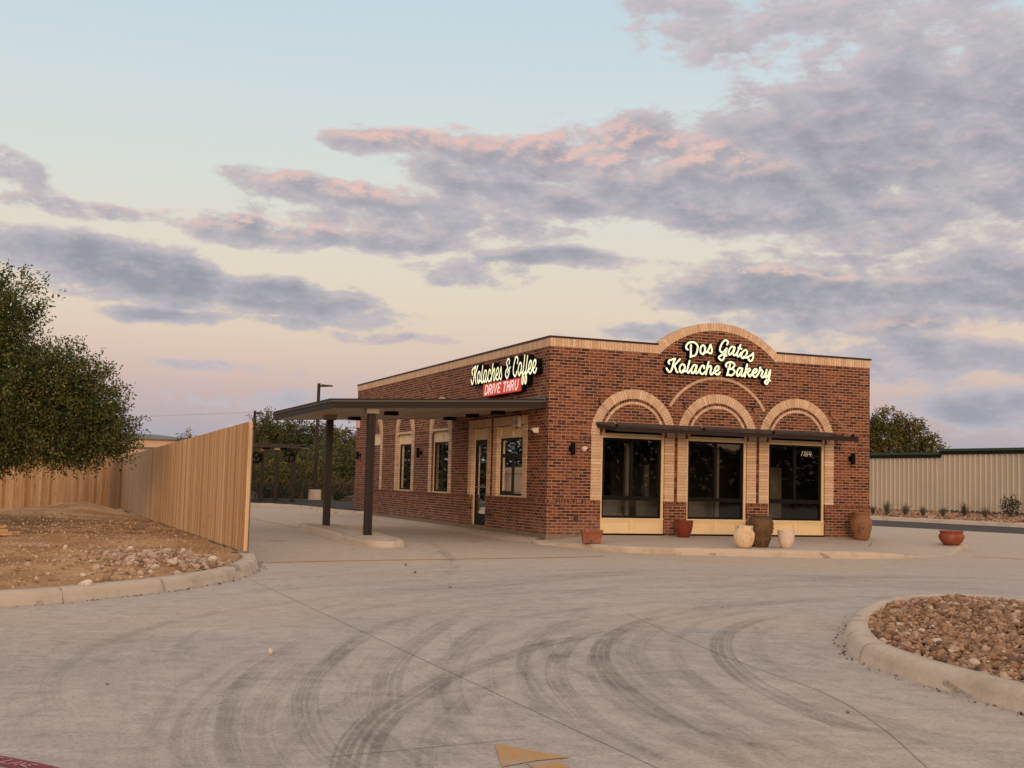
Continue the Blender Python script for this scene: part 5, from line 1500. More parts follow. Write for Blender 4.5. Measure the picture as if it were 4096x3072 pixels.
# glass door
fr = MB()
a, b, z0, z1 = 3.86, 4.87, .270, 2.395
def fb(p, q, r_, s_, d0=.08, d1=.135): bx(PL, p, q, r_, s_, d0, d1, fr)
fb(a, b, z1 - .05, z1); fb(a, a + .05, z0, z1 - .05); fb(b - .05, b, z0, z1 - .05)
fb(a + .05, b - .05, z0, z0 + .27, .09, .125); fb(a + .05, a + .13, z0 + .27, z1 - .05, .09, .125); fb(b - .13, b - .05, z0 + .27, z1 - .05, .09, .125); fb(a + .13, b - .13, z1 - .15, z1 - .05, .09, .125)
door = fr.build('door', M_frame, bak)
g = MB(); g.quad(PL(a + .1, z0 + .2, .107), PL(b - .1, z0 + .2, .107), PL(b - .1, z1 - .1, .107), PL(a + .1, z1 - .1, .107)); g.build('pane', M_glass, door)
h = MB(); h.box(.055, .075, a + .10, b - .10, 1.19, 1.22); h.build('handle', M_galv, door)
cs = MB()
bx(PL, 3.802, a + .003, .262, 2.676, .055, .14, cs); bx(PL, b - .003, 4.928, .262, 2.676, .055, .14, cs)
bx(PL, a, b, z1 - .002, 2.676, .075, .14, cs)
for p, q in ((a, a + .05), ((a + b) / 2 - .04, (a + b) / 2 + .04), (b - .05, b)): bx(PL, p, q, z1 + .02, 2.66, .058, .076, cs)
cs.build('casing', M_cream, door)
# blind arch infill
mb = MB(); bx(PL, 13.75, 15.22, 2.43, 2.70, -.009, .01, mb); mb.build('blind_panel', M_cream, bak)

# ---- interior seen through the glass
M_int = plain('interior_dark', (0.060, 0.050, 0.040, 1), 0.7, noise=.2)
M_intw = plain('interior_pale', (0.75, 0.70, 0.58, 1), 0.6, noise=.1)
M_intg = plain('interior_grey', (0.20, 0.18, 0.15, 1), 0.5, noise=.2)
M_into = plain('interior_orange', (0.35, 0.10, 0.05, 1), 0.6, noise=.1)
mb = MB()
mb.box(.3, BW - .3, .3, BD - .3, 3.15, 3.2); mb.box(4.1, BW - .3, 5.2, 5.28, .25, 2.2)
mb.box(5.6, 5.68, .4, 5.2, .25, 3.1)
mb.box(.3, BW - .3, BD - .5, BD - .3, .25, 3.2); mb.box(BW - .35, BW - .3, .3, BD - .3, .25, 3.2)
room = mb.build('interior_partition', M_int, bak)
mb = MB()
mb.box(.9, 2.6, 1.2, 1.9, .25, 1.02); mb.box(3.0, 5.2, 1.6, 2.2, .25, 1.0)
mb.build('counter', M_intg, room)
mb = MB()
mb.box(3.3, 3.42, 1.75, 1.85, 1.0, 1.85); mb.box(3.68, 3.88, 1.8, 1.9, 1.05, 1.55); mb.box(1.75, 1.95, 1.5, 1.6, 1.05, 1.75); mb.box(2.35, 2.45, .9, 1.0, .3, 2.3); mb.box(4.75, 4.85, .9, 1.0, .3, 2.3)
mb.box(6.6, 7.1, 2.6, 2.7, .3, 1.9); mb.box(7.3, 7.75, 2.6, 2.7, .3, 1.9); mb.box(1.6, 2.2, .7, 1.0, .3, .7); mb.box(3.5, 3.9, .6, .9, .3, .48)
mb.build('shelving', M_intg, room)
mb = MB()
mb.box(3.2, 3.25, 8.75 - 3.45, 9.0 - 3.45, 0.9, 1.0)
mb.box(3.20, 3.26, 10.22, 10.62, 1.02, 1.86); mb.box(3.20, 3.26, 9.38, 9.99, 0.98, 1.86)
mb.build('menu_panel', M_intw, room)
mb = MB(); mb.box(3.25, 3.3, 10.66, 10.80, .95, 1.3); mb.box(2.2, 2.3, 6.5, 6.7, .3, 1.0); mb.build('orange_trim', M_into, room)
mb = MB()
for i in range(5):
    mb.lathe([(0.001, -.026), (.022, -.02), (.033, 0), (.022, .02), (.001, .026)], 8, (3.15, 10.22 + i * .105, 2.02))
for i in range(6):
    mb.lathe([(0.001, -.026), (.022, -.02), (.033, 0), (.022, .02), (.001, .026)], 8, (3.15, 9.42 + i * .105, 2.02))
mb.lathe([(0.001, -.04), (.03, -.03), (.045, 0), (.03, .03), (.001, .04)], 8, (3.15, 12.45, 2.06))
for i in range(16):
    mb.lathe([(0.001, -.012), (.010, 0), (.001, .012)], 6, (3.15, 12.52, 1.85 - i * .055))
mb.build('lit_bulbs', M_bulb, room)
# house number in white vinyl on the right-hand window
def stroke_mesh(mb, strokes, P, width, d, depth, n=6, rnd=0.5, mi=0, grow=0.0, smooth_pts=True):
    k = 0
    for st in strokes:
        c = catmull([np.array(p, float) for p in st], n) if smooth_pts else [np.array(p, float) for p in st]
        w = width / 2 + grow
        m_ = len(c)
        Lp, Rp = [], []
        for i, p in enumerate(c):
            a = c[max(i - 1, 0)]; b = c[min(i + 1, m_ - 1)]
            t = b - a; t = t / (np.linalg.norm(t) + 1e-9); nr = np.array([-t[1], t[0]])
            Lp.append(p + nr * w); Rp.append(p - nr * w)
        # ribbon with rounded ends; depth drifts slightly so that crossings never share a plane
        vs_, fs = [], []
        for i in range(m_):
            dd = d + k * 0.0004 + i * 0.00006
            vs_ += [P(*Lp[i], dd), P(*Rp[i], dd), P(*Rp[i], d + depth), P(*Lp[i], d + depth)]
        for i in range(m_ - 1):
            a = 4 * i; b = a + 4
            fs += [(a, a + 1, b + 1, b), (a + 1, a + 2, b + 2, b + 1), (a + 2, a + 3, b + 3, b + 2), (a + 3, a, b, b + 3)]
        mb.add(vs_, fs, rnd, mi)
        for e, (p, q) in enumerate(((c[0], c[1]), (c[-1], c[-2]))):
            t = p - q; t = t / (np.linalg.norm(t) + 1e-9); a0_ = math.atan2(t[1], t[0])
            dd = d + k * 0.0004 + (0 if e == 0 else (m_ - 1) * 0.00006)
            cap = [P(*(p + w * np.array([math.cos(a0_ + th), math.sin(a0_ + th)])), dd) for th in np.linspace(-math.pi / 2, math.pi / 2, 9)]
            capb = [P(*(p + w * np.array([math.cos(a0_ + th), math.sin(a0_ + th)])), d + depth) for th in np.linspace(-math.pi / 2, math.pi / 2, 9)]
            mb.add(cap + capb, [tuple(range(9))] + [(i, i + 1, 10 + i, 9 + i) for i in range(8)], rnd, mi)
        k += 1
mb = MB(); stroke_mesh(mb, NUMBER, PF, .014, .088, .002); mb.build('house_number', M_number, bak)

# ------------------------------------------------------------------ signs
PLn = lambda u, z, d: (d, u, z)
sg = thing('shop_sign', 'lit cream script sign reading Dos Gatos Kolache Bakery under the curved parapet', 'sign', (4.25, -0.05, 4.0))
mb = MB(); stroke_mesh(mb, SIGN_FRONT_TOP + SIGN_FRONT_LOW, PF, .042, -.162, .006); mb.build('lettering', M_lit, sg)
mb = MB(); stroke_mesh(mb, SIGN_FRONT_TOP + SIGN_FRONT_LOW, PF, .047, -.153, .140, grow=.014); mb.build('backing', M_black, sg)
sg2 = thing('shop_sign', 'lit cream script sign reading Kolaches & Coffee above the red DRIVE THRU box', 'sign', (-0.05, 2.5, 4.0))
mb = MB(); stroke_mesh(mb, SIGN_SIDE, PLn, .040, -.165, .006); mb.build('lettering', M_lit, sg2)
mb = MB(); stroke_mesh(mb, SIGN_SIDE, PLn, .046, -.156, .145, grow=.016); mb.build('backing', M_black, sg2)

sg3 = thing('drive_thru_sign', 'lit red box sign reading DRIVE THRU below the cream script', 'sign', (-0.05, 2.5, 3.58))
def rrect(mb, P, u0, u1, z0, z1, d0, d1, r=.045):
    pts = []
    for (cx, cz, t0) in ((u1 - r, z1 - r, 0), (u0 + r, z1 - r, 90), (u0 + r, z0 + r, 180), (u1 - r, z0 + r, 270)):
        for k in range(5):
            t = math.radians(t0 + k * 22.5); pts.append((cx + math.cos(t) * r, cz + math.sin(t) * r))
    n = len(pts)
    mb.add([P(*p, d0) for p in pts] + [P(*p, d1) for p in pts], [tuple(range(n))] + [(i, (i + 1) % n, n + (i + 1) % n, n + i) for i in range(n)])
ru0, ru1, rz0, rz1 = 1.31, 3.82, 3.435, 3.745
mb = MB(); rrect(mb, PLn, ru0, ru1, rz0, rz1, -.155, -.13); mb.build('face', M_litred, sg3)
mb = MB(); rrect(mb, PLn, ru0 - .01, ru1 + .01, rz0 - .01, rz1 + .01, -.131, -.005); mb.build('case', M_black, sg3)
GL = {'D': [[(0, 0), (0, 1), (.42, 1), (.72, .72), (.72, .28), (.42, 0), (0, 0)]], 'R': [[(0, 0), (0, 1)], [(0, 1), (.5, 1), (.68, .78), (.5, .52), (0, .5)], [(.34, .5), (.66, 0)]],
      'I': [[(0, 0), (0, 1)]], 'V': [[(0, 1), (.30, 0), (.70, 1)]], 'E': [[(.55, 1), (0, 1), (0, 0), (.55, 0)], [(0, .5), (.46, .5)]],
      'T': [[(0, 1), (.7, 1)], [(.35, 1), (.35, 0)]], 'H': [[(0, 0), (0, 1)], [(.62, 0), (.62, 1)], [(0, .5), (.62, .5)]],
      'U': [[(0, 1), (0, .3), (.18, 0), (.46, 0), (.66, .3), (.66, 1)]]}
WD = {'D': .72, 'R': .68, 'I': 0, 'V': .70, 'E': .55, 'T': .7, 'H': .62, 'U': .66, ' ': .12}
txt = 'DRIVE THRU'; S_ = []; S2_ = []
hh = .205; tot = sum(WD[c] for c in txt) + .36 * (len(txt) - 1)
usable = (ru1 - ru0) - .30 - .06
kx = usable / tot
pen = 0.0
for chx in txt:
    for st in GL.get(chx, []):
        (S_ if pen * kx < usable * .52 else S2_).append([(ru1 - .15 - .0 - (pen + x) * kx - .06 * z, rz0 + .053 + z * hh) for x, z in st])
    pen += WD[chx] + .36
for q_ in (S_, S2_):
    mb = MB(); stroke_mesh(mb, q_, PLn, .046, -.162, .006, smooth_pts=False); mb.build('lettering', M_litpink, sg3)

# ------------------------------------------------------------------ front awning on tie rods
aw = thing('metal_awning', 'flat brown metal awning on tie rods over the three shop windows', 'awning', (4.25, 0, 2.6))
X0, X1, DP = 1.13, 7.42, 0.95
zb, zf = 2.66, 2.545      # heights of the frame centre at the wall and at the front
mb = MB(); bx(PF, X0, X1, 2.655, 2.735, -.045, -.013, mb); mb.build('wall_flashing', M_bronze_light, aw)
mb = MB()
mb.hexa([(X0 + .05, -.02, zb + .005), (X1 - .02, -.02, zb + .005), (X1 - .02, -DP, zf + .03), (X0 + .05, -DP, zf + .03), (X0 + .05, -.02, zb + .02), (X1 - .02, -.02, zb + .02), (X1 - .02, -DP, zf + .045), (X0 + .05, -DP, zf + .045)])
mb.build('deck', M_bronze, aw)
mb = MB()
mb.box(X0 + .03, X1 + .01, -DP - .045, -DP, zf - .045, zf + .045); mb.box(X0 + .03, X1 + .01, -DP - .062, -DP - .045, zf + .030, zf + .045); mb.box(X0 + .03, X1 + .01, -DP - .062, -DP - .045, zf - .045, zf - .030)
mb.build('front_channel', M_bronze, aw)
for xx in (X0 + .03, X1 - .03):
    mb = MB()
    mb.hexa([(xx, -.02, zb - .05), (xx + .04, -.02, zb - .05), (xx + .04, -DP, zf - .044), (xx, -DP, zf - .044), (xx, -.02, zb + .04), (xx + .04, -.02, zb + .04), (xx + .04, -DP, zf + .044), (xx, -DP, zf + .044)])
    mb.build('side_channel', M_bronze, aw)
mb = MB()
for i in range(1, 26):
    x = X0 + (X1 - X0) * i / 26
    mb.hexa([(x, -.02, zb - .03), (x + .02, -.02, zb - .03), (x + .02, -DP, zf - .02), (x, -DP, zf - .02), (x, -.02, zb + .004), (x + .02, -.02, zb + .004), (x + .02, -DP, zf + .028), (x, -DP, zf + .028)])
mb.build('underside_rib', M_bronze, aw)
for xr in (1.215, 3.36, 5.18, 7.345):
    mb = MB()
    mb.tube([(xr, -.02, 3.215), (xr + .01, -.44, 2.92), (xr + .02, -.86, 2.63)], .009, 6)
    mb.tube([(xr + .008, -.30, 3.02), (xr + .012, -.42, 2.935)], .015, 6)
    t_ = mb.build('tie_rod', M_cable, aw)
    mb = MB(); mb.box(xr - .022, xr + .022, -.03, -.003, 3.15, 3.28); mb.tube([(xr, -.03, 3.215), (xr, -.055, 3.20)], .014, 8)
    mb.build('anchor_plate', plain('rust_anchor', (0.10, 0.028, 0.018, 1), .7), t_)
    mb = MB(); mb.box(xr - .008, xr + .032, -.90, -.84, 2.575, 2.66); mb.build('clevis', M_black, t_)

# ------------------------------------------------------------------ drive-through canopy
M_cap = plain('tan_cap_metal', (.27, .205, .145, 1), .6)
cn = thing('drive_canopy', 'large flat brown metal canopy on two posts over the drive lane', 'canopy', (-2.4, 3.4, 2.8))
XA, XB, YA, YB = -4.80, -0.016, 0.12, 6.62
zt = lambda x: 3.160 + 0.0465 * x      # top of fascia
zs_ = lambda x: 3.004 + 0.0465 * x     # soffit
mb = MB()
def slope(mb, x0, x1, y0, y1, a, b): # a,b functions for bottom/top heights
    mb.hexa([(x0, y0, a(x0)), (x1, y0, a(x1)), (x1, y1, a(x1)), (x0, y1, a(x0)), (x0, y0, b(x0)), (x1, y0, b(x1)), (x1, y1, b(x1)), (x0, y1, b(x0))])
slope(mb, XA, XB, YA, YA + .035, lambda x: zs_(x) - .012, lambda x: zt(x) - .035)
slope(mb, XA, XB, YB - .035, YB, lambda x: zs_(x) - .012, lambda x: zt(x) - .035)
slope(mb, XA, XA + .035, YA + .035, YB - .035, lambda x: zs_(x) - .012, lambda x: zt(x) - .035)
mb.build('fascia', M_bronze, cn)
mb = MB()
slope(mb, XA - .02, XB, YA - .02, YA + .03, lambda x: zt(x) - .033, lambda x: zt(x))
slope(mb, XA - .02, XA + .03, YA + .03, YB + .02, lambda x: zt(x) - .033, lambda x: zt(x))
mb.build('drip_edge', plain('pale_bronze_trim', (0.105, 0.088, 0.080, 1), .4), cn)
mb = MB()
slope(mb, XA + .03, XB, YA + .03, YB, lambda x: zt(x) - .03, lambda x: zt(x) - .005)
y = YA + .10
while y < YB:
    slope(mb, XA - .03, XB, y, y + .13, lambda x: zt(x) - .004, lambda x: zt(x) + .040)
    y += .305
mb.build('ribbed_roof', M_bronze, cn)
mb = MB(); slope(mb, XA + .034, XB, YA + .034, YB - .034, lambda x: zs_(x) - .002, lambda x: zs_(x) + .01)
sof = mb.build('soffit', M_soffit, cn)
mb = MB()
for xx in (-3.9, -2.9, -1.9, -0.95):
    slope(mb, xx, xx + .008, YA + .04, YB - .04, lambda x: zs_(x) - .0045, lambda x: zs_(x) - .001)
mb.build('seam', plain('soffit_seam', (.16, .12, .085, 1), .8), sof)
mb = MB()   # flashing where the canopy meets the wall
mb.hexa([(-.018, .12, 3.12), (-.018, 6.6, 3.12), (-.06, 6.6, 3.13), (-.06, .12, 3.13), (-.018, .13, 3.255), (-.018, 6.6, 3.255), (-.03, 6.6, 3.255), (-.03, .13, 3.255)])
mb.build('wall_flashing', M_bronze_light, cn)
for (px, py) in ((-3.965, 3.845), (-3.905, .30)):
    mb = MB(); zb_ = hroad(px, py) + .12; zt_ = 2.705
    mb.box(px - .075, px - .020, py - .075, py + .075, zb_, zt_); mb.box(px + .020, px + .075, py - .075, py + .075, zb_, zt_)
    mb.box(px - .02, px + .02, py - .062, py + .062, zb_, zt_)
    p_ = mb.build('post', M_bronze, cn)
    mb = MB(); mb.box(px - .13, px + .13, py - .13, py + .13, 2.700, zs_(px) + .01); mb.build('cap', M_cap, p_)
for (lx, ly) in ((-3.09, 5.0), (-3.0, 2.0), (-.50, 5.3), (-.53, 3.5), (-.54, 1.72)):
    mb = MB(); mb.box(lx - .14, lx + .14, ly - .11, ly + .11, zs_(lx) - .085, zs_(lx) - .001)
    l_ = mb.build('down_light', M_black, cn)

# ------------------------------------------------------------------ things on the walls
def wall_lamp(loc, rz, label):
    t = thing('wall_lamp', label, 'wall lamp', loc, 0, 'black cylinder wall lamps')
    WORLD[t.name] = (0, 0, 0)
    mb = MB(); mb.lathe([(.001, -.135), (.046, -.135), (.050, -.130), (.050, .130), (.046, .135), (.001, .135)], 20, (0, -.115, 0)); mb.build('shade', M_black, t, smooth=False)
    mb = MB(); mb.box(-.055, .055, -.03, -.002, -.062, .062); mb.box(-.02, .02, -.07, -.03, -.03, .03); mb.build('wall_plate', M_black, t)
    t.rotation_euler = (0, 0, rz)
    return t
wl = wall_lamp((0.545, 0, 2.12), 0, 'black cylinder wall lamp on the front wall beside the white camera dome')
dup(wl, (7.955, 0, 2.12), 0, 'black cylinder wall lamp on the front wall near the right corner', 'black cylinder wall lamps')
dup(wl, (0, 9.24, 2.12), -math.pi / 2, 'black cylinder wall lamp between the two narrow arched windows', 'black cylinder wall lamps')
dup(wl, (0, 16.25, 2.12), -math.pi / 2, 'black cylinder wall lamp at the far end of the drive-through wall', 'black cylinder wall lamps')
# dome camera on the front
t = thing('security_camera', 'white dome security camera on the front wall beside the lamp', 'camera', (0.86, 0, 2.122), 0)
WORLD[t.name] = (0, 0, 0)
mb = MB()
prof = [(.062, 0), (.066, .012), (.066, .04), (.058, .075), (.045, .10), (.022, .118), (.001, .123)]
vs_, fs = [], []
for (r, z) in prof:
    for k in range(20):
        a = 2 * math.pi * k / 20; vs_.append((math.cos(a) * r, -z, math.sin(a) * r))
for i in range(len(prof) - 1):
    for k in range(20): fs.append((i * 20 + k, i * 20 + (k + 1) % 20, (i + 1) * 20 + (k + 1) % 20, (i + 1) * 20 + k))
mb.add(vs_, fs); mb.build('dome', M_white_plastic, t, smooth=True)
mb = MB(); mb.box(.008, .046, -.126, -.09, -.045, -.008); mb.build('lens', M_black, t)
# hooded camera on the side
t = thing('security_camera', 'white hooded security camera on the side wall near the corner', 'camera', (0, .60, 2.52), 0)
WORLD[t.name] = (0, 0, 0)
mb = MB()
mb.add([(-x, 0 + y, z) for (x, y, z) in [(0, -.075, .07), (0, .075, .07), (.17, .06, .045), (.17, -.06, .045), (0, -.075, -.075), (0, .075, -.075), (.13, .05, -.06), (.13, -.05, -.06)]], [(0, 1, 2, 3), (4, 5, 6, 7), (0, 1, 5, 4), (1, 2, 6, 5), (2, 3, 7, 6), (3, 0, 4, 7)])
o = mb.build('hood', M_white_plastic, t)
bv = o.modifiers.new('bevel', 'BEVEL'); bv.width = .03; bv.segments = 3
mb = MB(); mb.box(-.155, -.12, -.035, .035, -.055, -.005); mb.build('lens', M_black, t)
# meter box with conduit
t = thing('junction_box', 'pale plastic box with a grey conduit beside the service window', 'utility box', (-.06, 1.78, 2.75), 0)
mb = MB(); mb.box(-.10, -.014, 1.56, 1.98, 2.625, 2.885); o = mb.build('case', plain('pale_plastic', (.50, .42, .34, 1), .5), t)
bv = o.modifiers.new('bevel', 'BEVEL'); bv.width = .012; bv.segments = 2
mb = MB(); mb.tube([(-.11, 1.62, 2.66), (-.115, 1.63, 2.86), (-.11, 1.72, 2.95), (-.05, 1.84, 3.0)], .012, 8); mb.build('conduit', M_galv, t)
mb = MB()
for z in (2.70, 2.74): mb.box(-.13, -.10, 1.585, 1.65, z, z + .012)
mb.box(-.10, -.06, 1.64, 1.70, 2.600, 2.625); mb.build('clamp', M_black, t)
# small outlet covers
t = thing('wall_outlet', 'small dark outlet cover low on the front wall by the planter', 'outlet', (.68, 0, .61), 0)
mb = MB(); mb.box(.645, .725, -.07, -.021, .545, .670); mb.build('cover', plain('grey_cover', (.045, .040, .036, 1), .5), t)
t = thing('pipe_outlet', 'round dark pipe outlet low on the side wall beside the door', 'outlet', (0, 3.45, .60), 0)
mb = MB(); mb.tube([(-.021, 3.45, .60), (-.13, 3.45, .585)], .075, 16); mb.build('pipe', plain('dull_pipe', (.07, .055, .045, 1), .5), t)
t = thing('wall_plaque', 'small pinkish white plaque high on the far end of the side wall', 'plaque', (0, 16.6, 3.2), 0)
mb = MB(); mb.box(-.06, -.004, 16.48, 16.80, 3.07, 3.37); mb.build('plate', plain('pink_white', (.66, .50, .46, 1), .5), t)

# ------------------------------------------------------------------ planters on the pavement
M_terra = pot_mat('terracotta', (0.30, 0.105, 0.055, 1), (0.42, 0.20, 0.13, 1), (0.16, 0.07, 0.045, 1))
M_redpot = pot_mat('red_glazed_clay', (0.195, 0.040, 0.018, 1), (0.12, 0.028, 0.014, 1), None, rough=.45)
M_ribpot = pot_mat('weathered_cream_clay', (0.74, 0.56, 0.37, 1), (0.58, 0.39, 0.22, 1), (0.26, 0.18, 0.12, 1), .5, .7, 6)
M_brownpot = pot_mat('mossy_brown_clay', (0.155, 0.083, 0.036, 1), (0.075, 0.045, 0.028, 1), (0.26, 0.18, 0.12, 1), .42, .6, 6, bump=.6)
M_whitepot = pot_mat('pale_pink_clay', (0.72, 0.58, 0.48, 1), (0.62, 0.49, 0.40, 1), (0.78, 0.67, 0.58, 1), .45, .65, 9)
M_urn = pot_mat('stained_terracotta_urn', (0.26, 0.125, 0.065, 1), (0.24, 0.125, 0.06, 1), (0.055, 0.055, 0.040, 1), .42, .6, 3.0)
M_soil = plain('potting_soil', (0.03, 0.02, 0.014, 1), .95, noise=.3, scale=20, bump=.5)
def pot(name, label, loc, outer, mat, wall=.025, seg=40, rib=None, fill=.80):
    t = thing(name, label, 'planter', loc); WORLD[t.name] = (0, 0, 0)
    mb = MB()
    inner_ = [(max(r - wall, .01), z) for r, z in outer[::-1] if z > outer[-1][1] * .45]
    mb.lathe([(.001, 0)] + outer + inner_, seg, rib=rib)
    o = mb.build('pot', mat, t, smooth=True)
    zf_ = outer[-1][1] * fill
    rr = [r for r, z in outer if z <= zf_][-1] - wall
    mb = MB(); mb.lathe([(.001, zf_ + .01), (rr, zf_)], 24); mb.build('soil', M_soil, t)
    return t
def wz(x, y):  # pavement height used for the pots
    return 0.14 + (walk_z(x) - 0.14) * max(0, min(1, (3.7 + y) / 3.7))
# rectangular trough
t = thing('trough_planter', 'rectangular terracotta trough planter near the left end of the pavement', 'planter', (.36, -1.55, wz(.36, -1.55) - .002)); WORLD[t.name] = (0, 0, 0)
mb = MB()
mb.hexa([(-.185, -.085, 0), (.185, -.085, 0), (.185, .085, 0), (-.185, .085, 0), (-.205, -.10, .20), (.205, -.10, .20), (.205, .10, .20), (-.205, .10, .20)])
for (z0, z1, e) in ((.20, .225, .012), (.225, .27, .018)):
    for (x0, x1, y0, y1) in ((-.205 - e, .205 + e, -.10 - e, -.075), (-.205 - e, .205 + e, .075, .10 + e), (-.205 - e, -.175, -.075, .075), (.175, .205 + e, -.075, .075)):
        mb.box(x0, x1, y0, y1, z0 + .0005, z1)
o = mb.build('trough', M_terra, t)
bv = o.modifiers.new('bevel', 'BEVEL'); bv.width = .006; bv.segments = 2
mb = MB(); mb.box(-.172, .172, -.072, .072, .201, .235); mb.build('soil', M_soil, t)
t.rotation_euler = (0, 0, R(-16))
cup = [(.115, 0), (.13, .015), (.165, .10), (.192, .20), (.203, .30), (.205, .335), (.213, .345), (.213, .375)]
rp = pot('round_planter', 'smooth dark red round planter against the wall left of the middle window', (3.16, -.42, wz(3.16, -.42)), cup, M_redpot)
dup(rp, (5.13, -.36, wz(5.13, -.36)), .5, 'dark red planter half hidden against the wall behind the tall brown jar')
pot('ribbed_planter', 'cream ribbed clay planter at the left of the group of three', (3.03, -3.10, wz(3.03, -3.10)),
    [(.125, 0), (.135, .008), (.175, .08), (.20, .17), (.207, .25), (.195, .31), (.180, .335), (.178, .345), (.176, .44)], M_ribpot, seg=96,
    rib=lambda a, z, r: (0.008 * math.cos(a * 20)) * (1 if .02 < z < .325 and r > .12 else 0))
# tall brown jar with knobs
bj = pot('tall_jar', 'tall mottled brown clay jar with knobs in the middle of the group', (3.53, -2.92, wz(3.53, -2.92)),
         [(.155, 0), (.165, .01), (.20, .12), (.235, .26), (.262, .38), (.268, .46), (.255, .53), (.225, .585), (.20, .605), (.205, .62), (.222, .63), (.222, .655), (.205, .665)], M_brownpot, wall=.03)
mb = MB()
rr_ = lambda z: np.interp(z, [0, .12, .26, .38, .46, .53, .6], [.16, .20, .235, .262, .268, .255, .21])
for k, z in enumerate([.55, .50, .40, .30, .20, .12, .25, .45]):
    for j in range(6):
        a = 2 * math.pi * (j / 6 + k * .137); zz_ = z + random.uniform(-.03, .03)
        r = rr_(zz_); s_ = random.uniform(.014, .024)
        mb.lathe([(.001, -s_), (s_ * .7, -s_ * .7), (s_, 0), (s_ * .7, s_ * .7), (.001, s_)], 8, (math.cos(a) * r, math.sin(a) * r, zz_))
mb.build('knob', M_brownpot, bj, smooth=True)
pot('tapered_planter', 'plain pale tapered clay planter at the right of the group of three', (3.98, -3.18, wz(3.98, -3.18)),
    [(.085, 0), (.095, .005), (.125, .05), (.150, .12), (.165, .20), (.172, .30), (.172, .345), (.176, .36)], M_whitepot)
pot('clay_urn', 'big terracotta urn with dark green stains by the right corner', (7.93, -.45, .200),
    [(.155, 0), (.165, .01), (.20, .10), (.235, .22), (.258, .34), (.262, .42), (.245, .48), (.205, .535), (.185, .56), (.185, .59), (.205, .61), (.215, .635), (.205, .655)], M_urn, wall=.03)
pot('bowl_planter', 'wide red brown bowl planter alone at the right end of the pavement', (10.03, -1.12, .135),
    [(.17, 0), (.185, .008), (.25, .08), (.29, .16), (.298, .20), (.285, .24), (.255, .262), (.245, .275), (.262, .29), (.278, .31), (.278, .33)], pot_mat('red_bowl_clay', (0.27, 0.070, 0.038, 1), (0.36, 0.13, 0.08, 1), None), wall=.03, seg=48)
# twig on the pavement
mb = MB(); mb.tube([(6.05, -3.15, .20), (6.15, -3.1, .22), (6.2, -3.06, .26)], .008, 5)
tag(mb.build('twig', M_twig), 'small bent twig on the pavement right of the planters', 'twig')
# ------------------------------------------------------------------ foliage
def leaves(name, centres, size, mat, parent=None, aspect=2.2, droop=0.25, rnd=None, outward=None):
    n = len(centres)
    d = rng.normal(size=(n, 3)); d[:, 2] -= droop
    if outward is not None: d += outward * 0.8
    d /= np.linalg.norm(d, axis=1)[:, None]
    u = rng.normal(size=(n, 3)); u -= (u * d).sum(1)[:, None] * d; u /= np.linalg.norm(u, axis=1)[:, None]
    L = size * rng.uniform(.7, 1.3, n); Wd = L / aspect
    a = centres; b = centres + d * (L * .5)[:, None] + u * (Wd * .5)[:, None]
    c = centres + d * L[:, None]; e = centres + d * (L * .5)[:, None] - u * (Wd * .5)[:, None]
    V = np.stack([a, b, c, e], 1).reshape(-1, 3)
    F = np.arange(4 * n).reshape(n, 4)
    if rnd is None: rnd = rng.random(n)
    off = np.array(WORLD.get(parent.name, (0, 0, 0))) if parent is not None else 0
    return np_mesh(name, V - off, F, mat, rnd, False, parent)

def crown_points(blobs, per, twig=0.16, cl=14, shell=0.55):
    """leaf sprays: each blob (x,y,z,rx,ry,rz) gets twigs, each twig a little cluster of leaves"""
    out, outw, rn = [], [], []
    for (x, y, z, rx, ry, rz) in blobs:
        n = int(per * (rx * ry * rz) ** (2 / 3.0))
        d = rng.normal(size=(n, 3)); d /= np.linalg.norm(d, axis=1)[:, None]
        r = shell + (1 - shell) * rng.random(n) ** 0.7
        r *= 1 + 0.10 * rng.normal(size=n)
        c = np.array([x, y, z]) + d * r[:, None] * np.array([rx, ry, rz])
        br = np.clip(rng.normal(.5, .30, n), 0, 1)
        k = cl
        t = rng.random((n, k))
        axis = d + rng.normal(0, .5, (n, 3)) + np.array([0, 0, .15]); axis /= np.linalg.norm(axis, axis=1)[:, None]
        p = c[:, None, :] + axis[:, None, :] * (t * twig * 2)[:, :, None] + rng.normal(0, twig * .33, (n, k, 3))
        out.append(p.reshape(-1, 3)); outw.append(np.repeat(axis, k, 0)); rn.append(np.clip(np.repeat(br, k) + rng.normal(0, .15, n * k), 0, 1))
    return np.concatenate(out), np.concatenate(outw), np.concatenate(rn)

def limb_tree(mb, base, top, blobs, r0, seg=8, n_twig=3):
    base = Vector(base); top = Vector(top)
    mid = base.lerp(top, .5) + Vector((random.uniform(-.1, .1), random.uniform(-.1, .1), 0))
    mb.tube([base - Vector((0, 0, .2)), base + Vector((0, 0, .15)), mid, top], [r0 * 1.25, r0, r0 * .8, r0 * .6], seg)
    for b in blobs:
        c = Vector(b[:3]); s = mid.lerp(top, random.uniform(.1, 1.0))
        k = s.lerp(c, .5) + Vector((random.uniform(-.15, .15), random.uniform(-.15, .15), random.uniform(0, .25)))
        mb.tube([s, k, c], [r0 * .42, r0 * .26, r0 * .09], 6)
        for j in range(n_twig):
            e = c + Vector((random.uniform(-1, 1) * b[3], random.uniform(-1, 1) * b[4], random.uniform(-.8, 1) * b[5])) * .8
            mb.tube([k.lerp(c, .6), e], [r0 * .10, r0 * .03], 4)

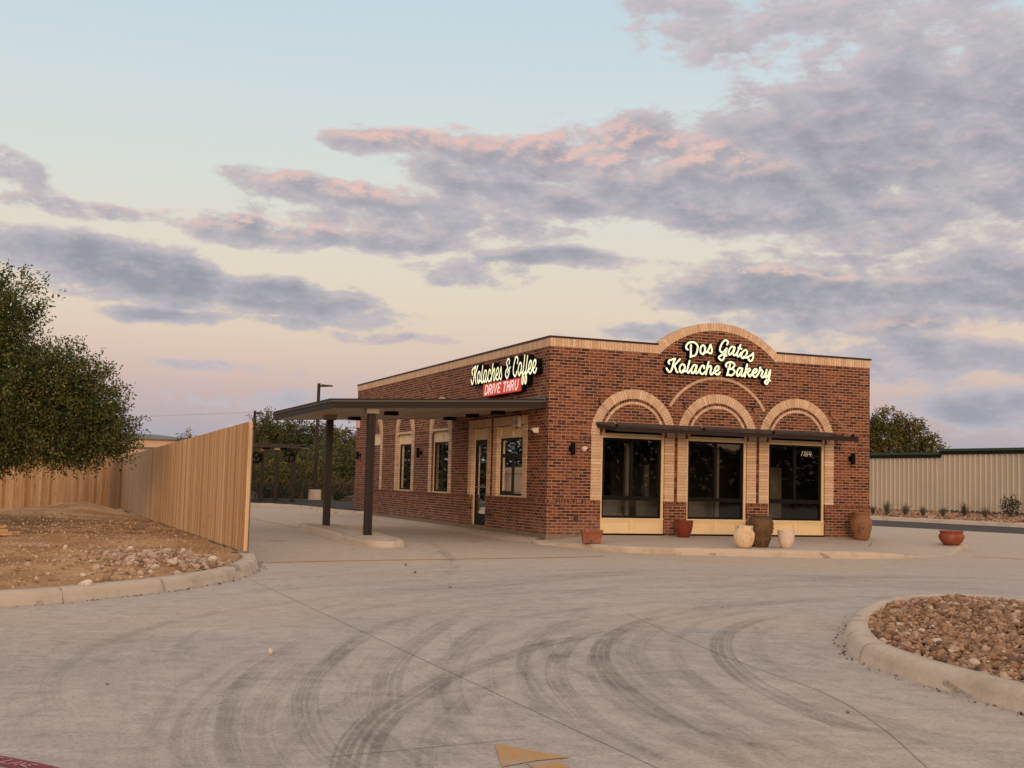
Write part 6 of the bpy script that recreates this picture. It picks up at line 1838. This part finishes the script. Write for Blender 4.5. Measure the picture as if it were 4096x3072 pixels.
# big oak on the left: placed 30 m out, trunk just beyond the left edge
oak = thing('oak_tree', 'big dark green oak with its low crown hanging over the dirt at left', 'tree', (-12.3, 8.0, 0.05))
e1 = Vector((0.92986, -0.36700, 0)).normalized(); e2 = Vector((0.367, 0.92986, 0)).normalized()
OC = Vector((-11.45, 7.9, 0))
def at(u, w, z): p = OC + e1 * u + e2 * w; return (p.x, p.y, z)
# u metres to the right of the left frame edge, z height
OB = [(-1.6, 0, 5.6, 1.5, 1.4, 1.1), (-0.5, 0, 5.35, .80, .9, .75), (0.05, .2, 4.75, .65, .9, .85), (-0.6, -.3, 4.3, 1.0, 1.2, .9), (-1.8, .3, 4.2, 1.5, 1.5, 1.2),
      (0.55, -.2, 4.05, .60, .8, .42), (0.75, 0, 3.75, .75, 1.0, .55), (0.3, -.6, 3.4, 1.1, 1.2, .8), (1.35, 0, 3.55, .55, .8, .55), (1.55, -.1, 3.1, .85, 1.0, .62), (2.15, 0, 3.30, .42, .6, .50), (2.3, .1, 2.85, .62, .8, .55),
      (0.6, .3, 2.75, 1.2, 1.2, .7), (-0.8, -.4, 2.9, 1.3, 1.3, 1.0), (1.6, .1, 2.45, 1.0, 1.1, .60), (2.55, 0, 2.40, .62, .7, .45), (2.95, .05, 2.28, .42, .5, .32), (3.25, 0, 2.42, .28, .3, .22), (0.6, -.3, 2.1, 1.1, 1.1, .55), (1.9, -.1, 1.98, .85, .9, .42), (2.7, .1, 1.92, .50, .6, .30),
      (-0.7, .2, 2.0, 1.2, 1.2, .7), (1.5, 0, 3.85, .55, .8, .42), (1.95, 0, 3.85, .42, .6, .40), (2.3, 0, 3.60, .42, .6, .42), (2.65, 0, 3.1, .48, .6, .45), (2.95, 0, 2.75, .40, .5, .35), (3.2, 0, 2.15, .35, .4, .26), (0.35, 0, 5.5, .72, .8, .55), (0.10, 0, 5.0, .80, .9, .45), (-.1, -.3, 1.75, .62, .8, .26), (0.45, -.2, 1.55, .34, .5, .16), (0.15, -.2, 1.42, .22, .3, .12), (-.5, 0, 1.65, .7, .7, .30), (1.25, 0, 1.90, .7, .8, .24), (1.95, -.2, 1.80, .55, .6, .20), (2.25, -.1, 1.66, .30, .4, .14), (2.65, 0, 1.80, .34, .4, .14), (-2.2, 0, 2.6, 1.5, 1.5, 1.2)]
OBw = [(*at(u, w, z), a, b, c) for (u, w, z, a, b, c) in OB]
mb = MB(); limb_tree(mb, (-12.9, 8.2, 0), (-12.2, 8.0, 2.9), OBw, .24)
mb.build('trunk', M_bark, oak, smooth=True)
P_, O_, R_ = crown_points(OBw, 255, .21, 22, .50)
leaves('crown', P_, 0.084, M_oak, oak, 2.1, .05, R_, O_)

def tree(label, loc, h, r, mat, blobs=None, trunk_r=.14, size=.12, per=130, group=None, name='tree', nb=9, zlow=.30, twig=.22, cl=12, cat='tree', shell=.45, bark=None):
    t = thing(name, label, cat, loc, group=group)
    x, y, z0 = loc
    B = []
    for i in range(nb):
        a = random.uniform(0, 2 * math.pi); q = random.uniform(0, .62) * r; zz = random.uniform(zlow + .12, .86) * h
        s = random.uniform(.34, .52) * r * (1.15 - .5 * max(0, zz / h - .5) * 2)
        B.append((x + math.cos(a) * q, y + math.sin(a) * q, z0 + zz, s, s, s * random.uniform(.6, .85)))
    B.append((x, y, z0 + h * .84, r * .42, r * .42, h * .16)); B.append((x, y, z0 + h * .55, r * .6, r * .6, h * .24))
    if blobs: B = [(x + a, y + b, z0 + c, d_, e_, f_) for a, b, c, d_, e_, f_ in blobs]
    mb = MB(); limb_tree(mb, (x, y, z0), (x, y, z0 + h * .5), B, trunk_r, 7, 2)
    mb.build('trunk', bark or M_bark, t, smooth=True)
    P_, O_, R_ = crown_points(B, per, twig, cl, shell)
    leaves('crown', P_, size, mat, t, 1.8, .1, R_, O_)
    return t
# tree behind the storage building
tree('wide olive green tree rising behind the ribbed storage building', (38.7, 36.6, 0), 6.6, 3.9, M_far2, size=.15, per=190, blobs=[(a * .74, b * .74, 2.2 + (c - 2.2) * .95, d_ * .76, e * .76, f * .85) for a, b, c, d_, e, f in [
    (-1.0, 0, 4.6, 1.9, 1.8, 1.2), (-2.6, .5, 4.3, 1.5, 1.5, 1.1), (-2.2, 0, 5.3, .8, .8, .5), (-.6, 0, 5.9, 1.0, 1.0, .65), (0.9, -.2, 5.35, 1.2, 1.1, .75), (1.6, -.5, 4.8, 1.3, 1.2, .9), (2.6, -.9, 4.0, 1.1, 1.1, .9),
    (3.3, -1.3, 3.5, .75, .8, .6), (0, 0, 3.6, 2.6, 2.0, 1.2), (-3.4, 1.2, 3.6, 1.6, 1.6, 1.3), (2.4, -1.0, 2.8, 1.4, 1.2, 1.0), (1.7, -.6, 5.7, .45, .5, .30), (-4.2, 1.6, 4.6, 1.2, 1.2, 1.0), (3.0, -1.2, 4.4, .45, .5, .4)]], trunk_r=.2)
# row of trees behind the lane, left of the building
TR = [('dark green scrub tree behind the fence end and back canopy', (2.6, 48.8), 4.5, 1.6, M_far), ('low dark tree under the farther light pole', (2.0, 46.3), 3.1, 1.3, M_far), ('dark rounded tree behind the far light pole', (2.7, 49.4), 4.9, 2.0, M_far),
      ('grey green tree left of the nearer light pole', (4.1, 47.6), 4.6, 1.9, M_far), ('thin grey green tree right behind the nearer light pole', (5.3, 46.6), 4.3, 1.6, M_far),
      ('yellow green tree between the light pole and the canopy post', (5.9, 43.6), 3.9, 1.7, M_far2), ('low tree against the far corner of the brick wall', (7.4, 45.8), 3.5, 1.7, M_far),
      ('olive tree in the gap left of the brick wall', (6.6, 40.8), 3.0, 1.4, M_far2)]
for i, (lab, (x, y), h, r, m) in enumerate(TR):
    tree(lab, (x, y, .1), h, r, m, size=.13, per=150, group='trees behind the drive lane', name='scrub_tree', zlow=.05, nb=11, trunk_r=.08, twig=.22)
tree('small round tree poking up behind the long fence', (-.75, 60.5, 0), 4.15, .85, M_far, size=.13, per=200, name='tree', nb=8, zlow=.45, trunk_r=.1)
# undergrowth in front of the trees
def bush_stuff(name, label, boxes, n, size, mat, cat, aspect=2.0):
    P_ = []
    for (x0, x1, y0, y1, z0, h) in boxes:
        k = int(n * (x1 - x0) / sum(b[1] - b[0] for b in boxes))
        x = rng.uniform(x0, x1, k); y = y0 + (y1 - y0) * rng.random(k)
        top = np.array([h * (.45 + .9 * fbm(a * .9 + 3, b * .3, 4)) for a, b in zip(x, y)])
        z = z0 + top * rng.random(k) ** .8
        P_.append(np.stack([x, y, z], 1))
    o = leaves(name, np.concatenate(P_), size, mat, None, aspect, -.3)
    tag(o, label, cat); o['kind'] = 'stuff'
    return o
bush_stuff('undergrowth', 'tangled green undergrowth below the trees behind the lane', [(-2.5, 9.5, 38.0, 42.5, .05, 3.0)], 34000, .13, M_far, 'undergrowth')
bush_stuff('undergrowth', 'yellowish brush between the back canopy and the tree row', [(-2.0, 4.0, 35.5, 37.8, .05, 2.4)], 8000, .12, M_far2, 'undergrowth')
bush_stuff('dry_weeds', 'brown dry weeds standing in front of the undergrowth', [(-1.5, 8.0, 35.0, 37.5, .05, 1.2)], 13000, .15, M_weed, 'weeds', 5.0)
# shrubs in the mulch bed
def shrub(label, loc, r, h, mat=None, n=900, group='dark shrubs in the mulch bed', size=.06):
    t = thing('shrub', label, 'shrub', loc, group=group)
    mb = MB()
    for i in range(7):
        a = random.uniform(0, 6.28); mb.tube([(loc[0], loc[1], loc[2]), (loc[0] + math.cos(a) * r * .5, loc[1] + math.sin(a) * r * .5, loc[2] + h * .7)], [.012, .006], 5)
    mb.build('stem', M_twig, t)
    d = rng.normal(size=(n, 3)); d /= np.linalg.norm(d, axis=1)[:, None]; q = rng.random(n) ** .45
    q *= 1 + .18 * np.sin(d[:, 0] * 7 + d[:, 1] * 5)
    P_ = np.array(loc) + np.array([0, 0, h * .5]) + d * q[:, None] * np.array([r, r, h * .5])
    leaves('foliage', P_, size, mat or M_shrub, t, 1.9, -.3, None, d)
    return t
for x, y, r, h, lab in [(-2.15, 27.6, .55, .75, 'low dark shrub just right of the fence end'), (-1.35, 27.4, .5, .7, 'low dark shrub behind the left back canopy post'), (-.75, 27.2, .5, .75, 'dark shrub between the back canopy posts'),
                        (.25, 27.2, .42, 1.35, 'tall dark shrub left of the light pole base'), (2.3, 27.3, .5, .5, 'low shrub right of the light pole base'), (1.75, 26.6, .22, .55, 'small upright shrub at the foot of the light pole'),
                        (3.5, 25.4, .55, 1.6, 'dark shrub against the far corner of the brick wall'), (2.6, 23.4, .3, .3, 'tiny shrub before the far corner of the brick wall')]:
    shrub(lab, (x, y, .28), r, h)
# pale boulder strip glimpsed behind
mb = MB(); mb.box(3.0, 5.8, 31.2, 31.6, .2, .52); mb.box(-3.4, -2.2, 30.5, 31.0, .2, .85)
o = tag(mb.build('low_wall', plain('pale_stone', (.42, .35, .28, 1), .9, noise=.3, scale=3, bump=.3)), 'pale low stone edging behind the mulch bed', 'wall')

# plants in the far bed
def tuft(label, loc, h, n, group='spiky plants in the gravel bed'):
    t = thing('spiky_plant', label, 'plant', loc, group=group); WORLD[t.name] = (0, 0, 0)
    V, F, rn = [], [], []
    for i in range(n):
        a = random.uniform(0, 2 * math.pi); lean = random.uniform(.1, .75); L_ = h * random.uniform(.7, 1.15)
        dx_, dy_ = math.cos(a), math.sin(a); w = .012
        p0 = np.array([dx_ * .03, dy_ * .03, 0]); p1 = p0 + np.array([dx_ * lean * L_ * .4, dy_ * lean * L_ * .4, L_ * .6]); p2 = p0 + np.array([dx_ * lean * L_, dy_ * lean * L_, L_ * (1 - .3 * lean)])
        s = np.array([-dy_, dx_, 0]) * w
        b = len(V); V += [p0 - s, p0 + s, p1 + s * .8, p1 - s * .8, p2 + s * .1, p2 - s * .1]; F += [(b, b + 1, b + 2, b + 3), (b + 3, b + 2, b + 4, b + 5)]; r_ = random.random(); rn += [r_, r_]
    np_mesh('blades', np.array(V), np.array(F), M_yucca, np.array(rn), False, t)
    return t
TU = [((24.33, 20.14), .45, 'spiky plant closest to the brick corner in the gravel bed'), ((24.59, 19.50), .75, 'tall spiky plant second from the brick corner'), ((25.16, 18.96), .62, 'spiky plant third from the brick corner'),
      ((25.60, 18.35), .50, 'spiky plant fourth from the brick corner'), ((26.06, 17.63), .50, 'spiky plant below the roof step of the metal building'), ((26.55, 16.90), .72, 'bushy spiky plant right of the roof step'), ((27.00, 16.18), .55, 'spiky plant left of the dark rounded shrub')]
for (x, y), h, lab in TU: tuft(lab, (x, y, .31), h, 46)
shrub('dark round leafy shrub in the gravel bed by the metal wall', (28.14, 15.94, .36), .42, .95, M_shrub, 480, None, .10)

# ------------------------------------------------------------------ light poles, back canopy, utility bits
def light_pole(loc, h, arm, label, base_h, r=.06):
    t = thing('light_pole', label, 'light pole', loc, group='parking lot light poles')
    x, y, z = loc
    mb = MB(); mb.lathe([(.28, -.3), (.28, base_h - .02), (.26, base_h), (.001, base_h)], 24, loc); mb.build('concrete_base', M_curb, t)
    mb = MB(); mb.box(x - r, x + r, y - r, y + r, z + base_h, z + h); mb.box(x - r * 1.7, x + r * 1.7, y - r * 1.7, y + r * 1.7, z + base_h, z + base_h + .06); mb.build('pole', M_bronze, t)
    mb = MB()
    a = Vector((.93, -.367, 0))
    p = Vector((x, y, z + h - .12))
    q = [p + a * .05, p + a * .14, p + a * arm]
    s = Vector((.367, .93, 0)) * .16
    mb.hexa([tuple(q[1] - s + Vector((0, 0, -.03))), tuple(q[2] - s), tuple(q[2] + s), tuple(q[1] + s + Vector((0, 0, -.03))), tuple(q[1] - s + Vector((0, 0, .07))), tuple(q[2] - s + Vector((0, 0, .035))), tuple(q[2] + s + Vector((0, 0, .035))), tuple(q[1] + s + Vector((0, 0, .07)))])
    mb.tube([p, p + a * .18], .04, 8)
    mb.build('lamp_head', M_bronze, t)
    return t
light_pole((1.38, 29.5, .15), 5.38, .62, 'tall dark square light pole on a concrete base behind the canopy', .62)
light_pole((-.34, 35.9, .05), 4.45, .42, 'farther dark light pole rising behind the fence end', .5)

bc = thing('back_canopy', 'smaller flat brown canopy on three posts at the back of the lane', 'canopy', (-1.2, 25.2, 0.2))
def bpt(t, o=0): # along the canopy line
    a, b = Vector((-3.9, 26.15, 0)), Vector((-0.33, 24.77, 0)); d_ = (b - a); n_ = Vector((-d_.y, d_.x, 0)).normalized(); return a + d_ * t + n_ * o
def hex2(mb, t0, t1, o0, o1, z0, z1, dz=0):
    p = [bpt(t0, o0), bpt(t1, o0), bpt(t1, o1), bpt(t0, o1)]
    mb.hexa([(v.x, v.y, z0 + (dz if i in (2, 3) else 0)) for i, v in enumerate(p)] + [(v.x, v.y, z1 + (dz if i in (2, 3) else 0)) for i, v in enumerate(p)])
mb = MB(); hex2(mb, 0, 1, 0, .04, 2.49, 2.63); hex2(mb, 0, 1, .04, 3.0, 2.60, 2.64); mb.build('roof', M_bronze, bc)
mb = MB(); hex2(mb, 0, .985, .05, 2.9, 2.50, 2.52); mb.build('soffit', M_soffit, bc)
for (x, y) in ((-1.76, 25.75), (-1.38, 24.75), (-1.02, 23.55)):
    pass
for k, (x, y, zt_) in enumerate(((-1.62, 26.0, 2.34), (-1.16, 25.35, 2.40), (-0.50, 25.15, 2.47))):
    mb = MB(); mb.box(x - .07, x + .07, y - .07, y + .07, .15, zt_); p_ = mb.build('post', M_bronze, bc)
    mb = MB(); mb.box(x - .11, x + .11, y - .11, y + .11, zt_, 2.50); mb.build('cap', M_soffit, p_)
mb = MB()
for (x, y) in ((-1.55, 25.5), (-.9, 25.3)): mb.box(x - .13, x + .13, y - .1, y + .1, 2.40, 2.49)
mb.build('down_light', M_black, bc)
def round_fan(loc, label):
    t = thing('round_fan', label, 'fan', loc, group='round black drum fans under the back canopy'); WORLD[t.name] = (0, 0, 0)
    mb = MB(); seg = 24; vs_, fs = [], []
    prof = [(-.10, .19), (-.10, .225), (0, .24), (.10, .225), (.10, .19), (.0, .195)]
    for (y, r) in prof:
        for k in range(seg): a = 2 * math.pi * k / seg; vs_.append((math.cos(a) * r, y, math.sin(a) * r))
    for i in range(len(prof)):
        for k in range(seg): j = (i + 1) % len(prof); fs.append((i * seg + k, i * seg + (k + 1) % seg, j * seg + (k + 1) % seg, j * seg + k))
    mb.add(vs_, fs); mb.build('drum', M_black, t, smooth=True)
    mb = MB(); mb.tube([(0, -.06, 0), (0, .06, 0)], .05, 10)
    for k in range(3):
        a = 2 * math.pi * k / 3 + .5
        mb.hexa([(0, -.03, 0), (math.cos(a) * .18 - math.sin(a) * .06, -.03, math.sin(a) * .18 + math.cos(a) * .06), (math.cos(a) * .18 + math.sin(a) * .06, .02, math.sin(a) * .18 - math.cos(a) * .06), (0.01, .0, 0.01), (0, -.02, 0), (math.cos(a) * .18 - math.sin(a) * .06, -.02, math.sin(a) * .18 + math.cos(a) * .06), (math.cos(a) * .18 + math.sin(a) * .06, .03, math.sin(a) * .18 - math.cos(a) * .06), (0.01, .01, 0.01)])
    mb.build('blades', M_black, t)
    mb = MB(); mb.tube([(.20, 0, .05), (.28, 0, .12)], .02, 6); mb.build('bracket', M_black, t)
    t.rotation_euler = (0, R(0), R(-35))
    return t
f_ = round_fan((-1.92, 25.75, 2.06), 'round black drum fan on the left post of the back canopy')
dup(f_, (-.72, 24.95, 2.14), R(-10), 'round black drum fan on the right post of the back canopy', 'round black drum fans under the back canopy')

# utility poles and wires beyond the trees
up = thing('utility_pole', 'pale wooden utility pole standing among the trees', 'utility pole', (3.0, 51.5, 0))
mb = MB(); mb.tube([(3.0, 51.5, 0), (3.05, 51.5, 5.35)], [.13, .10], 8); mb.build('pole', plain('grey_wood', (.20, .165, .13, 1), .9), up)
mb = MB(); mb.tube([(2.35, 51.2, 1), (2.38, 51.2, 3.75)], [.15, .15], 8); mb.build('transformer_post', plain('grey_wood2', (.20, .165, .13, 1), .9), up)
def sag(a, b, s, n=14):
    return [(a[0] + (b[0] - a[0]) * t, a[1] + (b[1] - a[1]) * t, a[2] + (b[2] - a[2]) * t - s * 4 * t * (1 - t)) for t in np.linspace(0, 1, n)]
for a, b, lab in (((-40, 88, 4.1), (3.0, 51.6, 5.3), 'thin overhead wire rising to the pole among the trees'), ((3.0, 51.6, 5.3), (42, 60, 4.4), 'thin overhead wire running right from the pole behind the canopy')):
    mb = MB(); mb.tube(sag(a, b, .35), .008, 5)
    tag(mb.build('overhead_wire', plain('wire_grey', (.30, .28, .28, 1), .7)), lab, 'wire', 'overhead wires')

# distant hill line, soft on the horizon
def ridge(name, pts, y0, depth, mat):
    V, F = [], []
    for i, (x, z) in enumerate(pts):
        V += [(x, y0, -2), (x, y0, z), (x, y0 + depth, z * .9), (x, y0 + depth, -2)]
    for i in range(len(pts) - 1):
        a = 4 * i; b = a + 4
        F += [(a, b, b + 1, a + 1), (a + 1, b + 1, b + 2, a + 2), (a + 2, b + 2, b + 3, a + 3)]
    mb = MB(); mb.add(V, F); return struct(mb.build(name, mat))
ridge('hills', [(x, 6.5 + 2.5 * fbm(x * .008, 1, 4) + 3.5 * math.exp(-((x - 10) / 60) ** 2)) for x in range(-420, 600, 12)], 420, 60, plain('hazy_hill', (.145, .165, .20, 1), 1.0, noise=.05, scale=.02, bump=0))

# what stands behind the photographer: it is seen only in the window glass
def back_mass(label, x0, x1, y, h, n):
    x = rng.uniform(x0, x1, n); top = np.array([h * (.55 + .7 * fbm(a * .12, y * .1, 4)) for a in x])
    P_ = np.stack([x, y + rng.uniform(-1.5, 1.5, n), top * rng.random(n)], 1)
    o = leaves('far_tree_line', P_, .38, M_far, None, 1.5, 0); tag(o, label, 'trees'); o['kind'] = 'stuff'
# and what stands left of the view beyond the fence: seen only in the drive-through windows
x = rng.uniform(0, 1, 60000); P_ = np.stack([-12 - 34 * x + rng.uniform(-2, 2, 60000), 62 - 26 * x + rng.uniform(-2, 2, 60000), rng.random(60000) * (5.0 + 4.0 * np.array([fbm(a * 9, 2, 4) for a in x]))], 1)
o = leaves('far_tree_line', P_, .30, M_shrub, None, 1.5, 0); tag(o, 'dark line of trees beyond the fence, left of the view', 'trees'); o['kind'] = 'stuff'
back_mass('dark line of trees across the street behind the viewpoint', -45, 70, -62, 6.0, 70000)
nb_ = thing('far_house', 'low tan house across the street behind the viewpoint', 'building', (14, -54, 0))
mb = MB(); mb.box(8, 22, -58, -50, -.3, 3.0); mb.build('wall', plain('tan_wall', (.33, .26, .19, 1), .8), nb_)
mb = MB(); mb.hexa([(7.5, -58.5, 3), (22.5, -58.5, 3), (22.5, -49.5, 3), (7.5, -49.5, 3), (10.5, -55, 4.9), (19.5, -55, 4.9), (19.5, -53, 4.9), (10.5, -53, 4.9)]); mb.build('roof', plain('brown_roof', (.08, .06, .05, 1), .9), nb_)
mb = MB()
for x in (9.5, 13.5, 18): mb.box(x, x + 1.6, -49.99, -49.95, 1.0, 2.2)
mb.build('window', M_black, nb_)
